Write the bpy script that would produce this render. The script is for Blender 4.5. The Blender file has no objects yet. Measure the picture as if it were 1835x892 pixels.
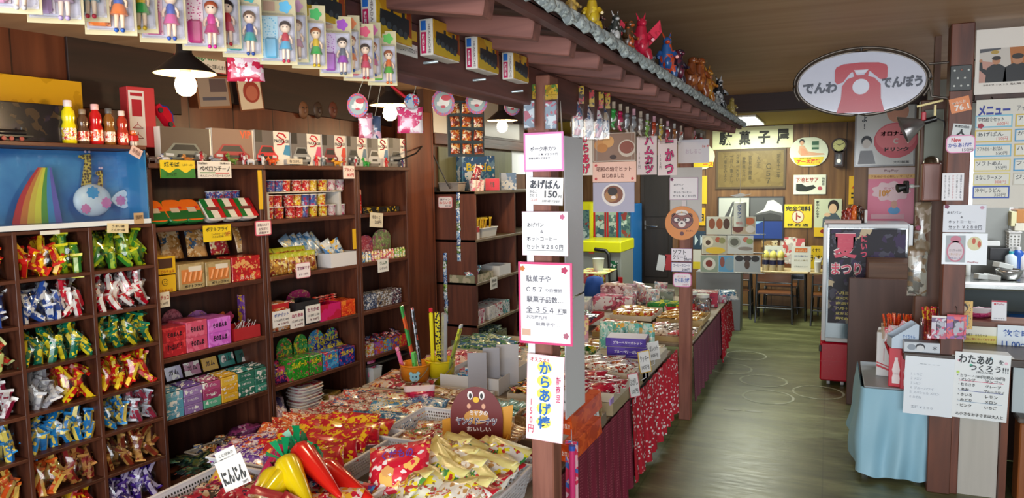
import bpy,math,random
import numpy as np
from mathutils import Vector,Matrix,Euler
random.seed(7)
SC=bpy.context.scene
COL=SC.collection
R=math.radians
PI=math.pi

# ------------------------------------------------------------ camera
FPX,CXP,CYP,CAMZ=1320.0,917.5,446.0,1.65
YAW,PIT,ROL=R(23.3),R(5.15),R(0.9)
fw=Vector((-math.sin(YAW)*math.cos(PIT),math.cos(YAW)*math.cos(PIT),-math.sin(PIT)))
r0=Vector((math.cos(YAW),math.sin(YAW),0));u0=r0.cross(fw)
rt=math.cos(ROL)*r0-math.sin(ROL)*u0
up=math.sin(ROL)*r0+math.cos(ROL)*u0
CAM=Vector((0,0,CAMZ))
cd=bpy.data.cameras.new('camera');cam=bpy.data.objects.new('camera',cd);COL.objects.link(cam)
cd.sensor_fit='HORIZONTAL';cd.sensor_width=36;cd.lens=36*FPX/1835.0
cd.clip_start=0.02;cd.clip_end=100
cam.matrix_world=Matrix(((rt.x,up.x,-fw.x,0),(rt.y,up.y,-fw.y,0),(rt.z,up.z,-fw.z,CAMZ),(0,0,0,1)))
SC.camera=cam
# ------------------------------------------------------------ light, exposure
SC.view_settings.view_transform='Standard';SC.view_settings.look='None'
SC.view_settings.gamma=1.0;SC.view_settings.use_curve_mapping=False
SC.view_settings.exposure=0.0
SC.cycles.max_bounces=6;SC.cycles.transparent_max_bounces=16
SC.cycles.caustics_reflective=False;SC.cycles.caustics_refractive=False
SC.cycles.sample_clamp_indirect=4.0
w=bpy.data.worlds.new('world');SC.world=w;w.use_nodes=True
w.node_tree.nodes['Background'].inputs[0].default_value=(0.75,0.85,1.0,1)
w.node_tree.nodes['Background'].inputs[1].default_value=0.8
def area(name,loc,rot,sx,sy,power,col=(1,1,1),spread=180):
    l=bpy.data.lights.new(name,'AREA');l.shape='RECTANGLE';l.size=sx;l.size_y=sy
    l.energy=power;l.color=col;l.spread=R(spread)
    o=bpy.data.objects.new(name,l);COL.objects.link(o);o.location=loc;o.rotation_euler=rot
    return o
area('shopfront_daylight',(0.1,-1.9,1.25),(R(-90),0,R(180)),4.6,2.1,265,(0.92,0.97,1.0))
area('back_room_ceiling_light',(-0.85,8.9,2.27),(0,0,0),0.6,1.2,52,(0.97,1.0,0.80))
area('back_room_window_light',(-2.2,7.6,2.27),(0,0,0),0.9,0.9,40,(0.95,1.0,0.9))
area('kitchen_light',(1.75,5.3,2.3),(0,0,0),1.2,0.6,50,(0.93,0.97,1.0))

# pixel of the photograph -> point on a real plane of the shop
def ray(x,y):return fw+rt*((x-CXP)/FPX)+up*((CYP-y)/FPX)
def on(x,y,n,c):
    d=ray(x,y);n=Vector(n);return CAM+d*((c-n.dot(CAM))/n.dot(d))
def pX(x,y,v):return on(x,y,(1,0,0),v)
def pY(x,y,v):return on(x,y,(0,1,0),v)
def pZ(x,y,v):return on(x,y,(0,0,1),v)
# the shelving along the left wall: s runs along it, t out of it
DV=Vector((0.119,0.993,0)).normalized();NV=Vector((DV.y,-DV.x,0));C0=-3.43345
RL=math.atan2(DV.y,DV.x)
def LW(s,t,z):return NV*(C0+t)+DV*s+Vector((0,0,z))
def pL(x,y,t=0):return on(x,y,NV,C0+t)
def sz(x,y,t=0):
    p=pL(x,y,t);return p.dot(DV),p.z

# ------------------------------------------------------------ materials
MC={}
def newmat(name):
    m=bpy.data.materials.new(name);m.use_nodes=True
    return m,m.node_tree.nodes,m.node_tree.links,m.node_tree.nodes['Principled BSDF']
def lin(c):
    if isinstance(c,str):
        c=c.lstrip('#');c=[int(c[i:i+2],16)/255 for i in(0,2,4)]
        c=[x/12.92 if x<=.04045 else((x+.055)/1.055)**2.4 for x in c]
    return(c[0],c[1],c[2],1)
def flat(c,rough=.5,metal=0,coat=0):
    k=('f',c,rough,metal,coat)
    if k not in MC:
        m,N,L,b=newmat('paint');b.inputs['Base Color'].default_value=lin(c)
        b.inputs['Roughness'].default_value=rough;b.inputs['Metallic'].default_value=metal
        b.inputs['Coat Weight'].default_value=coat
        # a faint unevenness so that nothing is perfectly flat
        t=N.new('ShaderNodeTexNoise');t.inputs['Scale'].default_value=40
        mr=N.new('ShaderNodeMapRange');mr.inputs['To Min'].default_value=max(.02,rough-.06);mr.inputs['To Max'].default_value=min(1,rough+.06)
        L.new(t.outputs['Fac'],mr.inputs['Value']);L.new(mr.outputs[0],b.inputs['Roughness'])
        MC[k]=m
    return MC[k]
def emit(c,s):
    k=('e',c,s)
    if k not in MC:
        m,N,L,b=newmat('glow');b.inputs['Base Color'].default_value=lin(c)
        b.inputs['Emission Color'].default_value=lin(c);b.inputs['Emission Strength'].default_value=s
        MC[k]=m
    return MC[k]
def wood(c1,c2,scale=1.0,axis='z',rough=.5,seam=0):
    k=('w',c1,c2,scale,axis,rough,seam)
    if k not in MC:
        m,N,L,b=newmat('wood')
        tc=N.new('ShaderNodeTexCoord');mp=N.new('ShaderNodeMapping')
        s={'x':(1.2,14,14),'y':(14,1.2,14),'z':(14,14,1.2)}[axis]
        mp.inputs['Scale'].default_value=[q*scale for q in s]
        oi=N.new('ShaderNodeObjectInfo');L.new(tc.outputs['Object'],mp.inputs['Vector'])
        ad=N.new('ShaderNodeVectorMath');ad.operation='ADD'
        ml=N.new('ShaderNodeMath');ml.operation='MULTIPLY';ml.inputs[1].default_value=37
        L.new(oi.outputs['Random'],ml.inputs[0]);L.new(mp.outputs[0],ad.inputs[0]);L.new(ml.outputs[0],ad.inputs[1])
        n=N.new('ShaderNodeTexNoise');n.inputs['Scale'].default_value=1.6;n.inputs['Detail'].default_value=7;n.inputs['Distortion'].default_value=.6
        L.new(ad.outputs[0],n.inputs['Vector'])
        cr=N.new('ShaderNodeValToRGB');e=cr.color_ramp.elements
        e[0].position=.3;e[0].color=lin(c1);e[1].position=.72;e[1].color=lin(c2)
        L.new(n.outputs['Fac'],cr.inputs[0])
        out=cr.outputs[0]
        if seam:
            sp=N.new('ShaderNodeSeparateXYZ');L.new(tc.outputs['Object'],sp.inputs[0])
            dv=N.new('ShaderNodeMath');dv.operation='DIVIDE';dv.inputs[1].default_value=seam
            L.new(sp.outputs[0],dv.inputs[0])
            fr=N.new('ShaderNodeMath');fr.operation='FRACT';L.new(dv.outputs[0],fr.inputs[0])
            lt=N.new('ShaderNodeMath');lt.operation='LESS_THAN';lt.inputs[1].default_value=.025;L.new(fr.outputs[0],lt.inputs[0])
            mx=N.new('ShaderNodeMix');mx.data_type='RGBA';L.new(lt.outputs[0],mx.inputs[0]);L.new(out,mx.inputs[6])
            mx.inputs[7].default_value=[q*.35 for q in lin(c1)[:3]]+[1];out=mx.outputs[2]
        L.new(out,b.inputs['Base Color']);b.inputs['Roughness'].default_value=rough
        bp=N.new('ShaderNodeBump');bp.inputs['Strength'].default_value=.12;bp.inputs['Distance'].default_value=.01
        L.new(n.outputs['Fac'],bp.inputs['Height']);L.new(bp.outputs[0],b.inputs['Normal'])
        MC[k]=m
    return MC[k]
def wrap(base,*cols,scale=30,rough=.25,share=.5,coat=.3):
    """printed wrapper: a ground colour with patches of the print's other colours"""
    k=('p',base,cols,scale,rough,share)
    if k not in MC:
        m,N,L,b=newmat('printed_wrapper')
        tc=N.new('ShaderNodeTexCoord');oi=N.new('ShaderNodeObjectInfo')
        ml=N.new('ShaderNodeMath');ml.operation='MULTIPLY';ml.inputs[1].default_value=5
        ad=N.new('ShaderNodeVectorMath');ad.operation='ADD'
        L.new(oi.outputs['Random'],ml.inputs[0]);L.new(tc.outputs['Object'],ad.inputs[0]);L.new(ml.outputs[0],ad.inputs[1])
        nz=N.new('ShaderNodeTexNoise');nz.inputs['Scale'].default_value=scale*1.3;nz.inputs['Detail'].default_value=2
        L.new(ad.outputs[0],nz.inputs['Vector'])
        sc=N.new('ShaderNodeVectorMath');sc.operation='MULTIPLY_ADD'
        L.new(nz.outputs['Color'],sc.inputs[0]);sc.inputs[1].default_value=(.7/scale,)*3;L.new(ad.outputs[0],sc.inputs[2])
        v=N.new('ShaderNodeTexVoronoi');v.inputs['Scale'].default_value=scale;L.new(sc.outputs[0],v.inputs['Vector'])
        se=N.new('ShaderNodeSeparateColor');L.new(v.outputs['Color'],se.inputs[0])
        cr=N.new('ShaderNodeValToRGB');cr.color_ramp.interpolation='CONSTANT';e=cr.color_ramp.elements
        e[0].color=lin(base);e[0].position=0
        n=max(1,len(cols))
        for i,c in enumerate(cols):
            q=e[1]if i==0 else e.new(.99)
            q.position=share+(1-share)*i/n;q.color=lin(c)
        if not cols:e[1].color=lin(base)
        L.new(se.outputs[0],cr.inputs[0]);out=cr.outputs[0]
        if len(cols)>1:      # small print between the large patches
            v2=N.new('ShaderNodeTexVoronoi');v2.inputs['Scale'].default_value=scale*3.1;L.new(sc.outputs[0],v2.inputs['Vector'])
            s2=N.new('ShaderNodeSeparateColor');L.new(v2.outputs['Color'],s2.inputs[0])
            c2=N.new('ShaderNodeValToRGB');c2.color_ramp.interpolation='CONSTANT';e2=c2.color_ramp.elements;e2[0].color=(0,0,0,1);e2[1].position=.72;e2[1].color=(1,1,1,1);L.new(s2.outputs[1],c2.inputs[0])
            c3=N.new('ShaderNodeValToRGB');c3.color_ramp.interpolation='CONSTANT';e3=c3.color_ramp.elements;e3[0].color=lin(cols[0]);e3[1].position=.34;e3[1].color=lin(cols[-1]);q=e3.new(.7);q.color=lin(base);L.new(s2.outputs[2],c3.inputs[0])
            mx=N.new('ShaderNodeMix');mx.data_type='RGBA';L.new(c2.outputs[0],mx.inputs[0]);L.new(out,mx.inputs[6]);L.new(c3.outputs[0],mx.inputs[7]);out=mx.outputs[2]
        L.new(out,b.inputs['Base Color'])
        b.inputs['Roughness'].default_value=rough;b.inputs['Coat Weight'].default_value=coat;b.inputs['Coat Roughness'].default_value=.1
        MC[k]=m
    return MC[k]
def film(tint='#ffffff',a=.14,rough=.08):
    k=('film',tint,a,rough)
    if k not in MC:
        m,N,L,b=newmat('clear_film');N.remove(b)
        o=N['Material Output'];t=N.new('ShaderNodeBsdfTransparent');g=N.new('ShaderNodeBsdfGlossy')
        t.inputs[0].default_value=lin(tint);g.inputs['Roughness'].default_value=rough
        lw=N.new('ShaderNodeLayerWeight');lw.inputs[0].default_value=.35
        mr=N.new('ShaderNodeMapRange');mr.inputs['To Min'].default_value=a*.45;mr.inputs['To Max'].default_value=min(.9,a*3.5)
        L.new(lw.outputs['Facing'],mr.inputs['Value'])
        mx=N.new('ShaderNodeMixShader');L.new(mr.outputs[0],mx.inputs[0]);L.new(t.outputs[0],mx.inputs[1]);L.new(g.outputs[0],mx.inputs[2])
        L.new(mx.outputs[0],o.inputs['Surface']);MC[k]=m
    return MC[k]
def dots(base,dot,scale=60,size=.28,rough=.8):
    k=('d',base,dot,scale,size)
    if k not in MC:
        m,N,L,b=newmat('dotted');tc=N.new('ShaderNodeTexCoord')
        v=N.new('ShaderNodeTexVoronoi');v.inputs['Scale'].default_value=scale;v.inputs['Randomness'].default_value=.7
        L.new(tc.outputs['Object'],v.inputs['Vector'])
        lt=N.new('ShaderNodeMath');lt.operation='LESS_THAN';lt.inputs[1].default_value=size;L.new(v.outputs['Distance'],lt.inputs[0])
        mx=N.new('ShaderNodeMix');mx.data_type='RGBA';L.new(lt.outputs[0],mx.inputs[0]);mx.inputs[6].default_value=lin(base);mx.inputs[7].default_value=lin(dot)
        L.new(mx.outputs[2],b.inputs['Base Color']);b.inputs['Roughness'].default_value=rough;MC[k]=m
    return MC[k]

# ------------------------------------------------------------ mesh building
class MB:
    def __init__(s):s.v=[];s.f=[];s.m=[];s.sm=[]
    def add(s,vs,fs,mi=0,M=None,smooth=False):
        b=len(s.v)
        s.v+=[tuple(M@Vector(p))for p in vs]if M is not None else[tuple(p)for p in vs]
        for i,f in enumerate(fs):
            s.f.append([b+q for q in f]);s.m.append(mi[i]if isinstance(mi,(list,tuple))else mi);s.sm.append(smooth)
        return s
    def box(s,c,d,mi=0,M=None,b=0.0):
        cx,cy,cz=c;x,y,z=d[0]/2,d[1]/2,d[2]/2
        T=Matrix.Translation(c);M=(M@T)if M is not None else T
        if b<=0 or min(x,y,z)<b*1.5:
            vs=[(i*x,j*y,k*z)for k in(-1,1)for j in(-1,1)for i in(-1,1)]
            fs=[(0,2,3,1),(4,5,7,6),(0,1,5,4),(2,6,7,3),(0,4,6,2),(1,3,7,5)]
            return s.add(vs,fs,mi,M)
        vs,ix=[],{}
        for k in(-1,1):
            for j in(-1,1):
                for i in(-1,1):
                    for ax,p in enumerate(((i*x,j*(y-b),k*(z-b)),(i*(x-b),j*y,k*(z-b)),(i*(x-b),j*(y-b),k*z))):
                        ix[i,j,k,ax]=len(vs);vs.append(p)
        fs=[]
        P=lambda i,j,k,a:ix[i,j,k,a]
        for q in(-1,1):
            f=[P(q,-1,-1,0),P(q,1,-1,0),P(q,1,1,0),P(q,-1,1,0)];fs.append(f if q>0 else f[::-1])
            f=[P(-1,q,-1,1),P(-1,q,1,1),P(1,q,1,1),P(1,q,-1,1)];fs.append(f if q>0 else f[::-1])
            f=[P(-1,-1,q,2),P(1,-1,q,2),P(1,1,q,2),P(-1,1,q,2)];fs.append(f if q>0 else f[::-1])
        for a in(-1,1):
            for c2 in(-1,1):
                fs.append([P(-1,a,c2,1),P(1,a,c2,1),P(1,a,c2,2),P(-1,a,c2,2)])
                fs.append([P(a,-1,c2,0),P(a,1,c2,0),P(a,1,c2,2),P(a,-1,c2,2)])
                fs.append([P(a,c2,-1,0),P(a,c2,1,0),P(a,c2,1,1),P(a,c2,-1,1)])
        for k in(-1,1):
            for j in(-1,1):
                for i in(-1,1):fs.append([P(i,j,k,0),P(i,j,k,1),P(i,j,k,2)])
        return s.add(vs,fs,mi,M)
    def lathe(s,prof,n=20,mi=0,M=None,smooth=True,cap=True):
        """profile of (radius, z[, material]) turned about z"""
        vs,fs,ms=[],[],[]
        for p in prof:
            for k in range(n):
                a=2*PI*k/n;vs.append((p[0]*math.cos(a),p[0]*math.sin(a),p[1]))
        for i in range(len(prof)-1):
            q=prof[i][2]if len(prof[i])>2 else mi
            for k in range(n):
                fs.append((i*n+k,i*n+(k+1)%n,(i+1)*n+(k+1)%n,(i+1)*n+k));ms.append(q)
        s.add(vs,fs,ms,M,smooth)
        if cap:
            for i,rev in((0,True),(len(prof)-1,False)):
                if prof[i][0]>1e-4:
                    ring=[vs[i*n+k]for k in range(n)];f=list(range(n))
                    s.add(ring,[f[::-1]if rev else f],prof[min(i,len(prof)-2)][2]if len(prof[0])>2 else mi,M)
        return s
    def tube(s,pts,r,n=8,mi=0,M=None,smooth=True):
        pts=[Vector(p)for p in pts];vs,fs=[],[]
        rs=r if isinstance(r,(list,tuple))else[r]*len(pts)
        ref=None
        for i,p in enumerate(pts):
            d=(pts[min(i+1,len(pts)-1)]-pts[max(i-1,0)]).normalized()
            if ref is None:ref=Vector((0,0,1))if abs(d.z)<.9 else Vector((1,0,0))
            a=d.cross(ref).normalized();b2=d.cross(a).normalized();ref=-d.cross(a).cross(d).cross(d)if False else ref
            for k in range(n):
                t=2*PI*k/n;vs.append(p+(a*math.cos(t)+b2*math.sin(t))*rs[i])
        for i in range(len(pts)-1):
            for k in range(n):fs.append((i*n+k,i*n+(k+1)%n,(i+1)*n+(k+1)%n,(i+1)*n+k))
        s.add(vs,fs,mi,M,smooth)
        s.add([vs[k]for k in range(n)],[list(range(n))[::-1]],mi,M)
        return s.add([vs[(len(pts)-1)*n+k]for k in range(n)],[list(range(n))],mi,M)
    def ball(s,c,r,mi=0,M=None,n=14,m=8):
        rr=r if isinstance(r,(tuple,list))else(r,r,r);vs,fs=[],[]
        for i in range(m+1):
            a=PI*i/m
            for k in range(n):
                t=2*PI*k/n;vs.append((c[0]+rr[0]*math.sin(a)*math.cos(t),c[1]+rr[1]*math.sin(a)*math.sin(t),c[2]-rr[2]*math.cos(a)))
        for i in range(m):
            for k in range(n):fs.append((i*n+k,i*n+(k+1)%n,(i+1)*n+(k+1)%n,(i+1)*n+k))
        return s.add(vs,fs,mi,M,True)
    def prism(s,pts,y0,y1,mi=0,M=None,side=None):
        """outline in the xz plane, from depth y0 (front) to y1"""
        n=len(pts);vs=[(p[0],y0,p[1])for p in pts]+[(p[0],y1,p[1])for p in pts]
        ar=sum(pts[i][0]*pts[(i+1)%n][1]-pts[(i+1)%n][0]*pts[i][1]for i in range(n))
        f=list(range(n)); 
        if ar<0:f=f[::-1]
        fs=[f,[n+q for q in f[::-1]]]+[(i,n+i,n+(i+1)%n,(i+1)%n)for i in range(n)]
        sd=mi if side is None else side
        return s.add(vs,fs,[mi,mi]+[sd]*n,M)
    def mesh(s,mats,name='mesh'):
        me=bpy.data.meshes.new(name);me.from_pydata(s.v,[],s.f)
        for m in(mats if isinstance(mats,(list,tuple))else[mats]):me.materials.append(m)
        me.polygons.foreach_set('material_index',s.m);me.polygons.foreach_set('use_smooth',s.sm)
        me.update();return me
TXC={}
def text_geo(t,bold=0,res=2):
    k=(t,bold,res)
    if k not in TXC:
        c=bpy.data.curves.new('t','FONT');c.body=t;c.size=1;c.resolution_u=res;c.offset=bold
        c.align_x='CENTER';c.space_line=1.0
        o=bpy.data.objects.new('t',c);me=bpy.data.meshes.new_from_object(o)
        v=np.empty(len(me.vertices)*3);me.vertices.foreach_get('co',v);v=v.reshape(-1,3)
        fs=[list(p.vertices)for p in me.polygons]
        if len(v):
            lo,hi=v[:,:2].min(0),v[:,:2].max(0);v=(v[:,:2]-(lo+hi)/2);sz_=hi-lo
        else:sz_=np.array((1e-3,1e-3))
        bpy.data.objects.remove(o);bpy.data.meshes.remove(me);bpy.data.curves.remove(c)
        TXC[k]=(v,fs,sz_)
    return TXC[k]
def put_text(mb,t,cx,cz,w,h,y=-.001,mi=0,bold=.012,M=None,vert=False,rot=0):
    """fit text t into a box of width w and height h centred at (cx, cz), facing -y"""
    if vert:t='\n'.join(t)
    v,fs,s_=text_geo(t,bold)
    if not len(fs):return mb
    kx,kz=w/s_[0],h/s_[1]
    c,s2=math.cos(rot),math.sin(rot)
    pts=[(cx+(p[0]*kx*c-p[1]*kz*s2),y,cz+(p[0]*kx*s2+p[1]*kz*c))for p in v]
    return mb.add(pts,fs,mi,M)

# ------------------------------------------------------------ objects
def tag(o,label,cat,group=None,kind=None):
    if label:o['label']=label
    if cat:o['category']=cat
    if group:o['group']=group
    if kind:o['kind']=kind
    return o
def rot_of(r):
    return r if isinstance(r,(tuple,list,Euler))else(0,0,r)
def thing(name,label,cat,loc=(0,0,0),rot=0,group=None):
    o=bpy.data.objects.new(name,None);o.empty_display_size=.05;COL.objects.link(o)
    o.location=loc;o.rotation_euler=rot_of(rot);return tag(o,label,cat,group)
def part(parent,name,mb,mats,loc=(0,0,0),rot=0,label=None,kind=None):
    me=mb.mesh(mats,name)if isinstance(mb,MB)else mb
    o=bpy.data.objects.new(name,me);COL.objects.link(o);o.parent=parent
    o.location=loc;o.rotation_euler=rot_of(rot)
    if label:o['label']=label
    if kind:o['kind']=kind
    return o
def solo(name,mb,mats,label,cat,loc=(0,0,0),rot=0,group=None,kind=None):
    me=mb.mesh(mats,name)if isinstance(mb,MB)else mb
    o=bpy.data.objects.new(name,me);COL.objects.link(o);o.location=loc;o.rotation_euler=rot_of(rot)
    return tag(o,label,cat,group,kind)
def struct(name,mb,mats,loc=(0,0,0),rot=0):
    o=solo(name,mb,mats,None,None,loc,rot);o['kind']='structure';return o
def place(proto,loc,rot,label,group=None):
    """proto = (name, category, [(part, mesh, [(sub, mesh)])]); one more of that thing, its meshes shared"""
    name,cat,parts=proto
    if len(parts)==1 and not parts[0][2]:return solo(name,parts[0][1],None,label,cat,loc,rot,group)
    t=thing(name,label,cat,loc,rot,group)
    for pn,me,subs in parts:
        o=part(t,pn,me,None)
        for sn,sm in subs:part(o,sn,sm,None)
    return t
def facing(d):      # heading for a thing whose front looks along d
    return math.atan2(d[0],-d[1])
INK=flat('#1c1a22',.6)
def board(name,label,cat,loc,w,h,rz=0,face='#f4f2ee',texts=(),border=None,bw=.03,th=.003,tilt=0,lean=0,group=None,art=None,edge=None,rough=.35,corner=0,lmats=None):
    """a card or sign hanging at loc (its centre), front to -y; texts = (string, cx, cz, w, h, colour[, bold, vert]) in fractions"""
    t=thing(name,label,cat,loc,(lean,tilt,rz),group)
    mb=MB();mats=[flat(face,rough)if isinstance(face,str)else face,flat(border or '#ffffff',rough),flat(edge or '#d8d4cc',.6)]
    def outline(a,b2,c):
        if c<=0:return[(-a,-b2),(a,-b2),(a,b2),(-a,b2)]
        o=[]
        for qx,qz,a0 in((a-c,-b2+c,-90),(a-c,b2-c,0),(-a+c,b2-c,90),(-a+c,-b2+c,180)):
            for i in range(6):o.append((qx+c*math.cos(R(a0+18*i)),qz+c*math.sin(R(a0+18*i))))
        return o
    c=corner*min(w,h)
    mb.prism(outline(w/2,h/2,c),-th/2,th/2,1 if border else 0,side=1 if border else 0)
    if border:
        q=bw*min(w,h);mb.prism(outline(w/2-q,h/2-q,max(0,c-q)),-th/2-.0008,-th/2,0)
    part(t,'card',mb,mats)
    if texts or art:
        lm=MB();cols=[]
        def mi(cn):
            m_=flat(cn,.55)if isinstance(cn,str)else cn
            if m_ not in cols:cols.append(m_)
            return cols.index(m_)
        if art:
            pm=MB();pc=[]
            def pmi(cn):
                m_=flat(cn,.5)if isinstance(cn,str)else cn
                if m_ not in pc:pc.append(m_)
                return pc.index(m_)
            art(pm,pmi,w,h,-th/2-.0009)
            part(t,'picture',pm,pc)
        for n_,q in enumerate(texts):
            put_text(lm,q[0],q[1]*w,q[2]*h,q[3]*w,q[4]*h,-th/2-.0022-.0003*n_,mi(q[5]),q[6]if len(q)>6 else.012,vert=len(q)>7 and q[7])
        if lm.f:part(t,'lettering',lm,cols)
    return t
def disc(mb,cx,cz,rx,rz_,y0,y1,mi,n=28):return mb.prism([(cx+rx*math.cos(2*PI*i/n),cz+rz_*math.sin(2*PI*i/n))for i in range(n)],y0,y1,mi)
# ============================================================ STRUCTURE
W_DARK=wood('#2a120c','#4d2a1c',1,'z',.5);W_SHELF=wood('#3a1a10','#6b3c28',1,'x',.45);W_UP=wood('#38180f','#653825',1,'z',.45)
W_PANEL=wood('#4b2213','#6d3a22',.6,'z',.4,.31);W_POST=wood('#6a3a2c','#9a6250',1,'z',.55)
W_BACKP=wood('#5e3e22','#85603a',.7,'z',.45,.42);W_BEAM=wood('#3a1c18','#6a3c34',1,'y',.6);W_RAFT=wood('#54302a','#8a584e',1,'x',.65)
def floor_mat():
    m,N,L,b=newmat('worn_green_floor');tc=N.new('ShaderNodeTexCoord')
    n1=N.new('ShaderNodeTexNoise');n1.inputs['Scale'].default_value=1.3;n1.inputs['Detail'].default_value=8;n1.inputs['Roughness'].default_value=.65
    mp=N.new('ShaderNodeMapping');mp.inputs['Scale'].default_value=(1,4.5,1);L.new(tc.outputs['Object'],mp.inputs[0]);L.new(mp.outputs[0],n1.inputs['Vector'])
    cr=N.new('ShaderNodeValToRGB');e=cr.color_ramp.elements
    e[0].position=.28;e[0].color=lin('#3e4228');e[1].position=.75;e[1].color=lin('#868a62');q=e.new(.5);q.color=lin('#5f6440')
    L.new(n1.outputs['Fac'],cr.inputs[0])
    n2=N.new('ShaderNodeTexNoise');n2.inputs['Scale'].default_value=9;n2.inputs['Detail'].default_value=6;L.new(mp.outputs[0],n2.inputs['Vector'])
    mx=N.new('ShaderNodeMix');mx.data_type='RGBA';mx.blend_type='OVERLAY';mx.inputs[0].default_value=.65;L.new(cr.outputs[0],mx.inputs[6]);L.new(n2.outputs['Fac'],mx.inputs[7])
    br=N.new('ShaderNodeTexBrick');br.offset=0;br.inputs['Scale'].default_value=1;br.inputs['Brick Width'].default_value=.91;br.inputs['Row Height'].default_value=.91;br.inputs['Mortar Size'].default_value=.004
    br.inputs['Color1'].default_value=(1,1,1,1);br.inputs['Color2'].default_value=(1,1,1,1);br.inputs['Mortar'].default_value=(.55,.55,.5,1)
    L.new(tc.outputs['Object'],br.inputs['Vector'])
    m2=N.new('ShaderNodeMix');m2.data_type='RGBA';m2.blend_type='MULTIPLY';m2.inputs[0].default_value=.6;L.new(mx.outputs[2],m2.inputs[6]);L.new(br.outputs[0],m2.inputs[7])
    L.new(m2.outputs[2],b.inputs['Base Color'])
    mr=N.new('ShaderNodeMapRange');mr.inputs['To Min'].default_value=.22;mr.inputs['To Max'].default_value=.5;L.new(n2.outputs['Fac'],mr.inputs['Value']);L.new(mr.outputs[0],b.inputs['Roughness'])
    bp=N.new('ShaderNodeBump');bp.inputs['Strength'].default_value=.08;bp.inputs['Distance'].default_value=.01;L.new(n2.outputs['Fac'],bp.inputs['Height']);L.new(bp.outputs[0],b.inputs['Normal'])
    return m
struct('floor',MB().box((0.6,4,-.05),(9.6,12.6,.1)),floor_mat())
struct('ceiling',MB().box((0.6,2.6,2.44),(9.6,9.2,.08)),wood('#a88464','#bc9878',.35,'x',.6))
struct('ceiling_back',MB().box((0.6,8.75,2.36),(9.6,3.3,.08)),flat('#a89040',.7))
struct('trim_1',MB().box((0.6,7.02,2.33),(9.6,.16,.17),b=.005),wood('#241518','#3a2426',.5,'x',.6))
struct('wall_back',MB().box((0,-.04+0,1.2),(9.6,.08,2.4)),W_BACKP,(0.6,10.0,0))
struct('wall_left',MB().box((1.0,.04,1.22),(8.2,.08,2.44)),W_PANEL,LW(0,-.33,0),RL)
struct('wall_left_back',MB().box((0,0,1.22),(.08,4.9,2.44)),W_PANEL,(-3.75,7.6,0))
struct('wall_right',MB().box((0,0,1.22),(.08,12,2.44)),flat('#b9b6ac',.7),(3.6,4,0))
# ---- little roofed arcade: posts, lintel, rafters, eave
PX0,PX1=-.925,-.85
def post(lbl,y,nm='wooden_post'):
    z0=0
    mb=MB().box((0,0,1.0),(.08,.085,2.0),b=.004)
    return solo(nm,mb,W_POST,lbl,'post',((PX0+PX1)/2,y+.04,z0))
post('square brown post in front hung with five white notices',2.30)
post('square brown post farther down the aisle with the orange animal sign',5.02)
solo('lintel_beam',MB().box((0,0,0),(.09,5.6,.125),b=.005),W_BEAM,'long dark brown lintel beam carrying the toys above the posts','beam',(-.94,3.1,1.963))
EX=-.60
ye0,ye1=.55,5.72
rf=thing('eave_roof','small wooden eave with grey scalloped tile edge running down the aisle','roof',(EX,3.1,2.0))
mb=MB()
# sloping roof boards, rising to the left
vs=[(.0,ye0-3.1,.035),(-1.9,ye0-3.1,.40),(-1.9,ye1-3.1,.40),(.0,ye1-3.1,.035)]
mb.add(vs+[(a,b2,c+.02)for a,b2,c in vs],[(0,1,2,3),(4,7,6,5),(0,4,5,1),(1,5,6,2),(2,6,7,3),(3,7,4,0)])
part(rf,'roof_board',mb,wood('#3a201c','#5f3a32',.8,'x',.7))
part(rf,'fascia',MB().box((-.012,0,.026),(.024,ye1-ye0,.024)),W_BEAM)
mb=MB();n=118
for i in range(n):
    y=ye0-3.1+(i+.5)*(ye1-ye0)/n
    mb.lathe([(.023,0),(.026,.012),(.022,.022),(.0,.026)],8,0,Matrix.Translation((.006,y,.042+.004*(i%2)))@Matrix.Rotation(R(25+20*((i*7)%3)),4,'Y'))
part(rf,'tile_edge',mb,wrap('#8b9294','#6f7678','#a4aaa8',scale=60,rough=.6,coat=0),label='grey scalloped tile edging')
y=.55+.03;i=0
while y<5.6:
    mb=MB();mb.box((-.42,0,0),(.86,.05,.048),b=.003,M=Matrix.Translation((-.04,y-3.1,.003))@Matrix.Rotation(R(9.5),4,'Y'))
    part(rf,'rafter',mb,W_RAFT);y+=.2625
# ============================================================ LEFT WALL
def rectL(x0,y0,x1,y1,t=0):
    xm,ym=(x0+x1)/2,(y0+y1)/2
    a,b=sz(x0,ym,t)[0],sz(x1,ym,t)[0];c,d=sz(xm,y1,t)[1],sz(xm,y0,t)[1]
    return LW((a+b)/2,t,(c+d)/2),b-a,d-c
def rectX(x0,y0,x1,y1,X):
    xm,ym=(x0+x1)/2,(y0+y1)/2;a,b=pX(x0,ym,X),pX(x1,ym,X);c,d=pX(xm,y1,X),pX(xm,y0,X)
    return Vector((X,(a.y+b.y)/2,(c.z+d.z)/2)),b.y-a.y,d.z-c.z
def rectY(x0,y0,x1,y1,Y):
    xm,ym=(x0+x1)/2,(y0+y1)/2;a,b=pY(x0,ym,Y),pY(x1,ym,Y);c,d=pY(xm,y1,Y),pY(xm,y0,Y)
    return Vector(((a.x+b.x)/2,Y,(c.z+d.z)/2)),b.x-a.x,d.z-c.z
def cardL(name,label,cat,px,t=0.006,**k):l,w_,h_=rectL(*px,t);return board(name,label,cat,l,w_,h_,RL,**k)
def cardX(name,label,cat,px,X,**k):l,w_,h_=rectX(*px,X);return board(name,label,cat,l,w_,h_,PI/2,**k)
def cardY(name,label,cat,px,Y,**k):l,w_,h_=rectY(*px,Y);return board(name,label,cat,l,w_,h_,0,**k)
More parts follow.
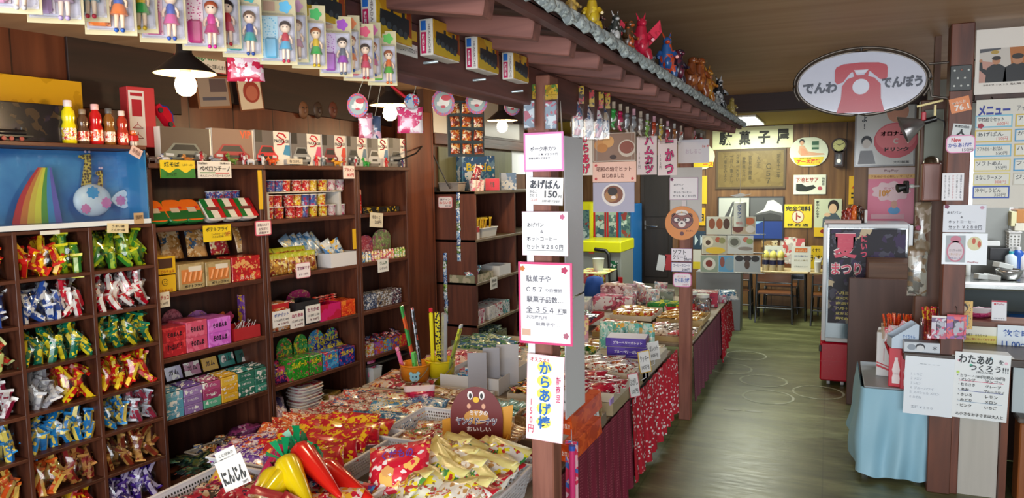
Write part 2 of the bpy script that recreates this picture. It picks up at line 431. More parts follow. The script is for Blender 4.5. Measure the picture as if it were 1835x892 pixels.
# ---------- shelf units
DEP=.30
def unit(label,s0,s1,lv,low=0.0):
    t=thing('shelf_unit',label,'shelf',LW(s0,0,0),RL);wd=s1-s0
    for x in(.0125,wd-.0125):part(t,'side_panel',MB().box((x,DEP/2,lv[0]/2),(.025,DEP,lv[0]),b=.002),W_UP)
    part(t,'back_panel',MB().box((wd/2,DEP-.006,lv[0]/2),(wd-.05,.01,lv[0])),W_DARK)
    for z in lv:part(t,'shelf_board',MB().box((wd/2,DEP/2-.006,z-.0125),(wd-.051,DEP-.014,.025)if z!=lv[0]else(wd+.002,DEP+.03,.025),b=.002),W_SHELF)
    return t
LV=(1.775,1.45,1.11,.77,.44,.12)
unit('dark brown shelf unit beside the snack rack, stocked with gum and noodle boxes',2.29,3.015,LV)
unit('middle dark brown shelf unit with the cup noodles on its upper shelf',3.02,3.825,LV)
unit('narrow brown shelf unit with a nearly empty top compartment next to the wide plank',3.83,4.385,LV)
solo('plank',MB().box((.17,.15,1.1),(.34,.04,2.2),b=.003),W_PANEL,'tall plain brown plank standing between the shelf units and the low cabinet','panel',LW(4.39,.12,0),RL)
# ---------- the compartment rack
RS0,RS1,RT=.99,2.28,.05
RLV=[1.475,1.27,1.07,.88,.68,.49,.29,.09]
rk=thing('snack_rack','brown compartment rack filled with bags of snack sticks','rack',LW(RS0,RT,0),RL)
cw=(RS1-RS0)/4
for i in range(5):part(rk,'divider' if 0<i<4 else 'side_panel',MB().box((i*cw,.17,.7375),(.018,.34,1.475),b=.002),W_UP)
for z in RLV:part(rk,'shelf_board',MB().box((2*cw,.17,z-.008),(4*cw-.019,.338,.016),b=.002),W_SHELF)
part(rk,'back_panel',MB().box((2*cw,.335,.74),(4*cw,.008,1.44)),W_DARK)
def stick_mesh(L,wd,mats,seed):
    rnd=random.Random(seed);mb=MB();secs=[]
    for x,a,h in((-.5,1.25,.03),(-.40,1.2,.05),(-.33,.85,.8),(0,.85,.86),(.33,.85,.8),(.40,1.2,.05),(.5,1.25,.03)):
        secs.append([(x*L+rnd.uniform(-.001,.001),a*wd/2*math.cos(R(60*k)),h*wd/2*math.sin(R(60*k))+rnd.uniform(-.001,.001))for k in range(6)])
    vs=[p for s_ in secs for p in s_];fs,ms=[],[]
    for i in range(6):
        for k in range(6):fs.append((i*6+k,i*6+(k+1)%6,i*6+6+(k+1)%6,i*6+6+k));ms.append(1 if i in(0,5)else(0 if k%3 else 2))
    return mb.add(vs,fs+[tuple(range(6))[::-1],tuple(range(36,42))],ms+[1,1]).mesh(mats)
def bag_mesh(wd,h,d,mats,seed=0,nx=8,ny=8,crimp=.09,lie=False,mi_top=0,mi_bot=0,mi_mid=0,text=None):
    """a sealed bag: two skins puffed by depth d, flat crimped ends"""
    rnd=random.Random(seed);vs=[];fs=[];ms=[]
    J={}
    for side in(-1,1):
        for j in range(ny+1):
            v=j/ny
            for i in range(nx+1):
                u=i/nx;a,b2=2*u-1,(v-crimp)/(1-2*crimp)*2-1
                th=0 if abs(b2)>=1 else(1-abs(a)**2.6)*(1-abs(b2)**3)
                ed=(1-.06*math.sin(PI*v))if 0<i<nx or True else 1
                y=side*d/2*th*(1+.5*(rnd.random()-.5))
                vs.append((a*wd/2*ed,y if th>0 else side*.0008,(v-.5)*h+(.006*rnd.uniform(-1,1)*h*10*.3 if 0<j<ny and 0<i<nx else 0)))
    n1=(nx+1)*(ny+1)
    for sd in(0,1):
        for j in range(ny):
            for i in range(nx):
                q=sd*n1+j*(nx+1)+i;f=(q,q+1,q+nx+2,q+nx+1)
                fs.append(f if sd==0 else f[::-1])
                ms.append(mi_bot if j<2 else(mi_top if j>=ny-2 else(mi_mid if 2<=i<nx-2 and sd==0 and 3<=j<ny-3 else 0)))
    for i in range(nx):
        for j in(0,ny):a=j*(nx+1)+i;fs.append((a,n1+a,n1+a+1,a+1)if j==0 else(a+1,n1+a+1,n1+a,a));ms.append(0)
    for j in range(ny):
        for i in(0,nx):a=j*(nx+1)+i;b2=a+nx+1;fs.append((a,b2,n1+b2,n1+a)if i==0 else(b2,a,n1+a,n1+b2));ms.append(0)
    mb=MB().add(vs,fs,ms,None,True)
    if text:put_text(mb,text[0],0,text[3]if len(text)>3 else 0,wd*text[1],h*text[2],-d/2-.002,len(mats)-1,.02)
    return mb.mesh(mats)
FILM=film('#ffffff',.13)
film_bag=[bag_mesh(.15,.175,.11,[FILM],50+i,7,7,.02)for i in range(3)]
# contents per compartment: row, column (from the left) -> bags of (words, main colours, crimp colour)
def sm(c,e,o):return(wrap(c,o,scale=70,share=.75),flat(e,.3),flat(o,.3))
RED,YEL,WBL,WRD,PGR,GRN,WMR,RYL,BLU,SIL,ORG,GBR,TAN,PUR,WHT=(
    ('red',sm('#b81818','#d42a20','#f0c020')),('yellow green',sm('#8fae1e','#e6dc22','#2f7a2a')),('white and blue',sm('#d9dde4','#f2f4f8','#2a4fa0')),
    ('white and red',sm('#c8122e','#efe9e6','#e8e4e0')),('pale green',sm('#c9d07a','#e0e4a0','#b02818')),('dark green',sm('#0f6a50','#168a66','#e2cf28')),
    ('white and maroon',sm('#d8d2d4','#efecec','#8a1838')),('red and yellow',sm('#c81c1c','#d82420','#f0cc20')),('bright blue',sm('#1c7cc4','#2a94d8','#e8d060')),
    ('silver',sm('#a4a8b4','#d6dae2','#a03048')),('orange',sm('#d2541c','#e86a24','#e8c060')),('golden brown',sm('#a87038','#c08848','#8a1c20')),
    ('tan',sm('#b88848','#cf9f5c','#7a2a18')),('dark purple',sm('#3c1e78','#54309a','#d0c0e0')),('white',sm('#cfcfd2','#ececee','#9a9aa4')))
CELLS={(0,1):[RED],(0,2):[RED,RED,YEL],(0,3):[YEL,YEL],(1,1):[WBL],(1,2):[WBL,WBL,WRD],(1,3):[WRD,WRD],(2,1):[PGR],(2,2):[GRN,GRN,GRN],(2,3):[GRN,GRN],
         (3,1):[WMR],(3,2):[WHT,RYL],(3,3):[RYL,RYL],(4,1):[BLU],(4,2):[BLU,BLU,BLU],(4,3):[BLU,SIL],(5,1):[ORG],(5,2):[ORG,GBR],(5,3):[TAN,TAN],(6,2):[WRD,RED],(6,3):[PUR,PUR]}
ROWW=('top row','second row','third row','fourth row','fifth row','sixth row','bottom row')
COLW=('','column cut by the frame','middle column','column beside gum shelves')
SMESH={};BULK=[]
for(r_,c_),bags in CELLS.items():
    zb,zt=RLV[r_+1],RLV[r_]-.02;n=len(bags)
    x0=RS0+c_*cw+.02;x1=RS0+(c_+1)*cw-.02
    if c_==1:x0=x0+.12
    for k,(cn,mats)in enumerate(bags):
        a=x0+(x1-x0)*k/n;b=x0+(x1-x0)*(k+1)/n;m_=(a+b)/2
        ms=SMESH.setdefault(cn,[('snack_stick','snack',[('w',stick_mesh(.112,.042,mats,q+len(SMESH)),[])])for q in range(3)])
        ng=max(5,min(8,int(round((b-a)/.0145))))if n>1 else 8
        if n==3:ng=5
        lab='%s stick, %s rack compartment, %s'%(cn,ROWW[r_].replace(' row','-row'),(('first','second','third')[k]+' bag in ' if n>1 else '')+COLW[c_])
        nc=max(1,int(round((b-a)/.05)))
        BULK.append((m_,b-a,zb,zt,mats))
        for q in range(ng):
            row,colq=q//2 if nc>=2 else q,q%2 if nc>=2 else 0
            rows=(ng+1)//2 if nc>=2 else ng
            s_=m_+((colq-.5)*min(.09,(b-a)*.5)if nc>=2 else 0)+random.uniform(-.014,.014)
            z=zb+.036+row*(zt-zb-.085)/max(1,rows-1)+random.uniform(-.006,.006)
            tt=RT-.05-.012*row+random.uniform(-.008,.008)
            place(random.choice(ms),LW(s_,tt,z),(random.uniform(-1,1),R(random.choice((60,70,40,115,130,80)))+random.uniform(-.3,.3),RL+R(90)*random.choice((.15,.3,.8,-.3))+random.uniform(-.4,.4)),lab,'%s sticks, %s, %s %d'%(cn,ROWW[r_],COLW[c_],k+1))
        sc=(b-a+.012)/.15
        o=solo('clear_bag',film_bag[k],None,'clear bag of %s sticks, %s, %s'%(cn,ROWW[r_].replace(' row','-row'),(('first','second','third')[k]+' in ' if n>1 else '')+COLW[c_]),'bag',LW(m_,RT-.075,zb+(zt-zb)*.48),(R(-8),0,RL),'clear bags in the snack rack')
        o.scale=(sc,1,(zt-zb)/.185)
# the many sticks lying deeper in the bags, behind those one can tell apart
mb=MB();bm_=[];rnd=random.Random(3)
src=bpy.data.meshes.new('x');bpy.data.meshes.remove(src)
for m_,wd,zb,zt,mats in BULK:
    me=stick_mesh(.11,.042,mats,5);vs=[v.co.copy()for v in me.vertices];fs=[list(p.vertices)for p in me.polygons];mi=[p.material_index for p in me.polygons]
    bpy.data.meshes.remove(me);base=len(bm_);bm_+=list(mats)
    for q in range(16 if wd>.12 else 9):
        p=LW(m_+rnd.uniform(-.5,.5)*(wd-.06),RT-.11-rnd.random()*.05,zb+.03+rnd.random()*(zt-zb-.09))
        mb.add(vs,fs,[base+i for i in mi],Matrix.Translation(p)@Euler((rnd.uniform(-1,1),R(rnd.choice((60,90,120,75)))+rnd.uniform(-.3,.3),RL+rnd.uniform(-.5,.9)),'XYZ').to_matrix().to_4x4())
solo('snack_sticks',mb,bm_,'mass of snack sticks lying deeper in the bags of the compartment rack','snack',kind='stuff')
# ---------- diorama case on the rack
cz0=1.478
cs=thing('display_case','glass-fronted case with rainbow and giant candy diorama on top of the rack','display case',LW(1.0,RT,cz0),RL)
cl=RS1-1.0-.02
part(cs,'base_board',MB().box((cl/2,.12,.009),(cl,.24,.018),b=.002),flat('#c9d3dc',.4),label='pale base board')
SKYM=bpy.data.materials.new('printed_sky');SKYM.use_nodes=True
def sky_print():
    m,N,L,b=newmat('printed_blue_sky');tc=N.new('ShaderNodeTexCoord');n=N.new('ShaderNodeTexNoise');n.inputs['Scale'].default_value=5;n.inputs['Detail'].default_value=4
    L.new(tc.outputs['Object'],n.inputs['Vector']);cr=N.new('ShaderNodeValToRGB');e=cr.color_ramp.elements
    e[0].position=.35;e[0].color=lin('#1a6ab4');e[1].position=.75;e[1].color=lin('#5aa6d8');L.new(n.outputs['Fac'],cr.inputs[0]);L.new(cr.outputs[0],b.inputs['Base Color']);b.inputs['Roughness'].default_value=.35
    return m
ch=.34
part(cs,'back_panel',MB().box((cl/2,.235,ch/2+.018),(cl,.006,ch)),sky_print(),label='blue printed sky back panel')
part(cs,'side_panel',MB().box((cl-.004,.12,ch/2+.018),(.005,.23,ch)),flat('#4a9ad0',.35),label='light blue side panel')
part(cs,'floor_print',MB().box((cl/2,.12,.020),(cl,.22,.003)),wrap('#2a50a8','#3a78c0','#6a4ab0',scale=6),label='blue and violet printed floor')
part(cs,'top_board',MB().box((cl/2,.12,ch+.03),(cl,.25,.018),b=.002),W_SHELF)
part(cs,'glass_panel',MB().box((cl/2,.002,ch/2+.02),(cl,.003,ch-.002)),film('#f4fbff',.10,.03))
part(cs,'edge_strip',MB().box((cl/2,-.004,.012),(cl,.006,.022)),flat('#d8dde0',.4),label='white edge strip along the foot')
def csp(x,y,t):s_,z=sz(x,y,t);return s_-1.0,z-cz0
tb=RT-.17
def stripe(mb,P,Q,mi,y):
    vs=[(p[0],y,p[1])for p in P]+[(q[0],y,q[1])for q in Q];n=len(P)
    vs2=[(a,y+.004,c)for a,_,c in vs]
    mb.add(vs+vs2,[(i,i+1,n+i+1,n+i)for i in range(n-1)]+[(2*n+n+i,2*n+n+i+1,2*n+i+1,2*n+i)for i in range(n-1)],mi)
mb=MB();cols=['#d01f2a','#e07a2a','#ecc23a','#f0dc3a','#5a9a30','#3a8ac0','#6a58b0']
top0,top1=csp(68,300,tb),csp(92,300,tb);b0,b1=csp(22,402,tb),csp(112,396,tb)
curves=[]
for i in range(8):
    u=i/7;P=[]
    for j in range(9):
        v=j/8;x=(top0[0]*(1-u)+top1[0]*u)*(1-v)+(b0[0]*(1-u)+b1[0]*u)*v-.02*math.sin(PI*v)*(1-u);z=top0[1]*(1-v)+b0[1]*v
        P.append((x,z))
    curves.append(P)
for i in range(7):stripe(mb,curves[i],curves[i+1],i,RT-tb)
part(cs,'rainbow',mb,[flat(c,.35)for c in cols])
def flower(mb,cx,cz,r_,y0,y1,mi,pet=8):
    pts=[(cx+r_*(1+.13*math.cos(pet*a))*math.cos(a),cz+r_*(1+.13*math.cos(pet*a))*math.sin(a))for a in[2*PI*i/56 for i in range(56)]]
    mb.prism(pts,y0,y1,mi)
mb=MB();c=csp(166,359,tb);e=csp(199,359,tb);rr=e[0]-c[0];y0=RT-tb
mb.ball((c[0],y0+.0,c[1]),(rr,.035,rr*.86),0,n=28,m=14)
tail=[(rr*.95,0),(rr*1.35,.035),(rr*1.75,.05),(rr*1.95,.03),(rr*1.8,.012),(rr*2.02,0),(rr*1.85,-.014),(rr*1.95,-.035),(rr*1.7,-.045),(rr*1.3,-.03)]
mb.prism([(c[0]+a,c[1]+b)for a,b in tail],y0-.004,y0+.004,0)
part(cs,'giant_candy',mb,[flat('#e6e8ee',.35)],label='white giant candy with pink and blue flower prints')
mb=MB()
for dx,dz,r_,mi,yy in((-.17,.42,.30,0,-.036),(.52,-.14,.27,1,-.034),(-.55,-.42,.24,1,-.030),(1.5,-.05,.26,1,-.008)):
    flower(mb,c[0]+dx*rr,c[1]+dz*rr,r_*rr,y0+yy,y0+yy+.003,mi)
part(cs,'flower_print',mb,[flat('#3a9ad0',.4),flat('#e07ab0',.4)])
for px_,yt,yb,wpx in((157,283,338,7),(181,312,338,4)):
    mb=MB();a=csp(px_,yt,tb-.02);b=csp(px_-3,yb,tb-.02);kw=wpx/110*.35
    mb.prism([(b[0]-kw*1.2,b[1]-.02),(b[0]+kw*1.2,b[1]-.02),(a[0]+kw*.8,a[1]),(a[0]+kw*.6,a[1]+.02),(a[0]-kw*1.8,a[1]+.012),(a[0]-kw*1.9,a[1]),(a[0]-kw*.6,a[1]-.01)],RT-tb+.02,RT-tb+.026,0)
    mb.ball((a[0]-kw*.4,RT-tb+.02,a[1]+.03),(.006,.004,.006),1);mb.ball((a[0]+kw*.5,RT-tb+.02,a[1]+.03),(.006,.004,.006),1)
    part(cs,'giraffe_cutout',mb,[dots('#e0b84a','#5a3a1c',70,.45,.5),flat('#f0c8d8',.4)],label='spotted giraffe cutout behind the candy')
# ---------- things on the case
ZT=cz0+.34+.041
def solo_at(nm,mb,mats,lab,cat,s_,t,z,rz=0,group=None):return solo(nm,mb,mats,lab,cat,LW(s_,t,z),(0,0,RL+rz),group)
def sx(px_,py,t):return sz(px_,py,t)[0]
solo_at('yellow_poster',MB().box((0,0,.16),(.62,.006,.30)),wrap('#c8981c','#b88a14',scale=14,share=.7),'long yellow printed panel leaning on the wall behind the black box','poster',sx(145,150,-.2)-.31,-.20,ZT)
solo_at('black_box',MB().box((0,0,.085),(.40,.12,.17),b=.004),wrap('#15131a','#241d2c','#3a2c20',scale=14),'black box behind the toy train on the glass case','box',sx(108,215,-.07)-.2,-.07,ZT)
tr=thing('toy_train','black toy steam train with red wheels in front of the black box','toy',LW(1.60,RT-.03,ZT),RL)
mb=MB().box((0,0,.021),(.30,.03,.008));mb.lathe([(.012,-.06),(.013,-.055),(.013,.06),(.010,.065)],14,0,Matrix.Translation((.06,0,.036))@Matrix.Rotation(PI/2,4,'Y'))
mb.box((-.03,0,.040),(.04,.03,.034),b=.003);mb.box((-.10,0,.036),(.07,.03,.025),b=.003);mb.lathe([(.004,0),(.005,.012)],10,0,Matrix.Translation((.11,0,.048)))
part(tr,'body',mb,flat('#15151a',.3))
for x in(-.12,-.08,-.03,.0,.03,.06,.1):part(tr,'wheel',MB().lathe([(.009,-.003),(.010,0),(.009,.003)],12,0,Matrix.Translation((x,-.017,.010))@Matrix.Rotation(PI/2,4,'X')),flat('#8a1c1c',.4))
part(tr,'gold_trim',MB().box((-.03,-.016,.04),(.03,.002,.006)).box((-.10,-.016,.04),(.05,.002,.004)),flat('#c0a050',.3,.8))
def bottle(px_,top,body,cap,lab,nr=.021,h=.115):
    s_,_=sz(px_,250,RT-.05);b=thing('ramune_bottle',lab,'bottle',LW(s_,RT-.05,ZT),RL,None);b.scale=(1.42,)*3
    part(b,'body',MB().lathe([(nr*.9,0),(nr,.004),(nr,h*.40),(nr*.78,h*.50),(nr*.95,h*.6),(nr*.85,h*.75),(nr*.5,h*.84),(nr*.5,h*.86)],18),wrap(body,scale=20,rough=.12))
    part(b,'label_band',MB().lathe([(nr*1.02,h*.08),(nr*1.02,h*.36)],18,cap=False),wrap(top,'#f0e8d8','#c03020',scale=120))
    part(b,'cap',MB().lathe([(nr*.55,h*.86),(nr*.58,h*.87),(nr*.58,h),(nr*.5,h*1.01)],16),flat(cap,.4))
bottle(125,'#e0c020','#e8d818','#e8d8dc','yellow ramune bottle with pale cap, first in the row of bottles',h=.135)
bottle(150,'#c03828','#5a4030','#8a7a6a','brown clear soda bottle beside the yellow one',.018,.11)
bottle(173,'#e8501c','#c01c20','#e8b8bc','red ramune bottle with pink cap on the glass case',h=.13)
bottle(197,'#d8c8b8','#8a5a28','#5a5a5c','amber bottle with clear charm top between two red bottles',.018,.12)
bottle(220,'#d83020','#b03828','#ead6d2','red and white patterned bottle closest to the hanger box',.018,.115)
fg=thing('toy_figure','small red and white toy figure standing at the right end of the glass case','toy',LW(2.22,RT-.035,ZT),RL)
part(fg,'body',MB().box((0,0,.035),(.03,.022,.03),b=.004).box((-.008,0,.010),(.010,.016,.02),1).box((.008,0,.010),(.010,.016,.02),1).box((-.02,0,.036),(.008,.012,.026)).box((.02,0,.036),(.008,.012,.026)),[flat('#c81c20',.35),flat('#e8e4e0',.4)])
part(fg,'head',MB().box((0,0,.062),(.026,.022,.022),0,b=.005).ball((-.006,-.011,.064),.004,1).ball((.006,-.011,.064),.004,1),[flat('#d86a28',.35),flat('#f4f4f4',.3)])
hb=thing('hanger_box','tall red and white box of clothes hangers standing on the glass case','box',LW(sx(229,200,-.1),-.10,ZT-.0),RL+R(-8));hb.scale=(1.0,1,1.12)
part(hb,'carton',MB().box((.07,.04,.135),(.14,.08,.27),b=.002),flat('#b8343a',.45))
mb=MB().box((.045,-.001,.13),(.078,.002,.245),0).box((.045,-.0025,.175),(.05,.001,.075),1).box((.045,-.0025,.235),(.06,.001,.014),1)
for zz in(.085,.040):mb.tube([(.02,-.003,zz),(.07,-.003,zz),(.045,-.003,zz+.018),(.02,-.003,zz)],.0018,5,1);mb.tube([(.045,-.003,zz+.018),(.045,-.003,zz+.028)],.0016,5,1)
part(hb,'front_print',mb,[flat('#d8d0d0',.45),flat('#a82030',.4)],label='white printed front panel with red hanger drawings')
put=MB();put_text(put,'PRETTY HANGER',.118,.15,.018,.15,-.002,0,.01);hb_t=part(hb,'lettering',MB(),flat('#e8d0c8',.5))if False else None
tc_=thing('toy_car','red and blue bagged toy car propped beside the hanger box','toy',pL(290,212,-.1),(R(-10),R(52),RL));tc_.scale=(.8,)*3
mb=MB().prism([(-.09,0),(.09,0),(.09,.025),(.05,.035),(.02,.062),(-.04,.062),(-.06,.035),(-.09,.03)],-.03,.03,0)
part(tc_,'body',mb,flat('#b8182c',.15,0,.6));part(tc_,'blue_stripe',MB().prism([(-.088,.031),(-.06,.036),(-.04,.064),(.02,.064),(.05,.037),(.06,.033),(.02,.068),(-.045,.068),(-.065,.042)],-.032,.032,0),flat('#243a9a',.15,0,.6))
for x in(-.055,.055):part(tc_,'wheel',MB().lathe([(.017,-.005),(.018,0),(.017,.005)],14,0,Matrix.Translation((x,-.031,.004))@Matrix.Rotation(PI/2,4,'X')),flat('#16161a',.5))
# ---------- car model boxes on top of the units
TZ=1.776
def car_art(mb,mi,x0,x1,z0,z1,y,body,dark):
    W,H=x1-x0,z1-z0;X=lambda u:x0+u*W;Zz=lambda v:z0+v*H
    b,d,g=mi(body),mi(dark),mi('#c8ccd0')
    mb.prism([(X(.02),Zz(.12)),(X(.98),Zz(.12)),(X(1.0),Zz(.38)),(X(.86),Zz(.55)),(X(.74),Zz(.9)),(X(.24),Zz(.9)),(X(.1),Zz(.55)),(X(0),Zz(.38))],y,y+.0006,b)
    mb.prism([(X(.17),Zz(.56)),(X(.80),Zz(.56)),(X(.70),Zz(.84)),(X(.28),Zz(.84))],y-.0004,y,d)
    mb.prism([(X(.30),Zz(.24)),(X(.72),Zz(.24)),(X(.70),Zz(.38)),(X(.32),Zz(.38))],y-.0004,y,d)
    for u in(.06,.74):mb.prism([(X(u),Zz(.30)),(X(u+.18),Zz(.28)),(X(u+.18),Zz(.40)),(X(u),Zz(.42))],y-.0005,y,g)
    for u in(.06,.80):mb.prism([(X(u),Zz(0)),(X(u+.13),Zz(0)),(X(u+.13),Zz(.14)),(X(u),Zz(.14))],y-.0003,y,d)
SP=[(.78,.62),(.62,.86),(.30,.92),(.16,.74),(.36,.60),(.62,.48),(.66,.30),(.46,.14),(.16,.12)]
def car_box(px,label,body,acc,bg='#6a6668',s_mark=True,split=.52,title=None):
    l,w_,h_=rectL(*px,-.05);s_=l.dot(DV)
    def art(mb,mi,W,H,y):
        k=split if s_mark else.97
        mb.prism([(-W/2,-H/2),(-W/2+W*k,-H/2),(-W/2+W*k,H/2),(-W/2,H/2)],y-.0004,y,mi(bg))
        car_art(mb,mi,-W/2+W*.03,-W/2+W*(k+.12 if s_mark else.9),-H/2+H*.04,-H/2+H*.62,y-.0016,body,'#1e2024')
        if s_mark:
            x0=-W/2+W*(k+.04);ww=W*(1-k-.06);z0=H*.05;hh=H*.43
            mb.tube([(x0+u*ww,y-.001,z0+v*hh)for u,v in SP],.0042,6,mi('#c01830'))
            mb.prism([(x0+.55*ww,-H*.18),(W/2,-H*.22),(W/2,H*.1),(x0+.75*ww,H*.1)],y-.0008,y,mi(acc))
            mb.prism([(-W/2,H*.16),(-W/2+W*.2,H*.16),(-W/2+W*.2,H/2),(-W/2,H/2)],y-.0007,y,mi('#2a2628'))
    tx=[('PACKAGE',(split-.5)+(1-split)/2+.0,.21,(1-split)*.92,.10,'#3a3440',.02)]if s_mark else[]
    if title:tx.append(title)
    board('model_car_box',label,'box',LW(s_,-.05,TZ+h_/2+.001),w_*.985,h_,RL,face='#e2deda',th=.05,art=art,texts=tx,edge='#cfcac4')
car_box((281,217,373,281),'clear-sleeved model kit box with a grey green saloon car, nearest the toy car','#7c8078','#404448','#5a4a40',False)
car_box((374,223,449,286),'model kit box with a wine red car and red VIP lettering','#a0202c','#404448','#8a6a5c',False,title=('VIP',.30,.36,.28,.22,'#e05a28',.03))
car_box((451,230,514,291),'model kit box with a bright red car and blue corner mark','#c4202c','#3a88b8','#5c5456')
car_box((516,235,570,292),'model kit box with a silver grey car and pink corner mark','#8c9094','#d04a7a')
car_box((572,238,614,293),'model kit box with a maroon car and orange red corner mark','#7a3038','#d8402c')
car_box((616,241,651,294),'model kit box with a dark car and slate blue corner mark','#55565c','#5a7a98','#7c7674')
car_box((653,245,690,296),'model kit box with a white car and blue corner mark','#c8c8ca','#3a78a8')
car_box((691,246,731,297),'model kit box with a grey car, last one before the wide plank','#77797e','#3a88b0')
# small figures along the shelf edge
def animal(cols,sc=1,pose=0):
    mb=MB();mb.ball((0,0,.022),(.026,.011,.013),0);mb.ball((-.026,0,.036 if pose==0 else.05),(.011,.009,.010),0)
    mb.ball((-.036,0,.033 if pose==0 else.048),(.007,.005,.005),1)
    if pose:mb.tube([(-.018,0,.028),(-.024,0,.045)],[.009,.006],8,0)
    for x in(-.016,.016):
        for y in(-.006,.006):mb.tube([(x,y,.02),(x,y,0)],[.005,.0035],6,0)
    mb.tube([(.024,0,.024),(.036,0,.03),(.044,0,.026)],[.006,.004,.001],6,1)
    for y in(-.005,.005):mb.tube([(-.025,y,.042 if pose==0 else.056),(-.024,y*1.3,.052 if pose==0 else.066)],[.004,.001],5,1)
    return mb,[flat(c,.35)for c in cols]
def figure(cols):
    mb=MB();mb.ball((0,0,.058),(.009,.009,.010),1);mb.tube([(0,0,.05),(0,0,.042),(0,0,.026)],[.005,.011,.008],10,0)
    for x in(-.005,.005):mb.tube([(x,0,.028),(x*1.3,0,.014),(x*1.4,-.002,0)],[.006,.005,.005],8,0 if x<0 else 2)
    for x in(-1,1):mb.tube([(x*.010,0,.044),(x*.016,-.002,.034),(x*.014,-.008,.025)],[.004,.0035,.003],6,2)
    return mb,[flat(c,.35)for c in cols]
for px_,kind,cols,lab in((275,'a',('#5a4a48','#c8a8a0'),'dark little toy animal beside the case corner'),(300,'a',('#c8c8d4','#3a5aa0'),'white and blue toy animal in front of the grey green car'),(338,'a',('#b8702c','#d8a060'),'orange fox toy on the shelf edge'),
                             (362,'f',('#b01c28','#8a2028','#d8b0b0'),'red toy figure next to the fox'),(388,'a',('#8a8c98','#d8d8e0'),'grey toy animal in front of the wine red car'),(417,'d',('#5a7a2c','#8aa048'),'olive green long-necked toy dinosaur'),(438,'f',('#d8d4dc','#b02838','#a02030'),'white and red toy figure beside the green dinosaur'),(450,'a',('#d0d0d4','#9a9aa0'),'pale toy animal under the VIP box'),
                             (472,'f',('#e0e0e4','#3a3a40','#c8c8d0'),'white toy figure in front of the bright red car'),(489,'a',('#c8501c','#e08030'),'orange spiny toy animal beside the price card'),(568,'f',('#c01c20','#d03030','#b01c20'),'plain red toy figure in front of the silver car'),(580,'f',('#8a9098','#d0d0d4','#50606a'),'silver toy figure before the maroon car'),
                             (605,'a',('#c88a1c','#e0b040'),'mustard yellow toy animal before the maroon car'),(617,'f',('#b03028','#d05040','#c04838'),'brick red toy figure at the box edge'),(638,'f',('#a82838','#e0e0e4','#c8c8cc'),'red toy figure with white head before the dark car'),(657,'d',('#2a9a3a','#3ab048'),'bright green toy dinosaur with raised head'),(693,'f',('#c82020','#d83030','#b81c1c'),'slim red toy figure in front of the last grey car'),(722,'f',('#283a78','#404a80','#8a2838'),'navy toy figure at the very end of the shelf')):
    mb,ms=figure(cols)if kind=='f' else animal(cols,1,1 if kind=='d' else 0)
    solo_at('toy_figure' if kind=='f' else 'toy_animal',mb,ms,lab,'toy',sx(px_,285,.0),-.005 if px_>300 else-.01,TZ,random.uniform(-.4,.4),None)
cardL('price_card','small cream price card lying before the silver grey car','card',(514,284,542,294),-.002,face='#cfc4b4',texts=[('なつかし',0,0,.7,.5,'#3a3030')])
# ---------- shelf signs
GRN_T='#1c6a2c'
def hill(mb,mi,W,H,y):
    n=24;mb.prism([(-W/2,-H/2),(W/2,-H/2)]+[(W/2-W*i/n,-H*.08+H*.12*math.sin(i*.55+1))for i in range(n+1)],y,y+.0006,mi('#2a7a2a'))
cardL('shelf_sign','yellow and green handwritten fried noodle sign on the shelf edge','sign',(287,287,349,319),.026,face='#e8c81c',art=hill,texts=[('焼そば',-.18,.26,.44,.28,'#16301c',.02),('しおラーメン',.28,.24,.3,.12,'#3a4020'),('から揚',-.2,-.3,.3,.22,'#123c14')])
cardL('shelf_sign','white handwritten peperoncino sign with green and red underline','sign',(354,289,414,319),.026,face='#e6e0da',art=lambda mb,mi,W,H,y:(mb.box((-W*.22,y,-H*.18),(W*.45,.0006,H*.06),mi('#1c7a34')),mb.box((W*.22,y,-H*.2),(W*.42,.0006,H*.06),mi('#c02028'))),texts=[('ペペロンチーノ',0,.05,.9,.34,'#1c1820',.025),('Italian',-.35,.38,.25,.14,'#3a3438'),('熱湯3分',.3,.38,.3,.12,'#3a3438'),('めんにソースで食べるパスタ',0,-.36,.88,.14,'#3a3438')])
cardL('shelf_sign','yellow handwritten potato fry sign hanging from the shelf','sign',(364,403,414,432),.012,face='#e6c61e',texts=[('ポテトフライ',-.02,.26,.78,.26,'#1c1c20',.02),('じゃがバタ・フライド',.08,-.05,.6,.13,'#4a2820'),('カルビ焼 他',0,-.22,.4,.13,'#4a2820'),('30円',.36,-.1,.18,.3,'#a83a28')])
cardL('shelf_sign','white sign with red border on the post between two shelf units','sign',(457,395,486,422),.014,face='#efe4e2',border='#d05a70',bw=.08,corner=.15,texts=[('お湯入れます',0,.22,.7,.2,'#4a2028'),('お気軽に',0,-.05,.6,.18,'#4a2028'),('店員まで',0,-.3,.6,.16,'#4a2028')])
cardL('shelf_sign','white and red cup noodle price card under the model car boxes','sign',(615,297,635,320),.026,face='#efe2de',border='#e8dcd8',texts=[('ブタメン',0,.2,.85,.3,'#b01828',.025),('80円',.1,-.22,.6,.28,'#c02838',.02)])
for px,lab in(((463,305,470,375),'upright yellow paper strip on the shelf post beside the cup noodles'),((632,410,638,446),'short yellow paper strip on the post of the narrow shelf unit')):
    cardL('paper_strip',lab,'label',px,.004,face='#dcae1e')
cardL('shelf_sign','cream tilted card clipped to the narrow unit above the candy tubes','sign',(663,381,686,407),.012,face='#e2d8c0',tilt=R(6),texts=[('もちっ と',-.05,.2,.6,.26,'#3a2a28'),('20円',.1,-.15,.5,.24,'#3a2a28')])
cardL('shelf_sign','small white card with drawing under the row of candy tubes','sign',(677,464,696,487),.012,face='#e8e6e0',texts=[('ラムネ',0,.2,.7,.25,'#2a5a3a'),('いろいろ',0,-.2,.7,.2,'#3a3a4a')])
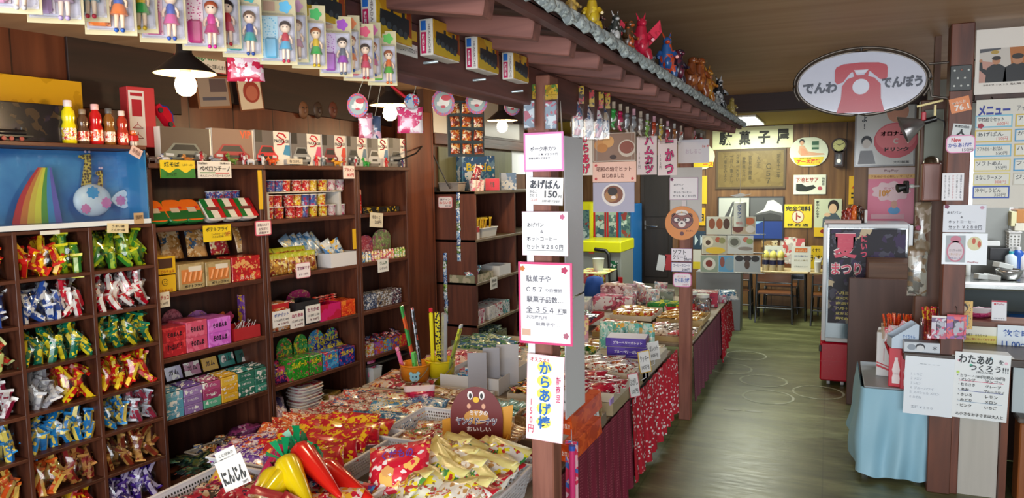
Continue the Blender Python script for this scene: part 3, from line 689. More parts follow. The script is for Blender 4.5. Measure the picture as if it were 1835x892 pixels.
cardL('shelf_sign','white rounded card hanging on the shelf of brown snack packs','sign',(530,470,556,498),.014,face='#efe6ea',border='#d88a98',bw=.05,corner=.15,texts=[('餅太郎です',0,.15,.85,.22,'#7a1c50',.02),('1つ 10円',0,-.25,.6,.14,'#5a2a48')])
cardL('shelf_sign','cream card with red first letters below the yellow chocolate boxes','sign',(275,524,304,551),.014,face='#dcd0b8',texts=[('どらチョコ',0,.15,.85,.3,'#a82028',.02),('1コ 30円',.05,-.25,.6,.18,'#3a2a20')])
cardL('shelf_sign','cream name card lying on the rack shelf under the case','sign',(192,400,230,417),RT+.01,face='#dccca0',texts=[('うまい棒',0,.2,.6,.3,'#3a2a20'),('とんかつ味',0,-.2,.65,.3,'#3a2a20')],tilt=R(4))
cardL('shelf_sign','thin white strip label on the front edge below the rainbow','label',(72,413,107,420),RT+.006,face='#d8d6cc')
cardL('shelf_sign','small brown stamp card in the corner of the glass case','card',(240,381,257,401),RT+.008,face='#b89870',texts=[('回転寿司',0,.1,.7,.4,'#4a3020')])
cardL('shelf_sign','small pink paper tag on the top corner of the glass case','card',(233,264,254,281),RT+.008,face='#d8b8b0',tilt=R(28),texts=[('非売品',0,0,.7,.5,'#6a4040')])
# ============================================================ GOODS ON THE LEFT SHELVES
def carton(wd,d,h,mat,texts=(),top=None,strip=None,art=None,b=.002,open_=False):
    """printed carton: front at y=0, base at z=0, x centred"""
    mats=[mat if not isinstance(mat,str)else wrap(mat,rough=.4)];mb=MB()
    if open_:
        th=.003
        mb.box((0,th/2,h/2),(wd,th,h));mb.box((0,d-th/2,h/2),(wd,th,h));mb.box((0,d/2,th/2),(wd-.001,d-2*th,th))
        for q in(-1,1):mb.box((q*(wd/2-th/2),d/2,h/2),(th,d-2*th,h))
    else:mb.box((0,d/2,h/2),(wd,d,h),0,b=b)
    def mi(c):
        m=flat(c,.45)if isinstance(c,str)else c
        if m not in mats:mats.append(m)
        return mats.index(m)
    if top and not open_:mb.box((0,d/2,h+.0004),(wd*.96,d*.96,.001),mi(top))
    if strip:mb.box((0,-.0006,h*strip[1]),(wd*.97,.0012,h*strip[2]),mi(strip[0]))
    if art:art(mb,mi,wd,h)
    for q in texts:put_text(mb,q[0],q[1]*wd,h/2+q[2]*h,q[3]*wd,q[4]*h,-.0018,mi(q[5]),q[6]if len(q)>6 else.015)
    return mb.mesh(mats)
def boxL(name,label,cat,px,lv,t=-.02,d=.15,mat='#888888',texts=(),z0=0,group=None,rz=0,**k):
    l,w_,h_=rectL(*px,t);z=(LV[lv]if isinstance(lv,int)else lv)+.001+z0
    return solo(name,carton(w_-.002,d,h_-.001,mat,texts,**k),None,label,cat,LW(l.dot(DV),t,z),(0,0,RL+rz),group)
# --- unit beside the rack, noodle shelf (level 1)
def bowl_mesh(w_,d,h,mats):  # rounded rectangular noodle tray with lid
    mb=MB()
    def ring(a,b,z,r=.25):return[(a*math.copysign(abs(math.cos(t))**.5,math.cos(t)),b*math.copysign(abs(math.sin(t))**.5,math.sin(t)),z)for t in[2*PI*(i+.5)/24 for i in range(24)]]
    rs=[ring(w_*.40,d*.40,0),ring(w_*.47,d*.47,h*.72),ring(w_*.5,d*.5,h*.74),ring(w_*.5,d*.5,h*.86),ring(w_*.46,d*.46,h),ring(.001,.001,h*1.02)]
    vs=[p for r_ in rs for p in r_];fs=[];ms=[]
    for i in range(5):
        for k in range(24):fs.append((i*24+k,i*24+(k+1)%24,i*24+24+(k+1)%24,i*24+24+k));ms.append((0,0,0,1,2)[i])
    mb.add(vs+rs[0],fs+[tuple(range(144,168))[::-1]],ms+[0]);return mb
GBOWL=bowl_mesh(.155,.13,.062,0).mesh([wrap('#0f6a30',rough=.25),wrap('#167a38',rough=.25),wrap('#1a7a3a','#0f6a30','#d8502c',scale=45,share=.8)])
for k,(px_,zz,tt)in enumerate(((262,0,-.16),(286,0,-.18),(258,.064,-.16),(281,.064,-.18))):
    place(('noodle_tray','noodles',[('w',GBOWL,[])]),LW(sx(px_+3,350,tt),tt,LV[1]+.001+zz),(0,0,RL+.1*k),('green noodle tray at the bottom of the stack by the rack','green noodle tray at the bottom right of the stacked four','green noodle tray on top of the stack nearest the rack','topmost green noodle tray in the right-hand stack')[k],'green noodle trays')
def tilt_pack(cols,kind):
    mb=bowl_mesh(.125,.15,.05,0)
    ms=[flat(cols[0],.3),flat(cols[0],.3),flat(cols[1],.3)]
    pm=MB()
    if kind=='o':
        pm.box((0,-.032,.0515),(.105,.055,.0012),0).box((-.0,.0,.0517),(.05,.03,.0012),1).box((.034,.015,.0517),(.018,.014,.0014),2)
    else:
        pm.box((-.04,0,.0515),(.036,.13,.0012),0).box((.04,0,.0515),(.036,.13,.0012),2).box((0,0,.0515),(.044,.13,.0012),1).box((0,-.002,.0522),(.08,.022,.0012),3)
    pc=[flat('#155a28',.3),flat('#b8a898',.4),flat('#c82020',.4)]if kind=='o' else[flat('#14682e',.3),flat('#d8d4cc',.35),flat('#b81820',.3),flat('#6a3030',.4)]
    return('noodle_pack','noodles',[('tray',mb.mesh(ms),[]),('lid_print',pm.mesh(pc),[])])
ORP=tilt_pack(('#1a6a30','#d2641c'),'o');ITP=tilt_pack(('#cfc8c0','#c8c0b8'),'i')
for k,px_ in enumerate((284,320,350)):place(ORP,LW(sx(px_-3,385,-.02),-.075,LV[1]+.052),(R(52),0,RL),('orange-topped noodle pack nearest the rack','middle one of the orange-topped noodle packs','orange-topped noodle pack beside the tricolour packs')[k],'orange noodle packs')
for k,px_ in enumerate((386,416,445)):place(ITP,LW(sx(px_-1,380,-.02),-.075,LV[1]+.052),(R(52),0,RL),('green white and red noodle pack next to the orange packs','middle one of the green white and red noodle packs','green white and red noodle pack nearest the post')[k],'tricolour noodle packs')
def cup_mesh(r1,r2,h,c1,c2,lid='#e4e2e0'):
    return MB().lathe([(r1,0,0),(r2,h*.93,1),(r2*1.06,h*.94,1),(r2*1.06,h*.97,1),(r2*.98,h,1),(.001,h,1)],18).mesh([wrap(c1,*c2,scale=75,share=.55,rough=.3),flat(lid,.35)])
def stand(label,s_,t,zs,wd,d,h):
    st=thing('riser_stand',label,'stand',LW(s_,t,zs),RL)
    part(st,'top_board',MB().box((0,0,h-.004),(wd,d,.008),b=.001),flat('#cfc6bc',.5))
    for x in(-wd/2+.02,wd/2-.02):part(st,'leg',MB().box((x,0,(h-.008)/2),(.022,d*.9,h-.008),b=.001),flat('#c9c6c2',.5))
stand('small white riser carrying blue cups in the noodle compartment',2.86,-.19,LV[1],.23,.12,.12)
BCUP=cup_mesh(.024,.029,.058,'#3a5aa8',('#c8c8d8','#a03048'))
for k in range(4):place(('noodle_cup','noodles',[('w',BCUP,[])]),LW(2.78+k*.056,-.16,LV[1]+.121),RL+k,'blue noodle cup on the white riser behind the tricolour packs','blue cups on the small riser')
solo_at('red_card',MB().box((0,0,.04),(.05,.004,.08)),flat('#9a2028',.5),'red card standing under the small white riser','card',2.86,-.2,LV[1])
# --- chocolate / fried potato shelf (level 2)
YC=wrap('#dcae14',rough=.4)
def face_art(mb,mi,wd,h):
    disc(mb,0,h*.62,h*.2,h*.2,-.0012,0,mi('#3a2410'));disc(mb,0,h*.62,h*.17,h*.17,-.0016,0,mi('#dcae14'))
    for q in(-1,1):disc(mb,q*h*.06,h*.66,h*.022,h*.035,-.002,0,mi('#3a2410'),10)
    mb.box((0,-.001,h*.56),(h*.2,.002,h*.02),mi('#3a2410'))
boxL('candy_box','yellow chocolate snack box with a smiling face, lower one of the two','box',(275,489,316,520),2,-.01,.16,YC,[('どらチョコ',0,-.36,.62,.16,'#a02018',.02)],art=face_art)
boxL('candy_box','open yellow chocolate snack box stacked on the smiling face box','box',(274,456,315,488),2,-.012,.16,YC,[('どらチョコ',.1,-.34,.6,.17,'#a02018',.02)],z0=.083+.012,art=lambda mb,mi,wd,h:mb.box((.004,-.001,h*.62),(wd*.62,.002,h*.55),mi('#4a2c18')))
FP=wrap('#b09a6c','#a08a5c',scale=30,rough=.5)
def potato(mb,mi,wd,h):
    mb.box((.0,-.001,h*.5),(wd*.8,.002,h*.55),mi('#c87a3c'));mb.box((.02,-.0015,h*.78),(wd*.5,.002,h*.2),mi('#d8d0c0'))
    for q in range(4):mb.tube([(-wd*.32+q*wd*.2,-.003,h*.3),(-wd*.22+q*wd*.2,-.003,h*.68)],h*.05,6,mi('#d8925a'))
for k,px in enumerate(((320,470,367,516),(369,467,414,510))):
    boxL('candy_box',('tan fried potato snack box next to the yellow chocolate boxes','tan fried potato snack box next to the red open box')[k],'box',px,2,-.012,.15,FP,[('ポテトフライ',.05,-.38,.7,.12,'#2a2018',.03),('フライドポテト',.12,.32,.5,.14,'#3a2a20',.02)],art=potato)
boxL('candy_box','red and white open snack box with orange crackers','box',(417,462,466,506),2,-.01,.14,wrap('#a81c20','#c83028','#d8a060',scale=28,share=.65),[('カルビ',0,-.35,.5,.14,'#e0d0c0',.02)],rz=-.05)
POTB=bag_mesh(.13,.17,.03,[wrap('#c89a60','#a8783c','#3a5a78','#e0c8a0',scale=26,share=.45)],3)
for k,(px_,tl)in enumerate(((270,-.1),(310,0),(355,.06),(395,.02),(440,-.05))):
    place(('snack_bag','snack bag',[('w',POTB if k!=3 else bag_mesh(.13,.17,.03,[wrap('#a8202a','#d89a60','#e8d0a0',scale=26)],4),[])]),LW(max(2.37,sx(px_,440,-.17)),-.19,LV[2]+.175+.06),(R(-14),tl,RL),('brown and blue snack bag standing behind the yellow boxes','tan snack bag with a small face behind the first potato box','tan snack bag behind the second potato box','red snack bag with golden chips behind the potato boxes','plain tan snack bag behind the red open box')[k])
# --- gum box shelf (level 3)
for k,(px,col,acc,row)in enumerate((((292,612,335,647),'#b01c28','#d83a40',0),((335,607,373,637),'#c84a68','#d86a84',0),((374,596,415,626),'#c45ac0','#d47ad4',0),((291,588,334,614),'#b4202c','#d83a40',1),((334,578,372,607),'#cc4e6c','#d86a84',1),((373,571,414,597),'#c860c4','#d47ad4',1))):
    w3=('red','pink','violet pink')[k%3]
    boxL('gum_box','%s gum box, %s of the two in its pile'%(w3,'lower' if row==0 else 'upper'),'box',px,3,-.012+.002*row,.16,wrap(col,acc,scale=40,share=.7,rough=.35),[('そのまんま' if k!=0 else 'すっぱいぶどう',0,0,.62,.34,'#1c0f18',.04)],z0=row*.078,group=None)
def header(name,label,px,lv,t,base,acc,txt=None,z0=0):
    l,w_,h_=rectL(*px,t);mb=MB()
    n=14;pts=[(-w_/2,0),(w_/2,0),(w_/2,h_*.6)]+[(w_/2*math.cos(PI*i/n),h_*.6+h_*.4*math.sin(PI*i/n))for i in range(1,n)]+[(-w_/2,h_*.6)]
    mb.prism(pts,0,.004,0);ms=[wrap(base,*acc,scale=45,share=.6,rough=.4),INK,flat('#e8d020',.4)]
    if txt:put_text(mb,txt,0,h_*.32,w_*.75,h_*.22,-.001,1 if len(txt)>3 else 2,.03)
    return solo(name,mb,ms,label,'display card',LW(l.dot(DV),t,LV[lv]+.001+z0),(0,0,RL))
header('header_card','dusty pink display card standing behind the red gum boxes',(286,519,328,590),3,-.19,'#a04a5a',('#b86a78','#7a3a4a'),'そのまんま')
header('header_card','purple display card with cartoon grapes behind the violet gum boxes',(330,521,374,580),3,-.19,'#8a4a8a',('#a86aa8','#c89a50'),'そのまんま')
tray=lambda px,lv,t,d,col,label,**k:boxL('candy_tray',label,'tray',px,lv,t,d,wrap(col,rough=.4),open_=True,**k)
tray((420,588,467,610),3,-.02,.16,'#a82028','red tray of lollipops at the end of the gum shelf')
LOL=('lollipop','candy',[('stick',MB().tube([(0,0,0),(0,0,.075)],.0022,6).mesh([flat('#d8d4d0',.5)]),[]),('candy',MB().ball((0,0,-.006),(.013,.008,.013)).mesh([wrap('#c02838','#e0a040',scale=60)]),[])])
for k in range(12):place(LOL,LW(2.82+.0125*k,-.05-.03*(k%3),LV[3]+.04),(R(random.uniform(10,50)),R(random.uniform(-40,40)),RL),'lollipop with white stick in the red tray by the gum boxes','lollipops in the red tray')
LB=MB();flower(LB,0,.03,.03,0,.004,0,5);flower(LB,.05,.025,.028,-.003,.002,1,5)
solo_at('flower_card',LB,[flat('#d86a28',.4),flat('#c84a78',.4)],'orange and pink flower shaped card standing behind the lollipops','display card',2.84,-.19,LV[3]+.09)
boxL('candy_box','tall purple and yellow box in the back corner of the gum shelf','box',(437,512,457,580),3,-.17,.06,wrap('#6a3a8a','#8a50a0','#d8a030',scale=22),z0=0)
# --- stacked slim packs (level 4)
for k,(px_,w_,cols,hd,nm)in enumerate(((289,.125,['#5a9ab4','#5a9ab4','#6aa8bc'],'#3a7a94','teal'),(323,.115,['#8a6aa0','#8a6aa0','#9a7ab0'],'#6a4a90','purple'),(357,.12,['#5aa888','#a03a68','#b04a78'],'#a04a70','pink'),(392,.105,['#d8a82c','#d8a020','#e0b43c'],'#c89a20','yellow'),(424,.11,['#2a6a5a','#3a7a68','#2a6a58'],'#2a7a70','dark green'),(455,.11,['#3a8a78','#2a6a5a','#3a7a68'],'#2a5a50','sea green'))):
    s_=2.375+k*.118 if k<6 else 0
    if s_>2.98:continue
    for j,c in enumerate(cols):
        solo('gum_carton',carton(.112,.15,.046,wrap(c,'#e8e4e0',scale=60,share=.88,rough=.4),[('フーセンガム',-.05,.1,.6,.3,'#e8e4e4',.02)]),None,'%s flat gum carton, %s in its pile on the shelf below the gum boxes'%(nm,('bottom','middle','top')[j]),'box',LW(s_,-.012,LV[4]+.001+.047*j),(0,0,RL),nm+' carton pile')
    for j in range(7):solo('gum_pack',MB().box((0,0,.004),(.1,.02,.008),b=.001),wrap(hd,'#e0dcd4',scale=50,share=.7),'%s flat gum pack lying across its carton pile'%nm,'gum',LW(s_+random.uniform(-.004,.004),-.03-.017*j,LV[4]+.143+.001*j),(R(-12),0,RL+random.uniform(-.04,.04)),nm+' gum packs on the pile')
    solo('header_card',carton(.10,.005,.075,wrap(hd,'#e0d8d0',scale=30,share=.85),[('ガム',0,.05,.6,.4,'#2a2028',.02)]),None,'%s display card leaning behind its own pile of cartons'%nm,'display card',LW(s_+.02,-.19,LV[4]+.155),(R(-18),0,RL))
# --- bottom shelf of that unit
def basket(label,loc,rz,wd,d,h,col='#dedcd8',holes=True,name='basket',cat='basket',th=.004,flare=.9):
    t=thing(name,label,cat,loc,rz)
    mb=MB();a0,b0,a1,b1=wd/2*flare,d/2*flare,wd/2,d/2
    def wall(p,q,P,Q,nx,nz,off):
        # a wall with rows of small square openings
        for i in range(nx):
            for j in range(nz):
                u0,u1,v0,v1=i/nx,(i+1)/nx,j/nz,(j+1)/nz
                f=lambda u,v:(Vector(p)*(1-u)+Vector(q)*u)*(1-v)+(Vector(P)*(1-u)+Vector(Q)*u)*v
                o=Vector(off)
                hole=holes and 0<j<nz-1 and 0<=i<nx
                g=.22
                ou=[f(u0,v0),f(u1,v0),f(u1,v1),f(u0,v1)]
                if not hole:mb.add(ou,[(0,1,2,3)])
                else:
                    inn=[f(u0+(u1-u0)*g*1.1,v0+(v1-v0)*g),f(u1-(u1-u0)*g*1.1,v0+(v1-v0)*g),f(u1-(u1-u0)*g*1.1,v1-(v1-v0)*g),f(u0+(u1-u0)*g*1.1,v1-(v1-v0)*g)]
                    mb.add(ou+inn,[(0,1,5,4),(1,2,6,5),(2,3,7,6),(3,0,4,7)])
    nx,ny,nz=(int(wd/.022),int(d/.022),max(4,int(h/.02)))if holes==1 else((int(wd/.013),int(d/.013),max(5,int(h/.013)))if holes else(1,1,1))
    B=[(-a0,-b0,.004),(a0,-b0,.004),(a0,b0,.004),(-a0,b0,.004)];T=[(-a1,-b1,h),(a1,-b1,h),(a1,b1,h),(-a1,b1,h)]
    for i,n in((0,nx),(1,ny),(2,nx),(3,ny)):wall(B[i],B[(i+1)%4],T[i],T[(i+1)%4],max(1,n),nz,(0,0,0))
    mb.box((0,0,.002),(2*a0,2*b0,.004))
    part(t,'body',mb,flat(col,.45))
    rm=MB();r_=.006
    for(x,y,sx_,sy_)in((0,-b1,2*a1+.012,.012),(0,b1,2*a1+.012,.012),(-a1,0,.012,2*b1-.012),(a1,0,.012,2*b1-.012)):rm.box((x,y,h),(sx_,sy_,.008),b=.002)
    part(t,'rim',rm,flat(col,.4));return t
def heap(label,group,loc,rz,wd,d,n,proto_list,dz=.012,tilt=25,cat=None,layers=2,flatr=None):
    for k in range(n):
        p=random.choice(proto_list);u,v=random.uniform(-.5,.5)*wd,random.uniform(-.5,.5)*d
        q=Vector((u,v,dz*(k*layers/n)+.004));q=Matrix.Rotation(rz,4,'Z')@q
        place(p,Vector(loc)+q,(R(-80+random.uniform(-tilt,tilt)),R(random.uniform(-tilt,tilt)),random.uniform(0,6.28)if flatr is None else rz+flatr+random.uniform(-.25,.25)),label,group)
def small_bags(nm,wd,h,d,combos,seed=0,text=None):
    return[(nm,'candy',[('w',bag_mesh(wd,h,d,[wrap(c[0],*c[1:],scale=2.2/min(wd,h),share=.5)]+([flat('#f0f0f0',.4)]if text else[]),seed+i,4,5,text=text),[])])for i,c in enumerate(combos)]
basket('white lattice basket of small candies on the bottom shelf',LW(2.62,-.03,LV[5]+.001),RL,.25,.17,.08,'#c8c4c0')
heap('small blue and gold candy heaped in the white lattice basket','candies in the lattice basket',LW(2.62,-.03,LV[5]+.06),RL,.2,.12,28,small_bags('small_candy',.05,.03,.014,[('#2a3a58','#c8b080','#5a6a88'),('#c8a050','#e0d0b0','#7a3028'),('#3a4a68','#d8d8dc','#a08040'),('#b03a28','#d8c8a8','#e0a040')],11),.03)
heap('dark green crinkled snack pack piled on the floor end of the bottom shelf','dark packs on the bottom shelf',LW(2.42,.06,LV[5]+.01),RL,.2,.22,16,small_bags('snack_pack',.11,.08,.02,[('#1c2a28','#2a4a38','#6a6a40'),('#20282a','#3a5a4a','#8a3a28'),('#182420','#305040','#505830')],21),.05)
solo('snack_bag',bag_mesh(.26,.2,.1,[wrap('#8a3a78','#a85090','#d0b0c8','#5a2a50',scale=22,share=.4)],8),None,'large magenta patterned snack bag lying at the end of the bottom shelf','snack bag',LW(2.86,-.1,LV[5]+.07),(R(60),0,RL))
# --- cup noodle unit, level 1
stand('long thin riser board holding the upper row of noodle cups',3.42,-.14,LV[1],.66,.16,.165)
RC,BC_,YC_,WC=[cup_mesh(.029,.034,.072,a,b)for a,b in(('#b8202c',('#d84a3c','#e8b040','#e0d0c8')),('#3a5aa0',('#b03050','#c8c8d0','#6a8ac0')),('#d8b828',('#c03828','#e8dca0')),('#d0ccce',('#b04a70','#c8b0b8')))]
CN={id(RC):'red',id(BC_):'blue',id(YC_):'yellow',id(WC):'white'}
def cups(seq,z,t,rowname):
    for px_,m in seq:place(('noodle_cup','noodles',[('w',m,[])]),LW(sx(px_,320,t),t,z),RL+random.uniform(-1,1),'%s pig noodle cup %s'%(CN[id(m)],rowname),'cup noodles '+rowname)
cups([(482,BC_),(497,BC_),(510,RC),(530,RC),(545,RC),(558,YC_),(576,YC_),(592,WC),(607,WC)],LV[1]+.167,-.10,'on the riser, top row')
cups([(478,RC),(494,RC),(515,RC),(529,YC_),(543,BC_),(557,BC_),(573,YC_)],LV[1]+.075,-.10,'in the row just under the riser')
cups([(477,RC),(496,RC),(517,RC),(531,RC),(541,BC_),(557,YC_),(575,YC_),(591,WC),(608,WC)],LV[1]+.002,-.10,'in the lowest row on the shelf')
# --- brown snack packs, level 2
BRP=bag_mesh(.075,.13,.03,[wrap('#9a6a2c','#c8983c','#7a2a20','#d8c880',scale=34,share=.4),flat('#a8b030',.35)],31,mi_top=1)
for k in range(7):place(('snack_pack','snack bag',[('w',BRP,[])]),LW(3.08+k*.058,-.045,LV[2]+.066),(R(-8),0,RL+random.uniform(-.08,.08)),'brown snack pack with green top standing in the front row','brown snack packs front row')
for k in range(6):place(('snack_pack','snack bag',[('w',BRP,[])]),LW(3.09+k*.062,-.10,LV[2]+.10),(R(-30),0,RL+random.uniform(-.2,.2)),'brown snack pack leaning behind the front row of brown packs','brown snack packs back row')
BLB=bag_mesh(.10,.17,.04,[wrap('#8aa8c4','#c8d4e0','#4a7aa8','#d8c8a0',scale=24,share=.4)],33)
for k in range(5):place(('snack_bag','snack bag',[('w',BLB,[])]),LW(3.36+k*.055,-.16,LV[2]+.15),(R(-28),R(-24),RL+random.uniform(-.2,.2)),'light blue snack bag leaning in the back behind the brown packs','light blue snack bags')
for k in range(2):place(('snack_bag','snack bag',[('w',bag_mesh(.085,.15,.035,[wrap('#b8c4cc','#d8d8d4','#d8a830','#4a7ab0',scale=24,share=.4)],35+k),[])]),LW(3.6+k*.085,-.06,LV[2]+.11),(R(-12),R(-22),RL),('blue and yellow snack bag leaning into the white bin','blue and yellow snack bag at the end, in the white bin')[k])
boxL('white_bin','open white plastic bin at the end of the brown snack shelf','bin',(593,452,639,477),2,.0,.12,flat('#d8d8dc',.35),open_=True)
# --- sweets with hand lettered cards, level 3
for k,(px,tx,c1)in enumerate((((488,556,520,585),'ポテゼット','#2a4a9a'),((520,557,545,587),'ねりあめ','#a02858'),((548,546,574,577),'たりかめ','#8a2050'))):
    cardL('price_card',('white card with blue writing before the red lidded candies','white card with crimson writing, middle of three on the sweets shelf','white card with red writing on the black tray')[k],'card',px,-.004,face='#e4e0dc',texts=[(tx,0,.25,.8,.24,c1,.02),('1コ 20円 と ¥30',0,-.08,.8,.14,'#3a3038'),('¥ 10円',.05,-.32,.6,.14,'#6a2030')])
boxL('candy_jar','clear tub of orange crackers with red lid on the sweets shelf','tub',(484,540,519,590),3,-.03,.11,wrap('#c87838','#e0b080','#a02a20','#d0c8c0',scale=32,share=.4),strip=('#b01c24',.9,.16))
TUB=bag_mesh(.03,.13,.012,[wrap('#c8a0a0','#a83a50','#e0d8d0','#6a8a3a',scale=50)],41,3,6)
for k in range(7):place(('candy_stick','candy',[('w',TUB,[])]),LW(3.18+k*.02,-.09,LV[3]+.10),(R(-12),R(random.uniform(-8,8)),RL),'slim paste candy tube standing behind the crimson-lettered card','paste candy tubes')
boxL('candy_tray','black open tray behind the white card with red writing','tray',(530,535,572,578),3,-.015,.16,flat('#1e1c22',.5),open_=True)
header('header_card','magenta backing card with tan top behind the black tray',(513,507,556,548),3,-.2,'#a81c60',('#a81c60','#b89a60'),None,.05)
RPK=('candy_pack','candy',[('w',bag_mesh(.055,.03,.016,[wrap('#b8242c','#d84a38','#e0b0a0',scale=50)],43,4,4),[])])
for k in range(24):place(RPK,LW(3.48+(k%5)*.055,-.14-.03*(k//15),LV[3]+.085+.016*((k//5)%3)+.02),(R(90+random.uniform(-10,10)),0,RL+random.uniform(-.2,.2)),'small red candy pack heaped above the magenta tray','red candy packs')
boxL('candy_tray','red and magenta open tray below the heap of red packs','tray',(574,543,611,572),3,-.01,.2,wrap('#b8143c','#c81c6a',scale=14,share=.5),open_=True)
boxL('candy_box','orange spotted carton at the end of the sweets shelf','box',(612,531,637,559),3,-.01,.13,wrap('#d8481c','#e8842c','#c02818',scale=38))
# --- gum shelf with green and blue boxes, level 4
PKT={c:bag_mesh(.07,.10,.02,[wrap(*cc,scale=34,share=.5),flat('#e0c820',.4)],45,4,5,text=('ガム',.7,.25,.01))for c,cc in(('purple',('#3a1c5a','#54287a','#c03060')),('navy',('#1c2a78','#2a3a98','#c8b840')))}
for k in range(6):place(('candy_packet','candy',[('w',PKT['purple'],[])]),LW(3.06+.045*(k%3),-.05-.05*(k//3),LV[4]+.052+.03*(k//3)),(R(-12),R(random.uniform(-8,8)),RL+random.uniform(-.2,.2)),'purple gum packet with yellow lettering standing in the left group','purple gum packets')
for k in range(12):place(('candy_packet','candy',[('w',PKT['navy'],[])]),LW(3.58+.05*(k%4),-.07-.05*(k//4),LV[4]+.07+.04*(k//4)),(R(-25),R(random.uniform(-15,15)),RL+random.uniform(-.3,.3)),'navy gum packet heaped behind the navy gum box','navy gum packets')
for px,c,ac,nm in(((519,645,554,682),'#2a8a28','#58b840','bright green gum box nearest the purple packets'),((555,633,578,667),'#2f8a30','#6ab848','second bright green gum box beside the blue one'),((579,626,607,658),'#2a7ab8','#5aa8d8','light blue gum box between green and navy boxes'),((608,618,636,648),'#1c2f80','#3a52a8','navy gum box at the end of the shelf')):
    boxL('gum_box',nm,'box',px,4,-.012,.13,wrap(c,ac,'#c03a60',scale=36,share=.62),[('ガムボール',0,.22,.8,.3,'#e8d424',.035)])
for px,c,nm in(((496,612,524,660),'#2a8a34','green arched display card above the first green gum box'),((527,604,551,650),'#308a38','green arched display card above the second green box'),((553,594,580,640),'#2a78b0','blue arched display card behind the light blue box'),((583,588,606,630),'#1c3080','navy arched display card behind the navy packets')):
    header('header_card',nm,px,4,-.17,c,('#58b060','#d05050','#e0c830'),'ガム',.07)
# --- bottom of that unit: piles of flat packs
for k in range(13):
    solo('flat_pack',bowl_mesh(.21,.17,.02,0),[flat('#d8d4d0',.4),flat('#d0ccca',.4),wrap('#b03a50','#d8c0b8','#c89040',scale=24,share=.45)],'flat white tray pack with red printed lid in the tall pile','snack pack',LW(3.36+random.uniform(-.008,.008),-.08+random.uniform(-.006,.006),LV[5]+.002+.0195*k),(0,0,RL+random.uniform(-.06,.06)),'pile of flat tray packs')
for k,(c,z)in enumerate((('#6a5a28',0),('#d06a1c',.035),('#7a6a30',.07),('#8a7038',.105))):solo('flat_pack',MB().box((0,0,.017),(.15,.12,.033),b=.004),wrap(c,'#e0d0b0',scale=30,share=.85),('olive flat box at the bottom of the pile','orange flat box in the olive pile','olive flat box above the orange one','olive brown flat box topping the pile')[k],'box',LW(3.58,-.10,LV[5]+.001+z),(0,0,RL+.1*k))
solo('snack_pack',MB().box((0,0,.012),(.14,.09,.024),b=.004),wrap('#c89028','#e0b850',scale=30),'yellow flat pack lying in front of the white tray pile','snack pack',LW(3.20,.02,LV[5]+.001),(0,0,RL+.6))
for k in range(2):solo('snack_bag',bag_mesh(.2,.23,.09,[wrap('#b89098','#d8c8cc','#7a3a58','#c8a060','#5a4a78',scale=20,share=.35)],61+k),None,('large clear bag of mixed sweets leaning at the foot of the post','second bag of mixed sweets behind the yellow flat pack')[k],'snack bag',LW(3.10+k*.08,-.06-.1*k,LV[5]+.12),(R(-20),R(12),RL+.2))
solo('candy_pack',bag_mesh(.1,.12,.02,[wrap('#b83a5a','#d88aa0',scale=30)],63),None,'pink pack lying behind the olive boxes at the shelf end','candy',LW(3.72,-.08,LV[5]+.012),(R(90),0,RL))
# --- narrow unit
boxL('candy_box','tall red carton alone in the nearly empty compartment','box',(635,337,648,381),1,-.05,.07,wrap('#a81c20','#c8402c','#d8a090',scale=30,share=.7))
boxL('candy_tray','flat black tray with yellow lid strip in the nearly empty compartment','tray',(652,371,716,381),1,-.05,.16,wrap('#24201c','#b8982c','#3a342c',scale=26,share=.6))
header('header_card','red and pink bottle-shaped display cards behind the candy tubes',(641,418,668,452),2,-.15,'#b84a5a',('#d8a0a8','#8a3a6a'),None,.04)
header('header_card','pale green display card behind the candy tubes',(668,409,700,450),2,-.15,'#8aa060',('#c8c890','#a06070'),None,.04)
for k in range(16):
    c=('#3a7ab0','#b03a5a','#c8505a','#6aa03a')[min(3,k//4)]
    solo('candy_tube',MB().lathe([(.013,0),(.014,.004),(.014,.055),(.009,.06),(.009,.072)],10),[wrap(c,'#e0dcd8','#e8d080',scale=70)],'%s candy tube in the row on the narrow unit'%('blue','crimson','coral','green')[min(3,k//4)],'candy',LW(3.868+k*.0318,-.03,LV[2]+.002),RL,'%s candy tubes'%('blue','crimson','coral','green')[min(3,k//4)])
for k in range(18):
    c,nm=(('#4a5a78','grey blue'),('#7a6a58','brown grey'),('#5a3a48','plum'))[(k%9)//3]
    solo('gum_pack',MB().box((0,0,.011),(.05,.10,.021),b=.002),wrap(c,'#c8ccd4','#2a3048',scale=60,share=.5),'%s gum pack in the stacked piles of the narrow unit'%nm,'gum',LW(3.89+.056*(k%9)if k%9<8 else 3.95,-.08,LV[3]+.002+.022*(k//9))if k%9<8 else LW(4.2,-.2,LV[3]+.002+.022*(k//9)),RL,'%s gum packs'%nm)
for k in range(24):
    c,nm=(('#4a5a78','grey blue'),('#7a6a58','brown grey'),('#5a3a48','plum'))[(k%8)//3]
    solo('gum_pack',MB().box((0,0,.011),(.05,.10,.021),b=.002),wrap(c,'#c8ccd4','#2a3048',scale=60,share=.5),'%s gum pack in the stacked piles of the narrow unit'%nm,'gum',LW(3.89+.056*(k%8),-.08,LV[3]+.046+.022*(k//8)),RL+random.uniform(-.05,.05),'%s gum packs'%nm)
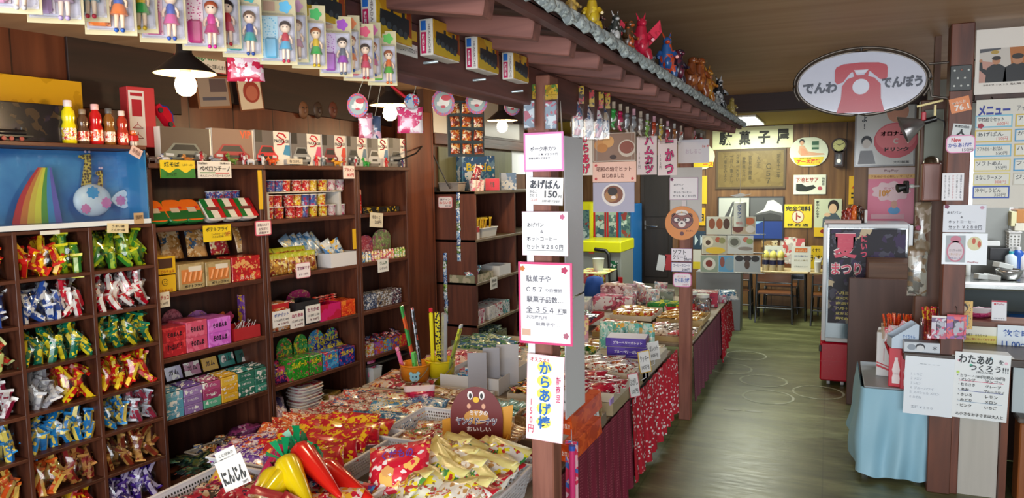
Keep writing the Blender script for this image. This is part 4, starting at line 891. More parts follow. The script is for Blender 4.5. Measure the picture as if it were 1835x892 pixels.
for k,(x,c,nm)in enumerate(((3.90,'#c8c8cc','grey clear-fronted cup box at the left end'),(4.0,'#8a50b0','purple-edged candy tray'),(4.09,'#3a90d0','sky-blue-edged candy tray'),(4.18,'#5a4aa0','violet-edged candy tray'),(4.27,'#c82a38','red-edged candy tray'))):
    solo('candy_tray',carton(.082,.2,.085,wrap(c,'#b8a030','#c04a30',scale=40,share=.6),open_=True),None,nm+' on the fourth shelf of the narrow unit','tray',LW(x+.03,-.02,LV[4]+.001),RL)
    heap('small red and blue sweet heaped in the %s'%nm,'sweets in tray %d'%k,LW(x+.03,-.1,LV[4]+.075),RL,.05,.12,6,small_bags('small_candy',.05,.035,.014,[('#b03038','#d8b0a0','#3a4a90'),('#3a4a78','#c8c8d0','#c03a30')],71),.02)
wb=thing('white_bin','small white bin at the foot of the narrow unit','bin',LW(3.95,-.02,LV[5]+.12),RL)
part(wb,'body',MB().lathe([(.05,0),(.065,.12),(.07,.125),(.066,.125),(.048,.008)],4,0,Matrix.Rotation(PI/4,4,'Z'),False),flat('#cfd0d2',.4))
solo('candy_pack',bag_mesh(.09,.12,.03,[wrap('#c02858','#e070a0',scale=30)],75),None,'magenta pack standing in the small white bin','candy',LW(3.95,-.03,LV[5]+.23),(R(-10),R(8),RL))
solo('bin_stand',MB().box((0,0,.058),(.3,.2,.116),b=.003),flat('#141216',.6),'black box under the small white bin','box',LW(4.02,-.12,LV[5]+.002),RL)
solo('dark_board',MB().box((0,0,0),(.5,.22,.012),b=.002),flat('#1c181a',.5),'black board shelf low in the narrow unit','board',LW(4.11,-.1,LV[4]-.06),RL)
# ============================================================ LAMPS, HANGING THINGS, LOW CABINET
BULBM=emit('#ffd9a0',30)
def lamp(px_,py,dia_px,label):
    d=ray(px_,py);dist=1320*.235/dia_px;P=CAM+d*dist
    t=thing('pendant_lamp',label,'lamp',P,0);k=.235/2
    part(t,'shade',MB().lathe([(k,.045),(k*.98,.05),(k*.30,.115),(k*.25,.125),(k*.22,.19),(k*.05,.20)],32,cap=False).lathe([(k*.97,.045),(k*.28,.112),(.012,.115)],32,1,cap=False),[flat('#2c2420',.45),flat('#b8a888',.5)],label='dark brown cone shade with pale inside')
    part(t,'socket',MB().lathe([(.02,.05),(.02,.115)],16),flat('#d8d4cc',.4))
    part(t,'bulb',MB().lathe([(.0,-.042),(.018,-.039),(.034,-.026),(.041,0),(.036,.022),(.022,.042),(.016,.056)],20),BULBM,label='glowing warm bulb')
    part(t,'cord',MB().tube([(0,0,.2),(0,0,2.39-P.z)],.004,6),flat('#1a1614',.6))
    l=bpy.data.lights.new('bulb_light','POINT');l.energy=22;l.color=(1,.74,.42);l.shadow_soft_size=.045
    o=bpy.data.objects.new('bulb_light',l);COL.objects.link(o);o.location=P+Vector((0,0,-.055))
    return P
lamp(333,153,108,'cone pendant lamp nearest the front, over the red hanger box')
lamp(699,203,74,'middle cone pendant lamp above the model car boxes')
lamp(900,227,56,'farthest cone pendant lamp above the low cabinet')
# ============================================================ LOW CABINET AND ITS WALL
struct('wall_left_middle',MB().box((-2.99,6.2,1.22),(.06,2.1,2.44)),wood('#4a2c1e','#5c4030',.6,'z',.5))
CX0,CX1,CY0,CY1=-2.95,-2.55,5.2,7.0
CLV=(1.585,1.205,.86,.52,.17)
cb=thing('low_cabinet','brown open-fronted cabinet with its plain side towards the pails of sticks','cabinet',(CX1,CY0,0),PI/2)
for x in(.0125,.80,1.7875):part(cb,'side_panel',MB().box((x,.2,.7925),(.025,.4,1.585),b=.002),wood('#4a2418','#6e3c2a',1,'z',.5))
for z in CLV:part(cb,'shelf_board',MB().box((.9,.195,z-.011),(1.8,.41,.022),b=.002),wood('#5a4a38','#7a6a50',1,'x',.5),label='pale edged shelf')
part(cb,'back_panel',MB().box((.9,.392,.79),(1.75,.01,1.56)),W_DARK)
def onC(nm,lab,cat,px_,lv,w_,d,h,mat,t=.01,z0=0,texts=(),**k):
    y=pX(px_,420,CX1).y
    return solo(nm,carton(w_,d,h,mat,texts,**k),None,lab,cat,(CX1-t,y,CLV[lv]+.001+z0),(0,0,PI/2))
bk=basket('white basket of yellow snack sticks on the upper cabinet shelf',Vector((CX1-.13,pX(884,420,CX1).y,CLV[1]+.001)),PI/2,.30,.2,.075,'#d4d4d0',holes=0)
for k in range(22):solo('snack_stick',stick_mesh(.13,.022,(wrap('#c8a428','#e0c040',scale=50),flat('#d8b838',.4),flat('#a88020',.4)),200+k%3),None,'yellow snack stick standing in the white cabinet basket','snack',(CX1-.08-.1*random.random(),pX(884,420,CX1).y+random.uniform(-.13,.13),CLV[1]+.095),(random.uniform(-.3,.3),R(90)+random.uniform(-.5,.5),PI/2),'yellow sticks in the cabinet basket')
onC('price_card','small white card with red top at the cabinet corner','card',858,1,.07,.004,.10,flat('#d8d4d4',.5),strip=('#b02030',.75,.4))
for k in range(14):solo('wrapped_candy',bag_mesh(.07,.05,.03,[wrap('#5a9ab0','#c8d4dc','#b03a78',scale=40)],80+k%3),None,'teal and pink wrapped candy heaped on the second cabinet shelf','candy',(CX1-.06-.06*(k%3),pX(868,470,CX1).y+random.uniform(-.16,.16),CLV[2]+.075+.012*(k//5)),(R(-60),0,random.uniform(0,3)),'wrapped candies on the cabinet')
onC('candy_tray','clear tray under the teal and pink candies in the cabinet','tray',868,2,.36,.22,.06,wrap('#8a8a70','#b0a890',scale=30),open_=True)
onC('white_bin','small white bin on the second cabinet shelf','bin',906,2,.24,.18,.085,flat('#d0d2d4',.4),open_=True)
for k,(p_,c)in enumerate(((862,'#c8a0b0'),(882,'#d4d0cc'),(895,'#d8d8da'),(908,'#c8d0d4'))):
    onC('candy_box',('pink patterned white box with pig drawing on the third cabinet shelf','white box second from the left on the third cabinet shelf','white box with red stripe on the third cabinet shelf','white and teal box at the end of the third cabinet shelf')[k],'box',p_,3,.13,.2,.11,wrap(c,'#e0dcdc',('#b03a60','#b8b8c0','#a83048','#3a8a90')[k],scale=34,share=.45))
for k in range(16):solo('flat_pack',MB().box((0,0,.006),(.13,.10,.011),b=.003),wrap(('#3a5a58','#5a7048','#2a3a48')[k%3],'#8aa0a0','#a8b080',scale=36,share=.5),'dark green flat snack pack stacked on the low cabinet shelf','snack pack',(CX1-.07,pX(868,580,CX1).y+(k%4)*.15-.15,CLV[4]+.22+.012*(k//4)+.002),(0,0,random.uniform(-.2,.2)),'dark flat packs in the cabinet')
onC('candy_box','wide pale box supporting the dark flat packs','box',880,4,.62,.22,.218,wrap('#6a6a58','#8a8a70',scale=20))
cardX('shelf_sign','small white card on the edge of the second cabinet shelf','sign',(879,496,891,517),CX1+.012,face='#dcdcd4',texts=[('あめ',0,.2,.7,.3,'#2a3a3a'),('10円',0,-.2,.6,.25,'#2a3a3a')])
# things on the cabinet top
T0=1.586
aq=thing('game_box','blue printed game box with yellow lettering on top of the cabinet','box',(-2.82,5.78,T0),R(60))
part(aq,'carton',MB().box((0,0,.15),(.34,.1,.30),b=.003),wrap('#3a5a88','#2a6a90','#6a8aa8','#c0c8d0',scale=16,share=.45))
lm=MB();put_text(lm,'Battle',0,.2,.26,.07,-.052,0,.02);part(aq,'lettering',lm,flat('#c8b430',.4))
for k in range(3):solo('paper_cup',MB().lathe([(.022,0),(.032,.085),(.033,.088)],16),wrap('#e0d0d0','#c87a90',scale=60,share=.7),('first','middle','third')[k]+' of the small pink paper cups on the cabinet corner','cup',(-2.60,5.27+.075*k,T0),0)
bs=basket('grey shallow basket on the back corner of the cabinet top',Vector((-2.80,5.30,T0)),0,.18,.13,.07,'#8a8480',holes=0)
solo('candy_pack',bag_mesh(.07,.17,.02,[wrap('#6a1c24','#e0d8d0','#a82030',scale=36)],90),None,'dark red pack with white letters leaning behind the paper cups','candy',(-2.66,5.46,T0+.13),(0,R(18),R(20)))
solo('candy_box',carton(.12,.03,.10,flat('#d8d0c8',.4),[('鉛筆',0,0,.3,.5,'#3a3a3a')],strip=('#c02840',.5,.98)),None,'white box with red frame on the cabinet top','box',(-2.58,5.60,T0),(0,0,R(30)))
solo('candy_box',carton(.14,.06,.15,wrap('#b8c4d8','#7a98c0','#e4e8ec',scale=18),[]),None,'white and blue carton at the front of the cabinet top','box',(-2.57,5.92,T0),(0,0,R(40)))
crd=[pL(700,293,-.1),pL(745,275,.14),Vector((-2.95,5.15,1.98)),Vector((-2.88,5.16,1.86)),Vector((-2.78,5.17,1.66)),Vector((-2.76,5.19,1.61))]
solo('power_cable',MB().tube(crd,.006,6),flat('#141214',.5),'black cable looping from the car boxes over the plank to the cabinet','cable')
WX=-2.955
for px,lab,c in(((776,175,800,246),'white paper sheet on the wall left of the hanging card of packs','#d8d4d0'),((868,180,930,247),'wide white sheet on the wall behind the far lamp','#d4ccc4'),((917,262,941,312),'white sheet on the wall above the cabinet top','#d6d6d8')):
    cardX('paper_sheet',lab,'paper',px,WX,face=c)
l,w_,h_=rectX(776,247,945,265,WX+.02);solo('wall_rail',MB().box((0,0,0),(w_,.04,h_),b=.004),W_SHELF,'brown wooden rail along the wall over the cabinet','rail',l,PI/2)
l,w_,h_=rectX(786,268,916,338,WX+.006);solo('notice_board',MB().box((0,0,0),(w_,.01,h_)),wood('#5a5a40','#70704e',.6,'z',.5),'greenish wall board above the cabinet top','board',l,PI/2)
# strips of small packs hanging on the cabinet's side
STRIP=[bag_mesh(.034,.062,.014,[wrap(c,'#d8e0e8',d,scale=70,share=.4)],95,4,4)for c,d in(('#1c3a78','#6a90c8'),('#2a5a3a','#90b050'),('#3a6aa8','#a8c8e0'))]
def strip(label,px_,y0,y1,n):
    a=pY(px_,y0,CY0-.012);b=pY(px_,y1,CY0-.012);t=thing('pack_strip',label,'snack strip',a,0)
    part(t,'tape',MB().box((0,.006,(b.z-a.z)/2),(.012,.002,a.z-b.z)),flat('#c8ccd0',.4))
    for k in range(n):part(t,'small_pack',STRIP[k%3],None,(random.uniform(-.004,.004),0,(b.z-a.z)*(k+.5)/n),(0,random.uniform(-.08,.08),0))
strip('short strip of blue packs hanging under the pink price tag',820,345,468,9)
strip('left one of the two long strips of blue packs low on the cabinet side',777,450,574,9)
strip('right one of the two long strips of blue packs low on the cabinet side',797,453,578,9)
cardY('price_tag','white rounded tag with red lettering on the cabinet side','sign',(785,352,811,373),CY0-.004,face='#e8e0e0',border='#c86a70',bw=.06,corner=.2,texts=[('連チャン',0,.25,.7,.18,'#503040'),('ねらい目',0,-.03,.8,.24,'#c8402c',.02),('￥100',.2,-.3,.4,.16,'#604048')])
# ============================================================ HANGING FROM THE LINTEL
FILM2=film('#ffffff',.12,.06)
DOLLC=[('#d8c8d0','#c890b0','#f0d0b8','#9a7a68','#e0d8dc'),('#e8e0e8','#b898c8','#f0d8c8','#c8a890','#b8a0d0'),('#e8a070','#e87838','#f2d0b0','#a85030','#2a5ab0'),('#f0c0d0','#d860a0','#f2d0b8','#b0643a','#3a58b0'),('#f0d0d8','#c02878','#f0d0b8','#b4502c','#d02890'),('#b8e0e0','#2aa0a0','#f0d0b8','#6a4a38','#2a4a98'),('#b0d8e8','#5ab0d8','#f2d6be','#2a2024','#c03048'),('#b0d8b8','#3aa850','#f0d0b0','#a86038','#d8b020'),('#d0b8e0','#9a40b0','#f2d6c0','#2c2226','#5a6070'),('#f0b8c0','#d04868','#f2d2ba','#2a2024','#c02838'),('#c0e0b0','#5ab048','#f0d0b4','#a85a38','#d8682c')]
def doll_pack(cols):
    ins,bagc,skin,hair,dress=cols
    W,H=.082,.15
    card=MB().prism([(-W/2,0),(W/2,0),(W/2,H),(W*.12,H),(W*.12,H-.008),(-W*.12,H-.008),(-W*.12,H),(-W/2,H)],0,.002,0).box((-W*.2,-.0006,H*.86),(W*.3,.001,H*.14),1).box((0,-.0006,.058),(W*.9,.001,.10),3)
    flower(card,W*.22,H*.86,W*.16,-.0012,0,2,5)
    dm=MB()  # the little doll
    x=W*.2;y=-.014
    dm.ball((x,y,.080),(.0115,.0105,.0125),0,n=12);dm.ball((x,y+.002,.0845),(.0130,.0115,.0115),1,n=12)
    dm.tube([(x,y,.07),(x,y,.062),(x,y,.048)],[.004,.0085,.0075],10,2)
    dm.lathe([(.0075,.05),(.0105,.045),(.0145,.032)],12,3,Matrix.Translation((x,y,0)))
    for q in(-1,1):
        dm.tube([(x+q*.0045,y,.035),(x+q*.005,y,.02),(x+q*.005,y-.001,.008)],[.0042,.0034,.003],8,0);dm.ball((x+q*.005,y-.003,.006),(.004,.006,.004),2,n=8,m=5)
        dm.tube([(x+q*.008,y,.062),(x+q*.013,y-.002,.053),(x+q*.013,y-.005,.045)],[.003,.0028,.0024],6,0)
        dm.ball((x+q*.004,y-.0102,.080),(.0014,.001,.002),4,n=6,m=4)
    ac=MB().box((-W*.2,-.004,.06),(W*.42,.002,.092),0)
    gd=MB().box((-W*.18,-.012,.035),(W*.32,.012,.045),0,b=.004)
    bl=MB();a,b=W*.46,.004
    bl.box((0,-.014,.058),(W*.93,.026,.104),b=.006)
    return('doll_pack','toy',[('backing_card',card.mesh([flat('#c4b48c',.45),flat('#b89078',.5),flat(bagc,.45),flat('#c8c4d4',.35)]),[]),('dotted_insert',ac.mesh([dots(ins,bagc,170,.3,.4)]),[]),('accessory',gd.mesh([flat(bagc,.3)]),[]),
            ('doll',dm.mesh([flat(skin,.4),flat(hair,.4),flat(dress,.35),flat(bagc,.35),flat('#201820',.4)]),[]),('blister',bl.mesh([FILM2]),[])])
PK=[(22,27,'pale pack cut by the left edge'),(101,45,'lilac'),(200,66,'orange'),(294,80,'pink with a blue skirted doll'),(367,94,'pink with a magenta dressed doll'),(436,106,'teal'),(500,119,'light blue'),(555,126,'green with a yellow dressed doll'),(603,140,'purple'),(644,148,'pink with a red dressed doll'),(686,156,'green at the inner end of the row')]
for k,(px_,yb,nm)in enumerate(PK):
    P=pX(px_,yb-3,-.855)
    place(doll_pack(DOLLC[k]),P,(0,0,R(40)),'toy doll blister pack hanging from the lintel, %s'%nm,'doll packs').scale=(.74,)*3
    solo('hang_string',MB().tube([P+Vector((0,.0,.105)),Vector((-.89,P.y+.005,P.z+.12))],.001,5),flat('#c8c0b0',.6),'thread holding the doll blister pack, %s'%nm,'string')
    if k in(1,2,4,6,8,9):place(doll_pack(DOLLC[(k+5)%11]),P+Vector((-.012,.045,.012)),(0,0,R(38)),'toy doll pack half hidden behind the %s one'%nm,'doll packs').scale=(.74,)*3
def loco(px,spine,label):
    l,w_,h_=rectX(*px,-.855);t=thing('model_train_box',label,'box',(-.855,l.y-w_/2,l.z),PI/2)
    part(t,'carton',MB().box((w_/2,.0185,0),(w_,.035,h_),b=.001),flat('#d8d0c8',.45))
    mb=MB();mc=[wrap('#c89018','#d8ac2c','#a87018',scale=10),flat('#c8a428',.4),flat('#23282c',.4),flat('#3a4248',.4),flat('#8a3a1c',.4)]
    W,H=w_,h_;y=-.0012;P2=lambda pts:[(p[0]*W+W/2,p[1]*H)for p in pts]
    mb.prism(P2([(-.49,-.48),(.49,-.48),(.49,.48),(-.49,.48)]),y,0,0);mb.prism(P2([(-.48,-.46),(.48,-.46),(.48,-.3),(-.48,-.02)]),y-.0004,y,1);mb.prism(P2([(.30,-.3),(.48,-.3),(.48,.46),(.36,.46)]),y-.0003,y,4)
    mb.prism(P2([(-.42,-.14),(.3,-.34),(.4,-.2),(.4,.12),(.28,.14),(.28,.24),(.2,.24),(.2,.12),(-.05,.16),(-.05,.27),(-.12,.27),(-.12,.16),(-.4,.16)]),y-.0012,y,2)
    for u in(-.34,-.18,-.02,.14,.28):disc(mb,W/2+W*u,-H*(.2+u*.25),H*.09,H*.09,y-.002,y,3,14)
    part(t,'front_print',mb,mc)
    m2=MB();M=Matrix.Translation((-.001,.0185,0))@Matrix.Rotation(-PI/2,4,'Z')
    m2.box((-.006,0,-H*.15),(.013,.001,H*.58),0,M).box((-.006,0,H*.32),(.013,.001,H*.26),1,M);put_text(m2,'機関車',-.006,-H*.15,.007,H*.48,-.0012,2,.02,M,True);put_text(m2,'HEADACHE',.010,-.05*H,H*.8,.006,-.0012,3,.0,M,rot=-PI/2)
    part(t,'end_print',m2,[flat('#c01c58',.4),flat('#2a6ac0',.4),flat('#f0e4e8',.4),flat('#6a5a60',.4)])
loco((537,-30,618,38),0,'steam train model box at the top of the lintel row, cut by the frame')
loco((674,-2,737,76),0,'second steam train model box along the lintel, largest whole one');loco((776,42,823,105),0,'third steam train model box, beside a small yellow label')
loco((856,72,893,128),0,'fourth steam train model box along the lintel');loco((920,98,947,145),0,'steam train model box next to the front post')
cardX('label_strip','white printed strip label under the train boxes','label',(696,75,747,97),-.893,face='#d8d4d0',texts=[('昭和の鉄道レプリカセット',0,0,.9,.5,'#3a3a44')])
cardX('yellow_label','small yellow label between two train boxes','label',(731,55,746,73),-.893,face='#c8a020')
# round tins, drum, card of packs, bags under the lintel (inner side)
def tin(px_,py,rr,label,X=-1.02):
    P=pX(px_,py,X);dep=(P-CAM).dot(fw);r_=rr*dep/1320
    t=thing('round_badge',label,'badge',P,R(30));mb=MB();disc(mb,0,0,r_*.97,r_*1.12,-.003,.003,0);disc(mb,0,0,r_*.76,r_*.88,-.0042,-.003,1)
    part(t,'rim',mb,[dots('#c8404a','#3a6ab0',260,.4,.4),flat('#8a948c',.3)])
    m2=MB();disc(m2,.1*r_,.1*r_,r_*.45,r_*.5,-.005,-.004,0);disc(m2,.25*r_,.4*r_,r_*.42,r_*.25,-.006,-.005,1);disc(m2,0,-.35*r_,r_*.2,r_*.12,-.006,-.005,1);flower(m2,-.35*r_,-.1*r_,r_*.2,-.0062,-.005,0,5)
    part(t,'print',m2,[flat('#dccfc0',.4),flat('#b8202c',.4)])
    part(t,'string',MB().tube([(0,0,r_),(0.04,.0,1.95-P.z)],.001,5),flat('#a09888',.6))
tin(641,189,19,'round red printed badge hanging left of the middle lamp');tin(794,184,21,'round red printed badge above the hanging card of packs');tin(854,182,20,'round red printed badge nearest the far lamp');tin(918,190,15,'round badge half hidden near the front post')
P=pX(738,182,-1.03);t=thing('toy_drum','small red-handled toy drum hanging beside the middle lamp','toy',P,(R(20),0,R(40)))
part(t,'drum',MB().lathe([(.018,-.010),(.02,-.008),(.02,.008),(.018,.010)],20,0,Matrix.Rotation(R(60),4,'X')),wrap('#a8b0b4','#c03048','#3a6aa8',scale=80));part(t,'handle',MB().tube([(-.018,0,.012),(-.09,0,.07)],.004,8),flat('#b81828',.35))
l,w_,h_=rectX(806,190,862,271,-1.06);t=thing('pack_card','dark hanging card with four rows of orange printed packs','snack card',l,R(50));k_=.16/.16
W_,H_=.125,.175
part(t,'backing_card',MB().box((0,.002,0),(W_,.002,H_)),flat('#3a3e3c',.4));part(t,'string',MB().tube([(0,.002,H_/2),(.03,.002,1.95-l.z)],.001,5),flat('#a09888',.6))
for i in range(3):
    for j in range(4):part(t,'small_pack',bag_mesh(.032,.032,.010,[wrap('#b04a20','#e0c090','#d88030','#6a2418',scale=90,share=.4)],100,4,4),None,((i-1)*.04,-.006,(j-1.5)*.042),(0,R(random.uniform(-8,8)),0))
for px_,py,w_,h_,c,lab in((655,225,.035,.06,'#b05060','small pink bagged toy hanging under the first round badge'),(672,228,.03,.055,'#4a5a78','small blue bagged toy beside the pink one'),(735,215,.07,.07,'#c83a68','crumpled pink plastic bag hanging by the middle lamp'),(440,120,.07,.055,'#b82040','red bagged toy with yellow price sticker below the teal doll pack')):
    P=pX(px_,py,-1.04);t=thing('hanging_bag',lab,'toy',P,R(35));part(t,'bag',bag_mesh(w_,h_,.014,[wrap(c,'#d8a0b0','#e0d0d0',scale=44,share=.5)],int(px_),6,6),None)
    part(t,'string',MB().tube([(0,0,h_/2-.004),(.03,0,1.95-P.z)],.001,5),flat('#a09888',.6))
for a,b,lab in(((706,119),(782,116),'thin clear rod of a hanging display hook behind the doll packs'),((800,149),(877,146),'thin clear rod of the second display hook'),((874,169),(942,166),'thin clear rod of the display hook nearest the post')):
    A=pX(a[0],a[1],-.97);B=A+Vector((.11,.02,.006));solo('display_hook',MB().tube([A+Vector((.06,.03,1.91-A.z)),A+Vector((.05,.01,.01)),A],.002,6).tube([A,B],.0035,8),flat('#b8c4cc',.12,.6),lab,'hook')
# hanging packs on the front post
for px,lab in(((938,150,961,236),'clear toy pack with yellow header hanging on the left of the front post'),((976,150,1001,238),'clear toy pack with yellow header hanging on the right of the front post')):
    l,w_,h_=rectY(*px,2.265);t=thing('toy_pack',lab,'toy',l,0)
    part(t,'header',MB().box((0,.001,h_*.33),(w_*.9,.002,h_*.3)),wrap('#b08c28','#4a6a30','#8a6a20',scale=50));part(t,'contents',MB().box((0,-.006,-h_*.14),(w_*.8,.01,h_*.56),b=.002),wrap('#8a98a8','#b06070','#c8d0d8',scale=40,share=.5));part(t,'film',MB().box((0,-.006,-h_*.1),(w_*.95,.016,h_*.75),b=.003),FILM2)
# notices on the front post
YP=2.284
G='#4c4c58'
cardY('notice','white notice with pink border for pork skewers, topmost on the front post','sign',(939,237,1010,307),YP,face='#f6f2f4',border='#e884c0',bw=.05,texts=[('ポーク串カツ',0,.08,.66,.12,G),('１本 ￥１５０円',.12,-.06,.48,.06,G),('お持ち帰りできます',-.1,-.16,.54,.06,G)])
cardY('notice','white handwritten fried bread notice with 150 yen on the front post','sign',(946,318,1009,367),YP-.002,face='#f6f2ee',tilt=R(2),texts=[('あげぱん',0,.25,.86,.34,'#383c48',.03),('きなこ',-.33,-.03,.22,.1,'#4a5060'),('さとう',-.33,-.16,.22,.1,'#4a5060'),('ココア',-.3,-.33,.2,.1,'#c84a50'),('150',.17,-.1,.36,.26,'#2a2c38',.02),('円',.42,-.18,.09,.12,'#2a2c38'),('お持ち帰りできます',.18,-.36,.5,.09,'#4a5060')])
cardY('notice','white typed notice for fried bread and coffee set on the front post','sign',(936,379,1018,458),YP-.004,face='#f8f6f6',border='#e8c0cc',bw=.012,texts=[('あげパン',-.2,.2,.36,.1,G),('＆',-.06,.05,.06,.07,G),('ホットコーヒー',-.06,-.12,.66,.1,G),('セット ￥２８０円',0,-.3,.8,.11,G)],art=lambda mb,mi,W,H,y:(mb.box((0,y,-H*.38),(W*.8,.0006,H*.012),mi(G)),flower(mb,W*.38,H*.38,W*.05,y-.001,y,mi('#c05a80'),5)))
cardY('notice','large white notice with crimson border counting 354 kinds of sweets','sign',(930,470,1026,617),YP-.006,face='#f8f5f7',border='#d02c70',bw=.04,texts=[('駄菓子や',-.12,.3,.46,.08,'#5a5a66'),('Ｃ５７',-.2,.17,.3,.06,'#565662'),('の自慢話',.16,.165,.32,.045,'#7a7a84'),('駄菓子品数…',0,.05,.68,.075,'#5a5a66'),('全 ３５４',-.1,-.075,.52,.08,'#5a5a66'),('種類',.32,-.08,.16,.055,'#6a6a74'),('お乃屋九州一',-.12,-.17,.46,.045,'#8c8c96'),('駄菓子や…',.05,-.25,.44,.045,'#8c8c96')],
      art=lambda mb,mi,W,H,y:(mb.box((-.02*W,y,-H*.12),(W*.7,.0006,H*.006),mi('#5a5a66')),flower(mb,W*.36,H*.41,W*.055,y-.001,y,mi('#b01c50'),5),flower(mb,-W*.42,H*.42,W*.045,y-.001,y,mi('#c8702c'),5),flower(mb,W*.38,-H*.38,W*.05,y-.001,y,mi('#a85a70'),5),mb.prism([(-W*.44,-H*.4),(-W*.28,-H*.4),(-W*.28,-H*.32),(-W*.44,-H*.32)],y-.001,y,mi('#d0a890'))))
def brush(mb,mi,W,H,y):
    # yellow glow of marker round the blue characters
    for k,zz in enumerate((.36,.2,.05,-.12,-.28)):disc(mb,-.02*W,zz*H,W*.2,H*.07,y-.0004,y,mi('#f0e460'),16)
cardY('notice','tall white handwritten notice with blue vertical lettering, lowest on the front post','sign',(944,636,1010,790),YP-.008,tilt=R(2),face='#f8f5f6',border='#f2c8d0',bw=.02,art=brush,texts=[('からあげ棒',-.0,.03,.34,.78,'#1c66b8',.03,True),('新商品',.36,.12,.13,.3,'#d03a70',.01,True),('150円',-.36,-.22,.14,.4,'#d03a60',.01,True),('オススメ!!',-.16,.44,.5,.05,'#c02c48')])
cardY('paper_strip','long plain white paper strip behind the notices of the front post','paper',(945,300,957,650),2.294,face='#eef0f4')
t=cardX('white_sheet','upper plain white sheet hung on the aisle side of the front post','sheet',(1012,246,1044,530),-.846,face='#d8dae2',th=.004,rough=.25)
part(t,'string',MB().tube([(-.05,.004,0),(-.05,.03,1.93-t.location.z)],.001,5),flat('#c8c0b8',.6))
t=cardX('white_sheet','lower plain white sheet hung on the aisle side of the front post','sheet',(1013,533,1047,737),-.836,face='#e0e4ec',th=.004,rough=.25)
part(t,'string',MB().tube([(-.05,.004,0),(-.05,.03,1.93-t.location.z)],.001,5),flat('#c8c0b8',.6))
# signs hanging from the lintel beyond the front post
def hung(nm,lab,cat,px,Y,**k):
    t=cardY(nm,lab,cat,px,Y,**k);l,w_,h_=rectY(*px,Y)
    if l.z+h_/2<1.90:
        for q in(-1,1):part(t,'string',MB().tube([(q*w_*.4,0,h_/2-.002),(q*w_*.4,.002,1.903-l.z)],.0012,5),flat('#b8b0a8',.5))
    return t
hung('notice','narrow cream strip with outlined crimson lettering beside the white sheet','sign',(1043,236,1062,314),2.92,face='#e0d0c0',texts=[('からあげ',-.1,0,.75,.95,'#3a0f20',.06,True),('からあげ',-.1,.0,.72,.93,'#d81c50',.02,True)])
def food(mb,mi,W,H,y,items,bg):
    mb.prism([(-W*.48,-H*.47),(W*.48,-H*.47),(W*.48,H*.47),(-W*.48,H*.47)],y-.0002,y,mi(bg))
    for k,(cx,cz,rx,rz_,c)in enumerate(items):disc(mb,cx*W,cz*H,rx*W,rz_*H,y-.0006-.0003*k,y,mi(c),20)
hung('food_photo','two photos of bread rolls and a bowl of soup under the lintel','picture',(1063,238,1139,289),3.38,face='#c8b8a8',art=lambda mb,mi,W,H,y:food(mb,mi,W,H,y,[(-.3,.08,.17,.24,'#c88a4c'),(-.13,.2,.13,.2,'#d09858'),(-.28,-.02,.13,.16,'#b87838'),(.3,-.05,.2,.3,'#c8b8a8'),(.3,-.02,.17,.22,'#8a4a3a'),(-.02,-.35,.08,.08,'#3a2420')],'#8a6a58'))
hung('notice','pink handwritten card announcing a retro school lunch','sign',(1062,290,1140,326),3.376,face='#e8b8a4',texts=[('昭和の給食ヒット',0,.15,.8,.24,'#6a3a30',.015),('はじめました',-.02,-.18,.5,.22,'#6a3a30',.015)],art=lambda mb,mi,W,H,y:[flower(mb,q*W*.42,r_*H*.34,W*.03,y-.001,y,mi('#c84048'),5)for q,r_ in((-1,1),(1,-1),(-1,-1))])
hung('food_photo','photo of a noodle bowl on a white cloth below the pink card','picture',(1063,327,1137,380),3.38,face='#a8a4b8',art=lambda mb,mi,W,H,y:food(mb,mi,W,H,y,[(0,.08,.28,.38,'#e0d8d4'),(0,.1,.23,.3,'#7a4630'),(-.05,.05,.16,.2,'#a87848'),(-.02,.2,.12,.14,'#2a1c18'),(.0,.0,.06,.06,'#e8d8d0')],'#a8a4b8'))
for px,tx,lab,Y in(((1141,244,1177,313),'ハムカツ','white card with outlined pink lettering for ham cutlet',4.05),((1179,249,1213,314),'ーかつ','white card with outlined pink lettering ending in a small flower',4.5)):
    hung('notice',lab,'sign',px,Y,face='#e8d8dc',texts=[(tx,.12,.0,.5,.95,'#3a0f28',.07,True),(tx,.12,0,.46,.93,'#d83a80',.02,True),('100円' if Y<4.2 else '150円',-.36,-.12,.1,.42,'#3a2a30',.0,True)])
hung('notice','white card in a clear sleeve with red sticker near the second post','sign',(1215,250,1271,292),4.85,face='#dcd8e0',texts=[('おしるこ',.0,.0,.5,.2,'#c8b8c8'),('じゅーす',.38,.2,.2,.12,'#c84020',.03)])
# toys hung on the lintel's lower edge
SHOE=[('toy_pack','toy',[('header',MB().box((0,0,.07),(.034,.002,.05)).mesh([wrap('#c8a024','#c02830','#402818',scale=60)]),[]),('toy',MB().tube([(-.006,-.006,.05),(0,-.008,.02),(.002,-.010,-.02),(-.004,-.012,-.045)],[.008,.012,.013,.008],8).mesh([wrap(c,'#e0d8d8','#3a4a70',scale=50)]),[]),('film',MB().box((0,-.01,0),(.036,.024,.11),b=.004).mesh([FILM2]),[])])for c in('#b02c4c','#c0b0b0','#a83060','#b8a088')]
for k,(px_,py)in enumerate(((1035,205),(1054,210),(1071,212),(1083,212))):
    P=pX(px_,py,-.90);place(SHOE[k],P-Vector((0,0,.02)),R(18),('crimson toy in a clear pack with yellow header, first after the front post','pale toy in a clear pack with yellow header, second after the post','magenta toy pack with yellow header, third of the four','tan toy pack with yellow header, fourth of the four')[k],'yellow headed toy packs').scale=(1.5,1.3,1.35)
    solo('hang_string',MB().tube([P+Vector((0,0,.095)),Vector((-.90,P.y,1.93))],.001,5),flat('#a89c90',.6),'thread of the %s toy pack with yellow header'%('crimson','pale','magenta','tan')[k],'string')
